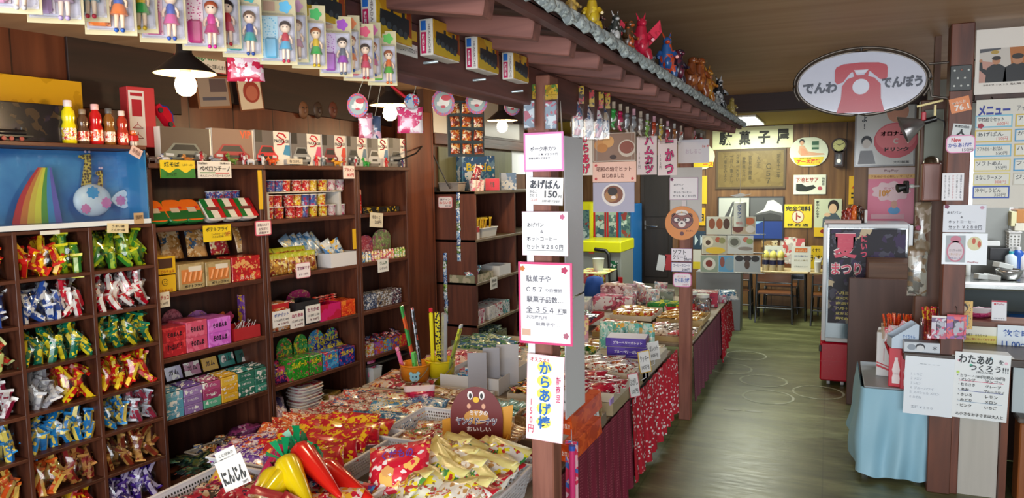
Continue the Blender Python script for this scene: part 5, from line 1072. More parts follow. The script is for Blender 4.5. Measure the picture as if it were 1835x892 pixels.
HC=['#3aa048','#c01c58','#8a8a90','#9a9aa0','#b8a8a0','#7aa83a','#c84a2c','#d0b03a','#b82840','#a86838','#c05a48','#888890','#b83a38','#d0404a']
for k,c in enumerate(HC):
    px_=1095+k*12.2;P=pX(px_,212+k*3.4,-.90)
    nm=('green','magenta','grey','pale grey','beige','leaf green','orange red','mustard','crimson','brown','brick','slate','red','bright red')[k]
    t=thing('bagged_toy','%s bagged toy hanging in the row between the two posts'%nm,'toy',P,R(15));t.scale=(1.3,1.2,1)
    
    part(t,'toy',MB().ball((0,0,0),(.02,.012,.03),n=10,m=6).ball((.006,-.004,.03),(.012,.01,.012),n=10,m=6).tube([(0,0,-.02),(.012,-.003,-.05)],[.008,.004],7),wrap(c,'#d8d0c8',scale=60,share=.8));part(t,'header',MB().box((0,0,.058),(.03,.002,.03)),flat(random.choice(['#d89aa8','#c8c0b8','#c0a890']),.5));part(t,'film',bag_mesh(.05,.12,.03,[FILM2],k,5,5,.03),None)
    part(t,'string',MB().tube([(0,0,.07),(0,0,max(.08,1.91-P.z))],.001,5),flat('#a89c90',.6))
# second post
Y2=5.012
cardY('paper_strip','pale sheet behind the notices of the second post','paper',(1201,300,1258,398),Y2+.004,face='#b8b6b4')
cardY('notice','small white fried bread and coffee notice on the second post','sign',(1200,318,1251,358),Y2-.002,face='#e8e4ea',border='#b088a8',bw=.02,texts=[('あげパン',-.18,.18,.34,.1,G),('＆',-.04,.02,.06,.08,G),('ホットコーヒー',-.04,-.16,.62,.1,G),('セット ￥２８０円',.02,-.33,.78,.11,G)],art=lambda mb,mi,W,H,y:flower(mb,-W*.42,H*.42,W*.055,y-.001,y,mi('#7a1c58'),5))
def animal_sign():
    l,w_,h_=rectY(1192,369,1253,430,Y2-.006);t=thing('round_sign','round orange sign with a bear-like animal face in a sailor cap','sign',l,0);r_=w_/2
    mb=MB();disc(mb,0,0,r_,r_*1.0,-.003,.003,0,40);part(t,'disc',mb,flat('#dc8a3c',.4))
    m=MB();D=lambda cx,cz,rx,rz_,k,mi:disc(m,cx*r_,cz*r_,rx*r_,rz_*r_,-.003-.0008*k,-.0025,mi,24)
    for q in(-1,1):D(q*.45,.42,.17,.17,1,1);D(q*.45,.42,.12,.12,2,0)
    D(0,.15,.66,.52,2,1);D(0,.15,.62,.48,3,0)
    for q in(-1,1):D(q*.32,.18,.27,.2,4,2);D(q*.3,.2,.16,.12,5,3);D(q*.22,.2,.06,.08,6,1)
    D(0,-.05,.22,.2,6,3);D(0,.0,.07,.05,7,1);D(0,.62,.36,.17,6,3);D(0,.54,.32,.08,7,1);D(0,.53,.28,.06,8,3);D(0,.64,.05,.05,8,4);D(0,-.62,.12,.12,2,2)
    put_text(m,'さんぎん',.45*r_,-.45*r_,.42*r_,.10*r_,-.0045,2,.02)
    part(t,'animal_face',m,[flat('#8a4a40',.4),flat('#2a1820',.4),flat('#5a2430',.4),flat('#e8e0dc',.4),flat('#d0a030',.4)])
animal_sign()
solo('notice_clip',MB().box((0,0,0),(.03,.004,.04)),flat('#d8d0d4',.5),'tiny white tag hanging over the round orange sign','tag',pY(1226,364,Y2-.004),0)
cardY('notice','handwritten soft cream notice under the round orange sign','sign',(1203,445,1240,468),Y2-.002,face='#e4e0ea',border='#a070a0',bw=.03,texts=[('ソフト',-.1,.22,.62,.38,'#1c1c28',.02),('クリーム',-.08,-.18,.7,.36,'#1c1c28',.02),('200円',.3,-.36,.36,.18,'#3a3a48')])
cardY('notice','white coffee float notice with violet border on the second post','sign',(1203,470,1240,487),Y2-.003,face='#e4e2ea',border='#5a5a98',bw=.06,texts=[('コーヒーフロート',0,.18,.8,.32,'#3a4a7a',.01),('200円',.22,-.25,.4,.32,'#3a3a60')])
cardY('notice','rounded white notice with pink border and blue lettering, lowest on the second post','sign',(1206,489,1239,514),Y2-.004,face='#e8e4ec',border='#d878b0',bw=.06,corner=.25,texts=[('オススメ!!',-.02,.25,.5,.14,'#d07a98'),('からあげ棒',0,-.02,.8,.34,'#2a58b0',.02),('150円',.2,-.32,.3,.14,'#c06a88')])
# ---- vinyl monsters along the eave
def monster(h,c,s=0,pose='dino'):
    """an upright toy dinosaur h high, facing -y"""
    mb=MB();u=h
    mb.tube([(0,.30*u,.10*u),(0,.16*u,.16*u),(0,.05*u,.30*u),(0,.0,.48*u),(0,-.02*u,.66*u),(0,-.04*u,.80*u)],[.03*u,.10*u,.17*u,.18*u,.13*u,.10*u],12,0)
    mb.ball((0,-.07*u,.86*u),(.10*u,.13*u,.10*u),0,n=12);mb.ball((0,-.16*u,.83*u),(.06*u,.08*u,.045*u),1,n=10);mb.ball((0,-.02*u,.40*u),(.12*u,.19*u,.2*u),1,n=12)
    mb.tube([(0,.28*u,.11*u),(.05*u,.42*u,.06*u),(.12*u,.52*u,.04*u)],[.06*u,.035*u,.01*u],8,0)
    for q in(-1,1):
        mb.tube([(q*.12*u,0,.30*u),(q*.16*u,-.05*u,.16*u),(q*.15*u,-.01*u,.04*u)],[.11*u,.085*u,.07*u],10,0);mb.ball((q*.15*u,-.06*u,.03*u),(.075*u,.11*u,.035*u),0,n=10)
        mb.tube([(q*.14*u,-.03*u,.62*u),(q*.22*u,-.10*u,.52*u),(q*.20*u,-.20*u,.50*u)],[.065*u,.05*u,.035*u],8,0)
        mb.ball((q*.06*u,-.13*u,.90*u),.018*u,2,n=6,m=4)
        if s&1:mb.tube([(q*.05*u,-.03*u,.93*u),(q*.10*u,.0,1.08*u)],[.03*u,.004*u],6,1)
        if s&4:mb.prism([(q*.1*u,.62*u),(q*.42*u,.95*u),(q*.46*u,.70*u),(q*.36*u,.58*u),(q*.2*u,.42*u)],.02*u,.05*u,1)
    if s&2:
        for k in range(7):
            z=(.28+.1*k)*u;y=(.22-.03*k)*u;mb.add([(-.015*u,y-.05*u,z),(.015*u,y-.05*u,z),(0,y-.03*u,z+.07*u),(0,y+.07*u,z+.06*u)],[(0,1,3),(1,2,3),(2,0,3),(0,2,1)],1)
    return mb
MON=[(1003,0,38,'#2a4a38','#b08a30',2,'green and gold striped vinyl monster cut by the top of the frame',0),(1037,-6,43,'#8a7038','#c0a050',0,'metallic gold vinyl monster at the top of the eave',0),(1073,5,68,'#b89820','#d8bc30',2,'mustard yellow vinyl monster leaning out with spiny back',-25),(1088,46,84,'#241418','#5a2a20',2,'dark maroon vinyl monster behind the yellow one',20),
       (1113,46,98,'#2c3230','#c8c8c8',1,'black and white vinyl monster with horns and open jaws',-10),(1135,62,116,'#4a3420','#b8501c',2,'brown and orange vinyl monster beside the red one',15),(1158,36,122,'#b01838','#d02848',5,'bright red winged vinyl monster, tallest on the eave',-20),(1178,118,143,'#4a5058','#6a7078',2,'low grey vinyl monster with ringed tail',60),(1203,88,152,'#2a5a9a','#d04a20',1,'blue vinyl monster with orange red head',-30),
       (1222,108,164,'#2a1c30','#6a2038',2,'black and purple vinyl monster with ridged back',10),(1244,122,178,'#7a3c1c','#a05a2c',0,'brown vinyl monster, first of the brown pair',25),(1259,124,186,'#8a4420','#b0642c',0,'brown vinyl monster, second of the brown pair',-10),(1273,138,190,'#a8641c','#c88a30',1,'amber vinyl monster behind the brown pair',0),(1293,150,198,'#1c1c20','#c8c8cc',1,'black vinyl monster with white markings',-20),(1290,176,201,'#8a8a88','#b8b8b4',0,'small grey white vinyl monster in front of the black one',-40),(1316,180,212,'#a08a48','#c0aa60',0,'little tan vinyl dinosaur last on the eave',-30)]
for px_,yt,yf,c1,c2,s,lab,yaw_ in MON:
    P=pX(px_,yf,EX-.015);dep=(P-CAM).dot(fw);h=(yf-yt)*dep/1320*(1.0 if s==5 else 1.25)
    solo('vinyl_monster',monster(h,0,s),[wrap(c1,c1,c2,scale=4/h,share=.8,rough=.3),wrap(c2,c2,c1,scale=4/h,share=.8,rough=.3),flat('#e8e8e0',.3)],lab,'toy',(P.x-.02,P.y,2.062),(0,0,R(50+yaw_)))
# ---------- wall things high on the left
cardL('picture_card','white handwritten card high behind the front lamp','card',(312,78,404,127),-.30,face='#ddd6cc',border='#a83030',bw=.03,texts=[('lagram',.1,.0,.4,.24,'#1c7a3a',.02),('フォロー お願いします',.25,-.28,.46,.16,'#3a3430'),('駄菓子',-.38,.3,.2,.2,'#3a3430')])
cardL('framed_print','thin wooden frame with a printed sheet tilted out from the wall','picture',(352,136,412,194),-.28,face='#8a7a70',border='#7a4a2a',bw=.07,tilt=R(-6),art=lambda mb,mi,W,H,y:(mb.prism([(-W*.1,0),(W*.4,0),(W*.4,H*.4),(-W*.1,H*.4)],y-.001,y,mi('#4a3a40')),mb.box((0,y,-H*.2),(W*.7,.001,H*.1),mi('#3a3a50'))))
cardL('framed_print','narrow white frame with a red oval picture beside the frame on the wall','picture',(426,138,470,198),-.27,face='#c8b8a4',border='#6a3a22',bw=.05,tilt=R(-8),art=lambda mb,mi,W,H,y:(disc(mb,W*.05,H*.05,W*.34,H*.32,y-.001,y,mi('#8a2a20')),disc(mb,W*.05,H*.02,W*.24,H*.22,y-.002,y,mi('#a85a48'))))
for k,px_ in enumerate((543,569,596)):
    P=pL(px_,197,-.31);solo('wall_mask',MB().ball((0,0,0),(.045,.02,.06),n=14).ball((0,-.02,-.005),(.010,.012,.02),n=8).ball((-.016,-.014,.015),(.009,.006,.006),1,n=8).ball((.016,-.014,.015),(.009,.006,.006),1,n=8),[flat(('#6a4630','#3a2820','#5a2c20')[k],.5),flat('#1c1210',.6)],('light brown','dark brown','reddish')[k]+' wooden mask high on the panelled wall','mask',P,RL)
solo('wall_board',MB().box((0,0,0),(1.7,.02,.34),b=.003),wood('#1c0d09','#2e1812',.8,'x',.6),'long very dark board high on the panelled wall over the car boxes','board',LW(3.75,-.315,2.30),(0,R(2),RL))
solo('wall_board',MB().box((0,0,0),(.62,.02,.36),b=.003),wood('#1c0d09','#2e1812',.8,'x',.6),'very dark board high on the wall behind the front lamp','board',LW(2.42,-.315,2.24),(0,0,RL))
# ============================================================ SALES TABLES
TBZ=.50
CLM1=wrap('#7a1c34','#8a2a40','#6a1428',scale=90,rough=.85,coat=0)
def cloth_tex(base,dot,scale,sx=1,sy=1,size=.3):
    m,N,L,b=newmat('printed_cloth');tc=N.new('ShaderNodeTexCoord');mp=N.new('ShaderNodeMapping');mp.inputs['Scale'].default_value=(1,sy,1)
    L.new(tc.outputs['Object'],mp.inputs[0]);v=N.new('ShaderNodeTexVoronoi');v.inputs['Scale'].default_value=scale;v.inputs['Randomness'].default_value=sx;L.new(mp.outputs[0],v.inputs['Vector'])
    lt=N.new('ShaderNodeMath');lt.operation='LESS_THAN';lt.inputs[1].default_value=size;L.new(v.outputs['Distance'],lt.inputs[0])
    mx=N.new('ShaderNodeMix');mx.data_type='RGBA';L.new(lt.outputs[0],mx.inputs[0]);mx.inputs[6].default_value=lin(base);mx.inputs[7].default_value=lin(dot)
    L.new(mx.outputs[2],b.inputs['Base Color']);b.inputs['Roughness'].default_value=.85;return m
def table(label,x0,x1,y0,y1,z):
    t=thing('sales_table',label,'table',((x0+x1)/2,(y0+y1)/2,0),0);w_,d=x1-x0,y1-y0
    part(t,'tabletop',MB().box((0,0,z-.0125),(w_,d,.025),b=.003),wood('#7a6a58','#9a8a74',1,'y',.6))
    for sx_ in(-1,1):
        for sy in(-1,0,1)if d>2 else(-1,1):part(t,'leg',MB().box((sx_*(w_/2-.06),sy*(d/2-.06),(z-.025)/2),(.05,.05,z-.025),b=.002),W_UP)
    return t
table('near sales table carrying the white perforated baskets',-2.12,-.965,1.62,2.66,TBZ)
table('long low sales table covered with trays of sweets between shelves and aisle',-2.42,-.965,2.665,4.93,TBZ)
table('second low sales table farther down the aisle behind the second post',-2.1,-.865,5.16,7.3,.50)
def drape(label,pts_top,z0f,z1,mat,amp=.012,wl=.11,cat='tablecloth',n=None):
    """cloth hanging from a line of points at the table edge down to height z1"""
    A,B=Vector(pts_top[0]),Vector(pts_top[1]);Ln=(B-A).length;n=n or max(12,int(Ln/.018));d=(B-A).normalized();nrm=Vector((d.y,-d.x,0));m=9;vs=[];fs=[]
    for j in range(m+1):
        v=j/m
        for i in range(n+1):
            u=i/n;q=A+(B-A)*u;zt=q.z;zb=z1 if not callable(z1)else z1(u)
            k=amp*(.15+.85*v)*(math.sin(2*PI*u*Ln/wl+.8*math.sin(u*9))+.45*math.sin(2*PI*u*Ln/wl*2.3+1.3));p=q+nrm*(k+.012*v);vs.append((p.x,p.y,zt*(1-v)+zb*v+.003*math.sin(u*40)*v))
    for j in range(m):
        for i in range(n):fs.append((j*(n+1)+i,j*(n+1)+i+1,(j+1)*(n+1)+i+1,(j+1)*(n+1)+i))
    N=len(vs);vs2=[(x-nrm.x*.003,y-nrm.y*.003,z)for x,y,z in vs]
    return solo('tablecloth',MB().add(vs+vs2,fs+[tuple(N+q for q in f[::-1])for f in fs],0,None,True),mat,label,cat)
XF=-.945
ya=pX(1128,720,XF).y
drape('dark red small-patterned cloth hanging on the aisle side by the front post',((XF,2.40,TBZ),(XF,ya+.02,TBZ)),0,.03,cloth_tex('#781a34','#a04a5c',75,.1,1,.30),.014,.13)
drape('bright red cloth with small white flowers on the aisle side before the second post',((XF+.014,ya,TBZ),(XF+.014,4.99,TBZ)),0,lambda u:.05+.05*u,cloth_tex('#b8142c','#e4d4d4',42,.9,1,.30),.022,.14)
drape('dark red cloth on the front end of the long table',((-2.11,1.60,TBZ),(XF,1.60,TBZ)),0,.03,cloth_tex('#781a34','#a04a5c',75,.1,1,.30),.012,.15)
drape('plum striped cloth hanging from the second table',((-.848,5.14,TBZ),(-.848,6.55,TBZ)),0,lambda u:.10+.03*u,cloth_tex('#643040','#7a4450',60,.05,.2,.34),.010,.17)
drape('red flowered cloth at the far end of the second table',((-.838,6.50,.52),(-.838,7.28,.50)),0,lambda u:.06+.16*u,cloth_tex('#b8142c','#dcc8c8',42,.9,1,.30),.016,.14)
# ---- perforated baskets in front
def pbasket(label,cx,cy,rz,wd,d,h,z=TBZ+.001):return basket(label,(cx,cy,z),rz,wd,d,h,'#dfdfe2',holes=2)
def at(px_,py,z=TBZ):p=pZ(px_,py,z);return p.x,p.y
def bag(nm,lab,px_,py,z,wd,h,d,cols,rot,seed,group=None,cat='snack bag',text=None,scale=None,top=None):
    ms=[wrap(*cols,scale=1.7*scale if scale else 4/min(wd,h),share=.42)]+([flat(top,.3)]if top else[])
    if text:ms.append(flat(text[4]if len(text)>4 else '#f4f4f4',.4))
    return solo(nm,bag_mesh(wd,h,d,ms,seed,8,8,text=text,mi_top=1 if top else 0),None,lab,cat,(*at(px_,py,z),z),rot,group)
rz_t=R(0)
pbasket('white perforated basket of carrot-shaped bags at the near edge',-1.75,1.83,0,.66,.42,.11)
pbasket('large white perforated basket of yellow and white snack bags nearest the front post',-1.185,2.21,0,.40,.46,.11)
pbasket('white perforated basket behind the brown doughnut display',-1.36,2.72,0,.72,.42,.11)
pbasket('white perforated basket of red sun-printed packs',-1.93,2.36,0,.56,.54,.10)
# carrots: cone bags with green twisted tops
def carrot(c,seed):
    rnd=random.Random(seed);L=.25
    body=MB().lathe([(.001,-L*.6),(.008,-L*.57),(.018,-L*.35),(.029,-L*.05),(.036,L*.18),(.034,L*.26),(.020,L*.32),(.010,L*.35)],18)
    for k in range(len(body.v)):body.v[k]=tuple(q*(1+rnd.uniform(-.05,.05))for q in body.v[k][:2])+(body.v[k][2],)
    top=MB()
    for k in range(7):
        a=2*PI*k/7;top.add([(.004*math.cos(a),.004*math.sin(a),L*.34),(.010*math.cos(a+.5),.010*math.sin(a+.5),L*.35),(.045*math.cos(a+.35),.045*math.sin(a+.35),L*(.46+.06*rnd.random())),(.040*math.cos(a-.15),.040*math.sin(a-.15),L*(.5+.05*rnd.random()))],[(0,1,2,3),(3,2,1,0)])
    lt=MB();put_text(lt,'にんじん',0,-.01,.03,.07,-.0395,0,.03,None,True)
    return('carrot_bag','snack bag',[('body',body.mesh([flat(c,.2,0,.4)]),[('lettering',lt.mesh([flat('#1c1c1c',.5)]))]),('green_top',top.mesh([flat('#0f8a54',.25,0,.3)]),[])])
CR={c:carrot(h,i)for i,(c,h)in enumerate((('yellow','#ecd010'),('red','#d42018'),('magenta','#c4145c')))}
for k,(c,px_,py,dx,dy,zz,lab)in enumerate((('yellow',528,858,.8,-.55,.645,'yellow carrot-shaped bag pointing towards the viewer'),('red',560,832,.9,-.45,.66,'long red carrot-shaped bag lying over the others'),('magenta',566,850,.9,-.5,.60,'magenta carrot-shaped bag under the long red one'),('yellow',500,868,.1,-1,.63,'upright yellow carrot-shaped bag next to the name card'),
                                                 ('magenta',492,838,.25,-1,.62,'magenta carrot-shaped bag behind the upright yellow one'),('yellow',472,884,.3,-1,.61,'yellow carrot-shaped bag cut by the lower edge'),('red',612,862,1,-.25,.60,'red carrot-shaped bag with its green top among bags'),('magenta',545,884,.95,-.3,.56,'magenta carrot-shaped bag at the bottom of the pile'))):
    d=Vector((dx,dy,-.25)).normalized();q=d.to_track_quat('-Z','Y');e=q.to_euler()
    zz+=.035;place(CR[c],(*at(px_,py,zz),zz),(e.x,e.y,e.z),lab,'carrot-shaped bags').scale=(1.25,1.25,1.4)
def ninjin():
    l=Vector((*at(418,846,.68),.68));return board('name_card','white tilted card with thick black brush lettering in the near basket','sign',l,.098,.105,R(25),face='#e8e4dc',tilt=R(-24),lean=R(-12),th=.003,texts=[('にんじん',.0,-.08,.84,.5,'#10120f',.05),('20円',.3,-.42,.2,.1,'#3a3a40')])
ninjin()
board('name_card','small crumpled white note stuck behind the black-lettered card','sign',Vector((*at(408,822,.72),.72)),.075,.07,R(25),face='#dcd8d0',tilt=R(-24),lean=R(-16),texts=[('くじ付あり',0,.25,.7,.16,'#5a5a58'),('晴れたら',0,.02,.7,.16,'#5a5a58'),('おまけ',0,-.24,.6,.16,'#5a5a58')])
sup=solo('card_stick',MB().tube([Vector((*at(418,856,.66),.66)),Vector((*at(420,880,.53),.52))],.003,6),flat('#d8d8d8',.4),'thin clear stick holding up the black-lettered card','stick')
# bags
def fill(nm,lab,group,x0,x1,y0,y1,z,nx,ny,wd,h,d,combos,seed,tilt=-66,yaw=0,jit=.35,dz=.012,cat='snack',scale=None,text=None,top=None,rise=0):
    ms=[]
    for i,c in enumerate(combos):
        m_=[wrap(*c,scale=1.7*scale if scale else 4/min(wd,h),share=.42)]+([flat(top,.3)]if top else[])+([flat(text[4],.4)]if text else[])
        ms.append(bag_mesh(wd,h,d,m_,seed+i,8,8,text=text,mi_top=1 if top else 0,mi_mid=0))
    for j in range(ny):
        for i in range(nx):
            x=x0+(x1-x0)*(i+.5)/nx+random.uniform(-.012,.012);y=y0+(y1-y0)*(j+.5)/ny+random.uniform(-.012,.012)
            solo(nm,ms[(i*3+j*2+random.randint(0,1))%len(ms)],None,lab,cat,(x,y,z+random.uniform(0,dz)+rise*j/max(1,ny-1)),(R(tilt+random.uniform(-12,12)),R(random.uniform(-14,14)),R(yaw)+random.uniform(-jit,jit)),group)
fill('sun_pack','red snack pack with yellow sun print lying in the middle basket','red sun packs',-2.02,-1.70,2.16,2.60,.605,4,5,.15,.13,.03,(('#b8142c','#d02034','#ecc020'),('#c01830','#e8b820','#d82838')),300,-70,20,scale=16,rise=.02)
fill('snack_pack','purple white and orange snack pack at the left of the red sun packs','purple snack packs',-2.19,-1.96,2.12,2.34,.60,3,3,.15,.11,.025,(('#5a2a98','#e4dce8','#d8581c','#7a4ab8'),('#e0d4e4','#5a2a98','#d86a1c')),310,-72,25,scale=26,text=('ラムネ',.5,.2,.0,'#f0e8f0'))
fill('cracker_pack','red and orange cracker pack lying behind the purple packs','cracker packs',-2.19,-2.0,2.36,2.60,.60,3,3,.14,.11,.025,(('#a82028','#d87a3c','#e8d0b0','#c03a30'),('#d87038','#b02830','#e8d8c0')),320,-72,25,scale=30,text=('えび',.4,.25,.0,'#f0e0d0'))
solo('open_tray',carton(.56,.55,.05,flat('#d0c8b8',.5),open_=True),None,'pale open tray of fanned packs between the shelves and the orange pail','tray',(-2.02,2.66,TBZ+.001),0)
fill('wafer_pack','blue and white snack pack fanned in the tray in front of the red bag','fanned blue packs',-1.98,-1.76,2.68,3.16,.565,3,5,.16,.12,.02,(('#2a78b8','#d0dce4','#4a98d0','#1c5a98'),('#3a88c0','#c8d8e4','#d8c070'),('#d0c090','#b03a30','#e8e0d0')),330,-78,35,scale=26,text=('ソーダ',.6,.22,.0,'#f4f4f8'))
fill('choco_pack','brown and silver snack pack in the tray behind the blue packs','brown and silver packs',-2.28,-2.0,2.68,3.16,.56,3,5,.16,.11,.02,(('#6a3a2c','#c8b8b0','#9a6a50','#c83848'),('#b0a8a8','#a82838','#e0dcd8'),('#c84838','#d8d0c8','#4a70a0')),340,-78,35,scale=30,text=('チョコ',.6,.2,.0,'#f4ece8'))
bag('snack_bag','big red snack bag with cartoon fruit print at the near edge',715,838,.66,.23,.19,.05,('#c01830','#d83848','#e8b860','#d8a060','#e8dcd8'),(R(-50),R(-10),R(18)),350,text=('くだもの',.5,.2,.04,'#4a2a90'),scale=13)
fill('snack_bag','multicoloured snack bag piled under the big red fruit bag','bags under the fruit bag',-1.60,-1.43,1.72,2.02,.59,2,4,.17,.14,.04,(('#c83048','#3a8ac8','#e8c030','#f0e8e8','#6a3a90'),('#d8a868','#e8d8b8','#c04030','#5a90c0'),('#c01c38','#e0c8c0','#e8b030')),360,-60,10,scale=18,cat='snack bag')
fill('snack_bag','red and violet snack bag lying among the carrot-shaped bags','bags among the carrots',-2.04,-1.62,1.68,2.0,.565,4,3,.15,.13,.035,(('#b01c38','#d83a50','#3a1c38','#e8d0c8'),('#8a1c48','#c83a68','#e0b040'),('#2a2028','#b02838','#d8c8b0')),366,-60,10,scale=18,cat='snack bag')
fill('snack_bag','clear bag of small round crackers with red strip at the lower edge','clear cracker bags',-1.66,-1.45,1.64,1.78,.625,2,2,.16,.13,.05,(('#c8a070','#d8b888','#e0d0b8','#e8e0d8'),),372,-48,8,scale=40,cat='snack bag',top='#b82838')
fill('corn_bag','yellow and white snack bag leaning in the large basket beside the front post','yellow and white bags',-1.33,-1.05,2.06,2.40,.62,4,5,.19,.15,.05,(('#d8d4c0','#e6d428','#58903a','#b03a30','#8a6a48'),('#dcd8cc','#e8e0d0','#d8c020','#b88a50'),('#dcd8d0','#e0d82c','#3a8040','#b83a30')),380,-58,-25,scale=15,top='#e6dc90',cat='snack bag',rise=.03,text=('コーン',.5,.2,-.02,'#c02830'))
fill('candy_bag','white bag with red letter band at the aisle end of the large basket','red banded bags',-1.08,-1.02,2.04,2.40,.625,1,4,.15,.12,.04,(('#d0c8bc','#b82030','#e8e4e0','#b09878'),),386,-55,-40,scale=28,cat='snack bag',top='#b01c2c')
fill('small_pack','small red and green pack at the bottom of the basket before the doughnuts','small packs before the doughnuts',-1.66,-1.30,2.55,2.85,.56,5,3,.12,.09,.025,(('#b0303c','#d8d0c8','#5a8a4a'),('#d8ccc0','#a83040','#c89040')),390,-68,10)
# doughnut display
def dd():
    t=thing('display_box','orange counter box with tall maroon oval header and chick face','display box',(-1.30,2.63,.605),R(16)); 
    part(t,'tray',MB().box((0,-.12,.014),(.26,.006,.028)).box((0,.02,.004),(.26,.26,.006)).box((-.128,.02,.014),(.005,.26,.028)).box((.128,.02,.014),(.005,.26,.028)),flat('#dca020',.4))
    part(t,'side_card',MB().prism([(-.145,0),(.135,0),(.15,.15),(.11,.14),(-.11,.09),(-.145,.08)],.0,.004),flat('#d8962c',.4))
    mb=MB();pts=[(-.105,.0),(.105,.0),(.108,.08)]+[(.108*math.cos(PI*i/16),.10+.125*math.sin(PI*i/16))for i in range(17)]+[(-.108,.08)]
    mb.prism(pts,-.012,-.008,0);part(t,'header_card',mb,flat('#6a1c1c',.45))
    m=MB()
    for q in(-1,1):disc(m,q*.024,.19,.0115,.018,-.0145,-.012,1);disc(m,q*.023,.188,.006,.011,-.0155,-.012,2)
    disc(m,0,.172,.013,.012,-.015,-.012,3);disc(m,0,.1,.05,.03,-.0128,-.012,4)
    for q in(-1,1):disc(m,q*.03,.145,.008,.011,-.014,-.012,5)
    put_text(m,'ミヤタの',.01,.118,.075,.022,-.0150,1,.03);put_text(m,'ヤングドーナツ',0,.083,.17,.036,-.0150,6,.07);put_text(m,'ヤングドーナツ',0,.083,.165,.032,-.0160,7,.02);put_text(m,'おいしい',.01,.05,.10,.02,-.015,1,.04)
    part(t,'print',m,[flat('#6a1c1c'),flat('#e8e0dc',.4),flat('#1c1210',.4),flat('#e0b020',.4),flat('#c89040',.4),flat('#d8a080',.4),flat('#e8e4e0',.4),flat('#3a3a68',.4)])
dd()
for k in range(6):bag('doughnut_pack','slim brown doughnut pack in the orange display box',892+k*7,792-k*4,.60,.12,.06,.02,('#b88a58','#d8b888','#8a3a28','#e0d8d0'),(R(-60),0,R(-20)),395,'doughnut packs')
# trays behind: everything laid in shallow open boxes
def tray_of(lab,tlab,x0,y0,x1,y1,z,n,make,group,tc='#d0c8b8',h=.038,cat='tray',rows=3,rzs=0,jit=.3,up=76,nm=None,lift=.018,dz=.006):
    """shallow open box standing on the table, with n packs laid in it in rows"""
    wd,d=x1-x0,y1-y0
    solo('open_tray',carton(wd,d,h,flat(tc,.5)if isinstance(tc,str)else tc,open_=True),None,tlab,'tray',((x0+x1)/2,y0,z),0)
    n=int(n*1.4);cols=math.ceil(n/rows)
    for k in range(n):
        i,j=k%cols,k//cols
        X_=x0+wd*(.10+.8*(i+.5)/cols)+random.uniform(-.01,.01);Y_=y0+d*(.12+.76*(j+.5)/rows)+random.uniform(-.01,.01)
        p=random.choice(make)if isinstance(make,list)else make
        place(p,(X_,Y_,z+h*.45+lift+dz*((i+j)%3)),(R(-up)+random.uniform(-.12,.12),random.uniform(-.12,.12),rzs+random.uniform(-jit,jit)),lab,group)
def packs(nm,wd,h,d,combos,seed,cat='candy',sc=None):wd,h=wd*1.35,h*1.5;return[(nm,cat,[('w',bag_mesh(wd,h,d*1.3,[wrap(*c,scale=sc or 2.4/min(wd,h),share=.45)],seed+i,5,5),[])])for i,c in enumerate(combos)]
z0=TBZ+.001
tray_of('red and silver small pack in the tray by the orange pail','shallow tray of red and silver packs before the orange pail',-2.36,3.35,-2.02,3.72,z0,14,packs('small_pack',.10,.06,.016,[('#a83848','#d8c8c0','#6a4a3a'),('#c8b8b0','#8a2a38','#d8a060')],400),'packs by the orange pail')
bag('snack_bag','crimson crinkled bag with white strip standing in the tray by the pails',752,712,.575,.17,.12,.06,('#b01440','#c41c4c','#901030'),(R(-12),R(-6),R(10)),404,top='#d8c8d0')
tray_of('pink and cream stick pack in the tray left of the crimson bag','shallow tray of pink and cream stick packs',-2.36,3.0,-2.02,3.32,z0,12,packs('stick_pack',.11,.05,.014,[('#c88a88','#e0d0b8','#a86058'),('#d8c8b0','#8a8a6a','#c8a090')],408),'pink and cream packs')
tray_of('thin brown and white pack in the tray before the doughnut display','shallow tray of thin brown and white packs',-1.99,3.0,-1.62,3.5,z0,18,packs('thin_pack',.13,.05,.012,[('#8a5a4a','#e0d8d0','#b89a80'),('#d8d0cc','#8a3040','#6a4a3a')],412),'thin brown packs',tc='#d8d4d0')
tray_of('red and blue small box in the white tray in front of the grey dividers','white divided tray with red and blue small boxes',-1.98,3.55,-1.62,3.98,z0,12,[('small_box','candy',[('w',MB().box((0,0,0),(.09,.06,.018),b=.002).mesh([wrap(*c,scale=40)]),[])])for c in(('#2a80b8','#c8d8e0','#c02838'),('#b82038','#e0c8c8','#3a6a9a'))],'small boxes in the white tray',tc='#dcdcdc',h=.09,up=10)
for k,(px,lab)in enumerate((((841,628,869,687),'left grey divider sheet standing in the trays'),((868,622,893,683),'second grey divider sheet from the left'),((893,612,926,672),'right pale divider sheet standing in the trays'))):
    l,w_,h_=rectY(*px,3.5+.1*k);solo('divider_sheet',MB().box((0,0,h_/2+.02),(w_*1.1,.005,h_+.04),b=.001),flat('#a8a8b0' if k<2 else '#c4c4c8',.35),lab,'divider',(l.x,l.y,z0+.02),R(25))
tray_of('turquoise wrapped stick in the tray behind the doughnut display','tray of turquoise wrapped sticks',-1.58,3.0,-1.28,3.4,z0,14,packs('wrapped_stick',.13,.03,.02,[('#7ac0c0','#c0e0e0','#4a9a9a'),('#90ccc8','#d8e8e8','#5aa8a8')],416),'turquoise sticks',rows=2,rzs=R(90),jit=.08)
tray_of('dark chocolate stick pack in the tray beside the front post','tray of dark chocolate stick packs with pink edge',-1.25,2.75,-.99,3.3,z0,20,packs('choco_stick',.14,.03,.016,[('#3a1c18','#7a3a2c','#d8b090','#a82838'),('#5a2a1c','#c8907a','#2a1410')],420),'dark chocolate sticks',tc='#c8286a',rows=2,rzs=R(70))
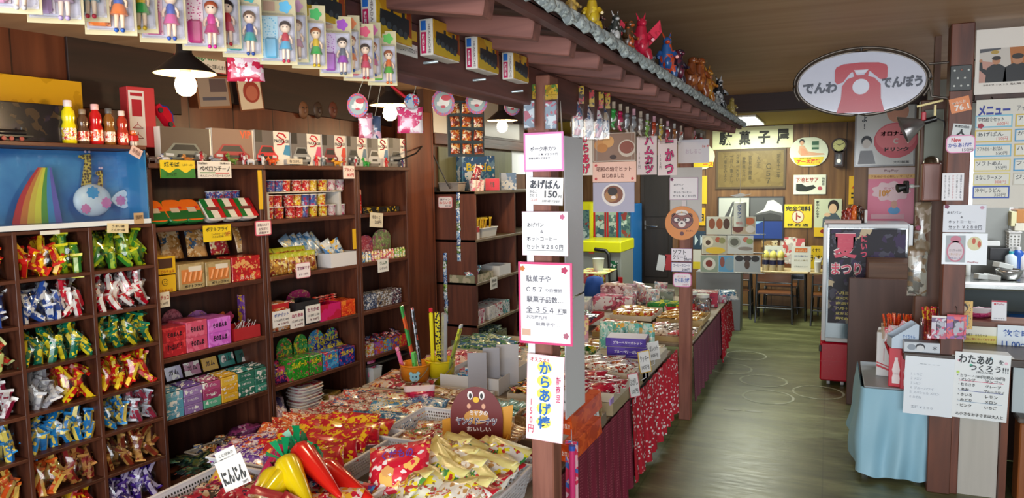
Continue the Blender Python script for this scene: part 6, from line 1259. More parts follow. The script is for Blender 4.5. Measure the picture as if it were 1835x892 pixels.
tray_of('small pale pack in the tray behind the grey dividers','tray of small pale packs behind the dividers',-1.98,4.05,-1.55,4.5,z0,16,packs('small_pack',.09,.06,.014,[('#c8ccd0','#8aa0b0','#e0d8d0'),('#b03a48','#e0dcd8','#8a98a8')],424),'pale packs behind the dividers')
tray_of('yellow and black snack stick in the tray left of the front post','tray of yellow and black snack sticks',-1.55,3.5,-1.2,3.95,z0,12,packs('snack_stick',.14,.04,.018,[('#d8b020','#2a2018','#c84020'),('#c8a018','#e8d8a0','#3a2018')],428),'yellow and black sticks',rzs=R(60))
# ---- after the front post: the aisle edge
tray_of('red swirl candy pack with white letters at the aisle edge','wooden tray of red swirl packs past the front post',-1.33,3.42,-.945,3.80,z0+.07,14,packs('swirl_pack',.12,.07,.02,[('#b01838','#e4dcdc','#c82848','#8a1028'),('#c0203c','#f0e8e8','#a01830')],432),'red swirl packs',tc='#c8bca8',h=.045)
tray_of('white stick cookie pack in the tray behind the red swirl packs','tray of white stick cookie packs',-1.33,3.84,-.96,4.18,z0+.07,14,packs('cookie_pack',.13,.045,.016,[('#d8d4cc','#a83a28','#e8e4e0','#6a4a38'),('#c8c4c0','#b8683c','#ece8e4')],436),'stick cookie packs',tc='#d4d0c8',rzs=R(35))
tray_of('green and red pack in the box left of the blueberry cartons','green printed tray of green and red packs',-1.62,4.08,-1.36,4.5,z0+.05,12,packs('green_pack',.12,.06,.016,[('#3a7a3a','#b8c8a0','#c83028'),('#6a9a50','#d8d8c0','#2a5a2a')],440),'green and red packs',tc=wrap('#2a7a3a','#4aa050','#d8c030',scale=20))
BBX=carton(.24,.16,.05,wrap('#4a3498','#5a44a8',scale=20),[('ブルーベリーガレット',.05,0,.72,.36,'#e8e4f0',.03)],top='#c8c4d8')
for k,(dx,dy,dz,lab)in enumerate(((0,0,0,'bottom violet and white blueberry carton on the aisle edge'),(.0,.0,.052,'second violet blueberry carton from the bottom'),(-.01,.01,.104,'topmost violet blueberry carton with white lettering'))):
    solo('blueberry_carton',BBX,None,lab,'box',(-1.085+dx,4.22+dy,z0+.06+dz),(0,0,R(6)),'blueberry cartons')
solo('riser_box',MB().box((0,.2,.03),(.40,.70,.058),b=.002),flat('#b8b0a0',.5),'flat pale box under the blueberry cartons','box',(-1.15,4.2,z0))
solo('riser_box',MB().box((0,.4,.034),(.40,.78,.066),b=.002),flat('#a89878',.5),'flat brown box under the red swirl trays','box',(-1.15,3.41,z0))
MNT=packs('mint_bag',.06,.14,.03,[('#6ac0b8','#a8dcd4','#d8e8e0'),('#5ab4ac','#c0e4dc','#e8b050')],444)
for k in range(10):place(MNT[k%2],(-1.33+.032*k,4.60+random.uniform(-.02,.02),z0+.13),(R(-8),random.uniform(-.1,.1),random.uniform(-.2,.2)),'mint green clear bag standing in the row behind the blueberry cartons','mint green bags')
solo('open_tray',carton(.36,.14,.06,flat('#c8c8c0',.5),open_=True),None,'pale tray holding the row of mint green bags','tray',(-1.185,4.53,z0))
tray_of('golden snack pack in the wooden tray left of the second post','wooden tray of golden snack packs',-1.6,4.55,-1.38,4.9,z0,10,packs('golden_pack',.10,.06,.02,[('#c8962c','#e8c860','#a83020'),('#b8801c','#d8c080','#8a2a1c')],448),'golden packs')
tray_of('cream and gold pack in the wooden tray under the second post notices','wooden tray of cream and gold packs near the second post',-1.35,4.68,-1.0,4.92,z0,12,packs('cream_pack',.10,.05,.018,[('#d0b070','#b83828','#e8d8b0'),('#c8a050','#e0d0a0','#9a3a20')],452),'cream and gold packs')
tray_of('pink and white candy pack far left on the long table','tray of pink and white packs on the inner side of the long table',-2.36,3.80,-2.02,4.3,z0,16,packs('pink_pack',.10,.06,.016,[('#c8607a','#e8d0d8','#8a3a58'),('#d88a9a','#f0e0e4','#a83a50')],456),'pink and white packs')
tray_of('blue and green candy pack beside the cabinet','tray of blue and green packs at the far inner corner',-2.36,4.35,-1.98,4.85,z0,14,packs('blue_pack',.11,.06,.016,[('#3a6a98','#a8c0d0','#4a8a5a'),('#5a8a60','#c8d8b8','#2a5a88')],460),'blue and green packs')
tray_of('red cola pack in the middle of the long table','tray of red cola packs',-1.95,4.55,-1.64,4.88,z0,12,packs('cola_pack',.10,.055,.016,[('#a8202c','#e0d4d0','#5a1418'),('#c03038','#d8b0a8','#7a1c20')],464),'red cola packs')
header_x=[('tall red and gold printed display card beyond the swirl packs',-1.52,4.52,'#a82828',('#c8a030','#7a1c1c')),('green and yellow printed display card above the green packs',-1.66,4.30,'#3a7a30',('#c8c040','#a83828'))]
for lab,X_,Y_,c,cs in header_x:solo('display_card',MB().box((0,0,.09),(.2,.004,.18),b=.001),wrap(c,*cs,scale=20),lab,'display card',(X_,Y_,z0+.10),(R(-12),0,R(15)))
# aisle-edge cards, boxes
for px,Y_,tx,lab,b_ in(((1128,668,1144,712),3.40,'ふがし','small white price card clipped to the swirl tray','#c02848'),((1146,628,1164,668),3.75,'クッキー','clear price holder on the cookie tray','#c8a020'),((1163,612,1180,645),4.05,'ガレット','second clear price holder before the blueberry cartons',None),((1051,705,1069,752),2.85,'たまご','grey white price card by the orange boxes',None),((1010,698,1022,745),2.5,'いか','narrow price card beside the front post',None)):
    c=pY((px[0]+px[2])/2,(px[1]+px[3])/2,Y_);l=pX((px[0]+px[2])/2,(px[1]+px[3])/2,XF+.02);dep=(l-CAM).dot(fw);w_,h_=(px[2]-px[0])*dep/1320*1.25,(px[3]-px[1])*dep/1320
    t=board('price_card',lab,'card',l,w_,h_,R(35),face='#d8d8d8',border=b_,bw=.06,tilt=R(-8),texts=[(tx,0,.15,.75,.3,'#2a2a30'),('10円',0,-.25,.6,.2,'#3a3a40')])
    part(t,'holder',MB().tube([(0,.004,-h_*.45),(0,.01,-h_*.75),(-.03,.015,-h_*.85)],.003,6),flat('#c8ccd0',.2))
wt=solo('wicker_tray',carton(.30,.34,.07,wrap('#a8885a','#c0a478','#8a6c40',scale=60,rough=.7,coat=0),open_=True),None,'shallow woven tray at the aisle edge beside the front post','tray',(-1.10,2.90,z0+.06))
for k in range(8):place(packs('mixed_pack',.09,.06,.018,[('#7a98a8','#b04038','#d8d0c0')],470)[0],(-1.22+.07*(k%4),3.0+.11*(k//4),z0+.11),(R(-76),0,random.uniform(-.5,.5)),'mixed grey and red pack in the woven tray','packs in the woven tray')
solo('riser_box',MB().box((0,.2,.03),(.36,.50,.058),b=.002),flat('#8a7a68',.5),'flat brown box under the woven tray','box',(-1.13,2.86,z0))
tags=solo('price_label',MB().box((0,0,0),(.06,.004,.028)),flat('#b090d8',.4),'small violet price label on the table edge under the woven tray','label',pX(1096,718,XF+.026),PI/2)
OB=carton(.05,.26,.075,wrap('#c84818','#d85a20','#b03a14',scale=16),[('おまけ',0,0,.7,.3,'#e8d8c8',.02)])
for k,(py,lab)in enumerate(((752,'upper orange red carton sticking out beside the front post'),(800,'lower orange red carton sticking out beside the front post'))):
    p=pX(1033,py,-.90);solo('orange_carton',OB,None,lab,'box',(-.905,p.y-.10,p.z-.03),(R(10),0,R(-10)),'orange cartons by the post')
p=pX(1033,776,-.90);solo('carton_hook',MB().box((0,0,.0),(.05,.24,.006)).box((0,.1,-.05),(.02,.02,.12)),flat('#8a8a90',.4),'grey metal rack between the two orange cartons','rack',(-.915,p.y+.02,p.z),(R(10),0,R(-10)))
tb=thing('toy_tube','clear tube with a pink toy hanging under the orange cartons','toy',pX(1024,850,-.885),0)
part(tb,'pack',MB().box((0,.006,0),(.05,.004,.26)),wrap('#c83a58','#d8b0b8','#4a6ab0',scale=20));part(tb,'toy',MB().tube([(.006,-.008,.1),(.006,-.008,-.13)],.012,10),flat('#d83a78',.3));part(tb,'cap',MB().lathe([(.013,.1),(.013,.118)],12,0,Matrix.Translation((.006,-.008,0))),flat('#3a58b8',.3))
part(tb,'hook',MB().tube([(0,.004,.13),(0,.004,.18),(-.02,.02,.2)],.002,6),flat('#a0a0a8',.3))
# ---- pails with long sweets
def pail(label,px_,py,r_,h,c,z=TBZ):
    p=pZ(px_,py,z);t=thing('pail',label,'pail',p,0)
    part(t,'body',MB().lathe([(r_*.82,.002),(r_*.84,0),(r_,h),(r_*1.03,h+.004),(r_*1.03,h-.006),(r_*.98,h-.004),(r_*.81,.01)],28),flat(c,.3));part(t,'handle',MB().tube([(r_*math.cos(a),-abs(r_*math.sin(a))*.35-r_*.9 if False else-r_*1.02*math.sin(a),h*.9-.075*math.sin(a))for a in[PI*i/14 for i in range(15)]],.003,6),flat('#8a7a60',.4))
    return p,t
p1,t1=pail('orange tin pail with a blue animal face holding long toys',745,696,.085,.145,'#d8841c')
m=MB();M1=Matrix.Rotation(R(30),4,'Z');disc(m,0,.085,.026,.024,-.087,-.078,0);disc(m,-.02,.108,.01,.01,-.088,-.078,0);disc(m,.02,.108,.01,.01,-.088,-.078,0);disc(m,-.009,.09,.004,.005,-.089,-.08,1);disc(m,.009,.09,.004,.005,-.089,-.08,1)
part(t1,'animal_face',m,[flat('#8ac0d0',.4),flat('#203040',.4)],rot=R(28))
p2,t2=pail('yellow plastic pail holding a long silver pack and yellow toys',790,690,.085,.15,'#dcc81c')
def longitem(nm,lab,base,dx,dy,L,w_,d,mat,top=None):
    v=Vector((dx,dy,1)).normalized();q=v.to_track_quat('Z','Y').to_euler()
    t=thing(nm,lab,'toy',base+Vector((0,0,.02)),(q.x,q.y,q.z));part(t,'body',MB().box((0,0,L/2),(w_,d,L),b=min(w_,d)*.3),mat)
    if top:part(t,'cap',MB().box((0,0,L+.012),(w_*.9,d*.9,.024),b=.004),flat(top,.3))
def V(x,y):return Vector((x,y,0))
longitem('long_pack','long orange and green printed pack leaning in the orange pail',p1+V(.02,0),-.22,.0,.46,.028,.012,wrap('#d85a28','#3a9a48','#c83a6a',scale=14))
longitem('long_pack','black and silver long pack leaning in the orange pail',p1+V(.035,.02),-.16,.05,.44,.022,.012,wrap('#24242c','#8a90a0','#c8402c',scale=20))
longitem('long_pack','green foil pack lying low in the orange pail',p1+V(.03,-.03),-.1,0,.20,.04,.02,wrap('#2a9a3a','#60c060',scale=20))
longitem('toy_sword','short pink toy handle sticking out of the orange pail',p1+V(-.04,-.02),-.3,0,.2,.022,.022,flat('#d86a98',.3),'#e08ab0')
longitem('toy_sword','yellow toy sword with red cap in the yellow pail',p2+V(-.045,.0),-.02,0,.40,.022,.022,flat('#e0d420',.3),'#c02030')
longitem('long_pack','black and yellow patterned long pack in the yellow pail',p2+V(-.015,.01),-.02,.02,.40,.03,.012,dots('#d8cc28','#1c1c20',60,.4,.3))
longitem('long_pack','wide silver foil pack standing in the yellow pail',p2+V(.022,.0),.02,.02,.40,.065,.02,flat('#b8bcc4',.25,.5))
longitem('long_pack','olive striped long pack leaning out of the yellow pail',p2+V(.04,-.02),.32,0,.34,.035,.014,wrap('#8a9a3a','#c8d040','#5a4a3a',scale=16),'#c8ccd0')
# ---- second table
z2=.501
tray_of('dried golden snack stick in the tray at the aisle corner','wooden tray of golden snack sticks by the second post',-1.24,5.75,-.88,6.15,z2+.02,16,packs('snack_stick',.14,.03,.02,[('#c89038','#e0b868','#a86020')],480),'golden sticks',rzs=R(70),tc='#b8a070')
tray_of('red and gold pack behind the second post','wooden tray of red and gold packs right behind the second post',-1.6,5.2,-1.26,5.65,z2,14,packs('snack_pack',.11,.07,.02,[('#b82820','#d8a030','#e8d0a0'),('#c8902c','#a82020','#e0c880')],484),'red and gold packs',tc='#b8a070')
tray_of('pink sweet in the tray in front of the second post','wooden tray of pink and white sweets at the aisle edge',-1.22,5.2,-.88,5.70,z2,16,packs('sweet_pack',.09,.06,.02,[('#c84858','#e8d0d0','#a03040'),('#c8b8a8','#5a4a48','#e0d8d0')],488),'pink and white sweets',tc='#b8a070')
tray_of('dark and silver pack on the inner part of the second table','red edged tray of dark and silver packs',-2.05,5.25,-1.65,5.7,z2+.06,14,packs('dark_pack',.12,.07,.02,[('#2a3a3a','#a8b0b0','#8a2a48'),('#3a2a4a','#c0b8c8','#2a6a4a')],492),'dark and silver packs',tc='#b82038')
tray_of('gold and red round sweet on the second table','tray of gold and red sweets in the middle of the second table',-1.62,5.75,-1.28,6.2,z2+.03,16,packs('sweet_pack',.09,.06,.02,[('#c8982c','#a02820','#e8d0a0')],496),'gold and red sweets')
for k,(x_,y_,w_,d_,h_,c,lab)in enumerate(((-1.30,6.35,.3,.2,.08,('#2a8a3a','#d8d020','#1c6a2c'),'green carton with yellow label on the second table'),(-1.15,6.25,.26,.22,.07,('#c02038','#d83a48','#e0d0d0'),'red open candy carton on the second table'),(-1.75,6.3,.35,.2,.12,('#c8607a','#e0d8dc','#8a3a50'),'pink and white carton at the back of the second table'),(-1.05,6.75,.3,.2,.13,('#b02848','#d8c8d0','#7a3050'),'crimson carton at the far end of the second table'),
                                                 (-1.0,7.02,.28,.2,.07,('#b8a8b0','#c84868','#e0dce0'),'pink flat carton behind the glass jars'),(-1.45,6.75,.3,.2,.12,('#8a9088','#c8ccc8','#5a605c'),'grey carton at the back of the second table'),(-2.0,5.85,.3,.3,.14,('#c8ccd0','#8a98a8','#e0d8d0'),'pale carton on the inner side of the second table'),(-1.8,6.6,.3,.2,.18,('#b07a88','#d8c0c0','#8a5a58'),'dusty pink carton far back on the second table'))):
    solo('candy_carton',carton(w_,d_,h_,wrap(*c,scale=16),open_=(k in(1,4))),None,lab,'box',(x_,y_,z2),(0,0,random.uniform(-.15,.15)))
for k,(x_,y_)in enumerate(((-1.10,6.55),(-.98,6.42))):
    t=thing('candy_jar',('round clear jar with pale lid on the second table','tall clear jar nearest the red flowered cloth')[k],'jar',(x_,y_,z2));part(t,'glass',MB().lathe([(.06,0),(.07,.01),(.07,.12),(.05,.14)],20),film('#e8f0f0',.25));part(t,'lid',MB().lathe([(.055,.14),(.055,.165)],20),flat('#c8ccc8',.35));part(t,'sweets',MB().lathe([(.055,.004),(.062,.02),(.062,.08),(.03,.095)],16),wrap('#b85a4a','#e0d0c0','#5a7a98',scale=50))
bag('snack_bag','blue and white bag lying at the far corner of the second table',1303,528,.56,.2,.16,.05,('#3a6a90','#a8b8c0','#e0e0e0'),(R(-60),0,R(20)),498)
for k in range(7):bag('clear_bag','clear bag of pale sweets standing on the far inner edge of the second table',1100+k*14,520+(k%3)*7,.60,.13,.16,.05,('#c8b0a8','#d8d8d8','#b8687a','#8a9aa8'),(R(-15),R(random.uniform(-15,15)),random.uniform(-.4,.4)),500+k%3,'clear bags of pale sweets',cat='bag')
# ============================================================ BACK ROOM
YB=9.905
struct('platform',MB().box((-2.7,9.0,.13),(2.1,2.1,.26),b=.004),wood('#4a4438','#6a6452',.6,'x',.6))
dr=solo('door_1',MB().box((0,0,1.12),(.44,.05,1.72),b=.004),wood('#140d0c','#241916',.8,'z',.45),None,None,(-2.12,9.86,0));dr['kind']='structure'
part(dr,'door_frame',MB().box((-.255,-.01,1.12),(.07,.08,1.78),b=.004).box((.255,-.01,1.12),(.07,.08,1.78),b=.004),wood('#5a3a24','#7a5434',.8,'z',.5))
part(dr,'door_panel',MB().box((0,-.027,1.52),(.32,.012,.72),b=.004).box((0,-.027,.68),(.32,.012,.66),b=.004),wood('#120b0a','#201614',.8,'z',.5))
hp=pY(1160,403,9.83);part(dr,'door_handle',MB().box((-.15,-.035,hp.z),(.02,.012,.12),b=.002).tube([(-.15,-.03,hp.z-.01),(-.15,-.07,hp.z-.01),(.02,-.07,hp.z-.015)],.008,8),flat('#b8b8bc',.25,.9))
cl_=thing('ceiling_panel_light','bright square lamp panel in the low back ceiling beyond the eave','lamp',(-.90,8.83,2.31));part(cl_,'frame',MB().box((0,0,.0),(.36,1.26,.02),b=.002),flat('#d8d8d8',.4));part(cl_,'diffuser',MB().box((0,0,-.012),(.32,1.2,.008)),emit('#f4fff0',7))
def wallsign(nm,lab,px,**k):return cardY(nm,lab,'sign',px,k.pop('Y',YB),**k)
wallsign('shop_sign','long cream sign with four black brush characters at the top of the back wall',(1277,227,1421,266),face='#d8dcb0',texts=[('駄',-.33,0,.17,.66,'#10140c',.04),('菓',-.09,0,.15,.66,'#10140c',.04),('子',.15,0,.15,.6,'#10140c',.04),('屋',.38,0,.15,.7,'#10140c',.05)])
wallsign('bronze_plaque','large brass coloured plaque with engraved vertical writing under the cream sign',(1283,267,1408,338),face=wrap('#665426','#62501f','#6c5a2a',scale=8,rough=.4,coat=0),border='#4a3a1c',bw=.05,th=.012,texts=[('汽車をみよう',-.36,.02,.05,.66,'#3a3014',.01,True),('一日八重よし',-.27,.0,.05,.66,'#3a3014',.01,True),('日本一大きい',-.18,.02,.05,.66,'#3a3014',.01,True),('静岡県大井川',-.09,.0,.05,.62,'#3a3014',.01,True),('蒸気機関車',.0,.02,.05,.6,'#3a3014',.01,True),('大正',.12,.18,.06,.3,'#3a3014',.01,True),('Ｃ５７',.26,-.12,.07,.5,'#3a3014',.02,True),('昭和十二年',.4,.06,.05,.6,'#3a3014',.01,True)])
def bw(mb,mi,W,H,y):
    P=lambda a:[(p[0]*W,p[1]*H)for p in a]
    mb.prism(P([(-.48,-.05),(-.02,-.05),(-.02,.47),(-.48,.47)]),y-.001,y,mi('#b8bcb8'));mb.prism(P([(.0,-.05),(.48,-.05),(.48,.47),(.0,.47)]),y-.001,y,mi('#5a5c60'))
    mb.prism(P([(-.42,-.05),(-.1,-.05),(-.24,.38),(-.27,.38)]),y-.002,y-.001,mi('#4a4c50'));mb.prism(P([(-.34,-.05),(-.3,-.05),(-.255,.3),(-.262,.3)]),y-.003,y,mi('#c8ccc8'))
    mb.prism(P([(.08,.1),(.2,.2),(.26,.4),(.34,.42),(.46,.3),(.48,.12),(.3,.18)]),y-.002,y-.001,mi('#d8dadc'));mb.prism(P([(.02,-.05),(.46,-.05),(.46,.06),(.3,.12),(.05,.06)]),y-.0025,y-.001,mi('#3a3c3e'))
    mb.prism(P([(.0,-.47),(.48,-.47),(.48,-.07),(.0,-.07)]),y-.001,y,mi('#1c3c88'));mb.prism(P([(.0,-.2),(.2,-.07),(.0,-.07)]),y-.002,y,mi('#8ab0d0'));mb.prism(P([(-.48,-.47),(-.02,-.47),(-.02,-.07),(-.48,-.07)]),y-.001,y,mi('#26282c'))
cardY('framed_pictures','black framed panel with a railway photo, a snowy peak and a blue print','picture',(1286,352,1405,429),YB,face='#16161a',th=.02,art=bw)
def oval_outline(w_,h_,y0,mb,mi,k=.36):mb.prism([(w_/2*math.copysign(abs(math.cos(a))**k,math.cos(a))if False else(w_/2-h_/2)*math.copysign(1,math.cos(a))+h_/2*math.cos(a),h_/2*math.sin(a))for a in[2*PI*(i+.5)/40 for i in range(40)]],y0,.004,mi)
def ars():
    l,w_,h_=rectY(1415,246,1484,298,YB);t=thing('enamel_sign','oval enamel sign with a reclining bather and a green tin over yellow','sign',l);mb=MB();oval_outline(w_,h_,-.003,mb,0,.5);part(t,'plate',mb,flat('#d4dcc8',.25))
    m=MB();P=lambda a:[(p[0]*w_,p[1]*h_)for p in a]
    m.prism(P([(-.40,-.18),(.40,-.18),(.36,-.34),(.27,-.46),(-.27,-.46),(-.36,-.34)]),-.005,-.003,0);disc(m,-.18*w_,.36*h_,.07*w_,.09*h_,-.006,-.003,1);disc(m,-.18*w_,.31*h_,.05*w_,.08*h_,-.007,-.003,2)
    m.prism(P([(-.24,.22),(-.12,.22),(-.02,.02),(.2,-.04),(.38,-.06),(.42,-.1),(.1,-.13),(-.2,-.13),(-.28,.0)]),-.0055,-.003,2);m.prism(P([(-.22,.14),(-.1,.1),(0,-.08),(-.2,-.12)]),-.0065,-.003,5)
    m.prism(P([(.08,.08),(.26,.08),(.26,.36),(.08,.36)]),-.005,-.003,3);m.prism(P([(.08,.15),(.26,.15),(.26,.23),(.08,.23)]),-.006,-.003,4)
    put_text(m,'アース渦巻',0,-.33*h_,.62*w_,.15*h_,-.0065,6,.05);put_text(m,'蚊取り線香',-.08*w_,-.215*h_,.3*w_,.05*h_,-.0065,1,.0)
    part(t,'painted_scene',m,[flat('#e0c818',.3),flat('#241c1c',.4),flat('#d8a888',.4),flat('#1c5a38',.3),flat('#a8c0a8',.4),flat('#d89878',.4),flat('#d0401c',.35)])
ars()
def clock():
    l,w_,h_=rectY(1489,247,1518,300,YB-.03);t=thing('wall_clock','small dark pendulum clock showing ten past ten on the back wall','clock',l);r_=w_/2;zc=h_/2-r_
    mb=MB();disc(mb,0,zc,r_,r_,-.03,.03,0);mb.box((0,0,-h_*.2),(w_*.62,.06,h_*.56),0,b=.004);part(t,'case',mb,wood('#20100a','#3a1e12',1,'z',.35))
    m=MB();disc(m,0,zc,r_*.76,r_*.76,-.033,-.03,0)
    for k in range(12):a=PI*k/6;m.box((r_*.64*math.sin(a),-.034,zc+r_*.64*math.cos(a)),(r_*.06,.002,r_*.06),1)
    part(t,'dial',m,[flat('#c8c88c',.4),flat('#1c1a14',.5)])
    for nm,a,L_ in(('hour_hand',-60,.42),('minute_hand',62,.6)):part(t,nm,MB().box((0,0,r_*L_/2),(r_*.07,.002,r_*L_)),flat('#14120e',.4),(0,-.036,zc),(0,R(a),0))
    m=MB();m.box((0,-.031,-h_*.22),(w_*.4,.003,h_*.36));part(t,'pendulum_window',m,flat('#120c0a',.15));m=MB();disc(m,0,-h_*.28,r_*.26,r_*.26,-.037,-.034,0,18);m.box((0,-.0345,-h_*.16),(.004,.002,h_*.2));part(t,'pendulum',m,flat('#c8c0a8',.2,.7))
clock()
wallsign('enamel_sign','white enamel sign with a black work shoe and red lettering',(1422,313,1480,348),face='#d8dccc',texts=[('下池ヒサア',-.08,.24,.7,.26,'#a02428',.02),('特約店',.42,.15,.08,.4,'#2a3a34',.01,True)],art=lambda mb,mi,W,H,y:(mb.prism([(-W*.42,-H*.3),(-W*.42,H*.05),(-W*.25,H*.05),(-W*.1,-H*.1),(W*.12,-H*.02),(W*.2,-H*.16),(W*.05,-H*.28),(-W*.1,-H*.36),(-W*.3,-H*.36)],y-.001,y,mi('#1c2420')),disc(mb,W*.32,-H*.2,W*.07,H*.1,y-.001,y,mi('#b04a58'))))
wallsign('enamel_sign','yellow enamel sign with a capital letter in a circle',(1405,366,1455,408),face='#e0c818',texts=[('完全飼料',0,.32,.9,.22,'#24302c',.03),('卜',.02,-.02,.18,.32,'#a01c24',.05),('特 約 店',0,-.38,.75,.12,'#24302c',.02)],art=lambda mb,mi,W,H,y:(disc(mb,0,-.03*H,W*.22,H*.27,y-.0006,y,mi('#a01c24')),disc(mb,0,-.03*H,W*.2,H*.245,y-.0012,y,mi('#dcd8c0'))))
wallsign('enamel_sign','green tinted enamel sign of a woman in a kimono drinking over a yellow foot',(1459,356,1508,424),face='#c4ccb0',texts=[('家中みんなで',-.38,.22,.12,.46,'#2a3a34',.02,True),('オロナミン',.1,-.36,.6,.1,'#f0e8d0',.03)],art=lambda mb,mi,W,H,y:(disc(mb,W*.2,H*.3,W*.2,H*.17,y-.001,y,mi('#241c1c')),disc(mb,W*.18,H*.24,W*.14,H*.13,y-.002,y,mi('#dcb898')),mb.prism([(-W*.2,-H*.26),(-W*.18,-H*.02),(W*.0,H*.12),(W*.3,H*.12),(W*.46,-H*.02),(W*.48,-H*.26)],y-.0012,y,mi('#4a5a68')),disc(mb,-W*.02,H*.08,W*.12,H*.05,y-.002,y,mi('#dcb898')),mb.prism([(-W*.5,-H*.5),(W*.5,-H*.5),(W*.5,-H*.26),(-W*.5,-H*.26)],y-.0015,y,mi('#dcb41c')),disc(mb,W*.1,-H*.36,W*.38,H*.08,y-.002,y,mi('#8a2418'))))
wallsign('thermometer_plate','tall yellow plate with three red diamonds and two black slots',(1521,315,1550,366),face='#dcac10',art=lambda mb,mi,W,H,y:([mb.prism([(cx*W,(cz-.09)*H),((cx+.13)*W,cz*H),(cx*W,(cz+.09)*H),((cx-.13)*W,cz*H)],y-.001,y,mi('#b83a1c'))for cx,cz in((0,.3),)],mb.prism([(-W*.02,H*.2),(-W*.16,H*.2),(-W*.34,H*.06),(-W*.2,H*.06)],y-.001,y,mi('#b83a1c')),mb.prism([(W*.02,H*.2),(W*.16,H*.2),(W*.34,H*.06),(W*.2,H*.06)],y-.001,y,mi('#b83a1c')),mb.box((0,y,-H*.12),(W*.7,.001,H*.06),mi('#1c1a10')),mb.box((0,y,-H*.26),(W*.7,.001,H*.06),mi('#1c1a10'))))
wallsign('enamel_sign','yellow cloud-edged sign low on the wall behind the paper tissue',(1450,440,1478,481),face='#dcb818',texts=[('ライオン',0,-.05,.8,.3,'#241c10',.03),('くすり',-.05,.3,.5,.16,'#241c10')],corner=.2)
wallsign('round_sign','round yellow and white enamel sign partly behind the second post',(1222,258,1281,304),face='#d8dcc0',corner=.5,texts=[('ース',.3,-.3,.3,.16,'#c8481c',.04)],art=lambda mb,mi,W,H,y:mb.box((W*.1,y,-H*.3),(W*.7,.001,H*.2),mi('#dcc018')))
wallsign('enamel_strip','narrow yellow strip sign beside the second post',(1258,315,1267,365),face='#dcb818');wallsign('enamel_sign','small yellow sign with one black character left of the photo menus',(1246,372,1264,404),face='#dcb010',texts=[('由',0,0,.7,.5,'#241c10',.03)])
wallsign('enamel_sign','dark blue sign with white arrow shapes below the yellow one',(1240,414,1265,446),face='#203a50',art=lambda mb,mi,W,H,y:[mb.prism([(q*W-.1*W,-H*.3),(q*W+.15*W,0),(q*W-.1*W,H*.3)],y-.001,y,mi('#b8c8d0'))for q in(-.2,.2)])
# poster partition by the cooler
YQ=7.05
a,b=pY(1531,300,YQ),pY(1648,300,YQ)
struct('partition',MB().box(((a.x+b.x)/2+.2,YQ+.03,1.15),(b.x-a.x+.4,.05,2.3)),W_BACKP)
def oro(mb,mi,W,H,y):
    disc(mb,W*.18,-H*.12,W*.36,H*.26,y-.001,y,mi('#c85a68'));disc(mb,W*.18,-H*.08,W*.33,H*.2,y-.0016,y,mi('#d87880'));disc(mb,W*.2,H*.3,W*.18,H*.16,y-.001,y,mi('#c89078'));disc(mb,W*.2,H*.4,W*.17,H*.09,y-.0016,y,mi('#3a2c28'))
    disc(mb,-W*.3,-H*.12,W*.09,H*.08,y-.001,y,mi('#2c3038'));disc(mb,-W*.3,-H*.16,W*.07,H*.07,y-.0018,y,mi('#c8c4c0'));mb.prism([(-W*.44,-H*.46),(-W*.4,-H*.26),(-W*.2,-H*.26),(-W*.14,-H*.46)],y-.0012,y,mi('#8a8e94'))
cardY('poster','framed old drink poster with a pink oval and vertical writing behind the oval sign','poster',(1532,176,1641,298),YQ-.01,face='#c4c8c8',border='#8a8c90',bw=.03,th=.012,rough=.15,art=oro,texts=[('ですよ!',-.34,.26,.1,.4,'#1c2030',.03,True),('オロナミン',.18,-.02,.5,.07,'#c8c4c0',.05),('C',.18,-.13,.08,.08,'#c8c4c0',.03),('ドリンク',.2,-.25,.4,.06,'#2a1c1c',.06),('大塚製薬',.28,-.44,.26,.04,'#3a3a40')])
def pinkp(mb,mi,W,H,y):
    mb.prism([(-W*.5,H*.3),(W*.5,H*.3),(W*.5,H*.38),(-W*.5,H*.38)],y-.0006,y,mi('#d8b070'));mb.prism([(-W*.5,H*.38),(W*.5,H*.38),(W*.5,H*.5),(-W*.5,H*.5)],y-.0006,y,mi('#c8b8b8'))
    mb.prism([(W*(.40+.03*math.cos(9*a))*math.cos(a),H*(.07+(.17+.02*math.cos(9*a))*math.sin(a)))for a in[2*PI*i/72 for i in range(72)]],y-.001,y-.0001,mi('#dcc0c8'))
    disc(mb,W*.08,-H*.16,W*.07,H*.07,y-.0015,y,mi('#c89888'));disc(mb,W*.08,-H*.27,W*.13,H*.07,y-.001,y,mi('#5a9ad0'));mb.prism([(-W*.42,-H*.42),(W*.3,-H*.42),(W*.3,-H*.34),(-W*.42,-H*.34)],y-.001,y,mi('#d8a8b8'))
cardY('poster','bright pink campaign poster with a white cloud and ten percent lettering','poster',(1555,300,1638,400),YQ-.012,face='#d06888',art=pinkp,texts=[('10%',-.12,.04,.26,.12,'#c88a38',.05),('戻ってくる!',.05,.13,.4,.04,'#b04868',.02),('下呂市からの新しいサービス',0,.34,.9,.045,'#8a3a18',.01),('PayPay',.0,.44,.3,.05,'#6a3a48',.01)])
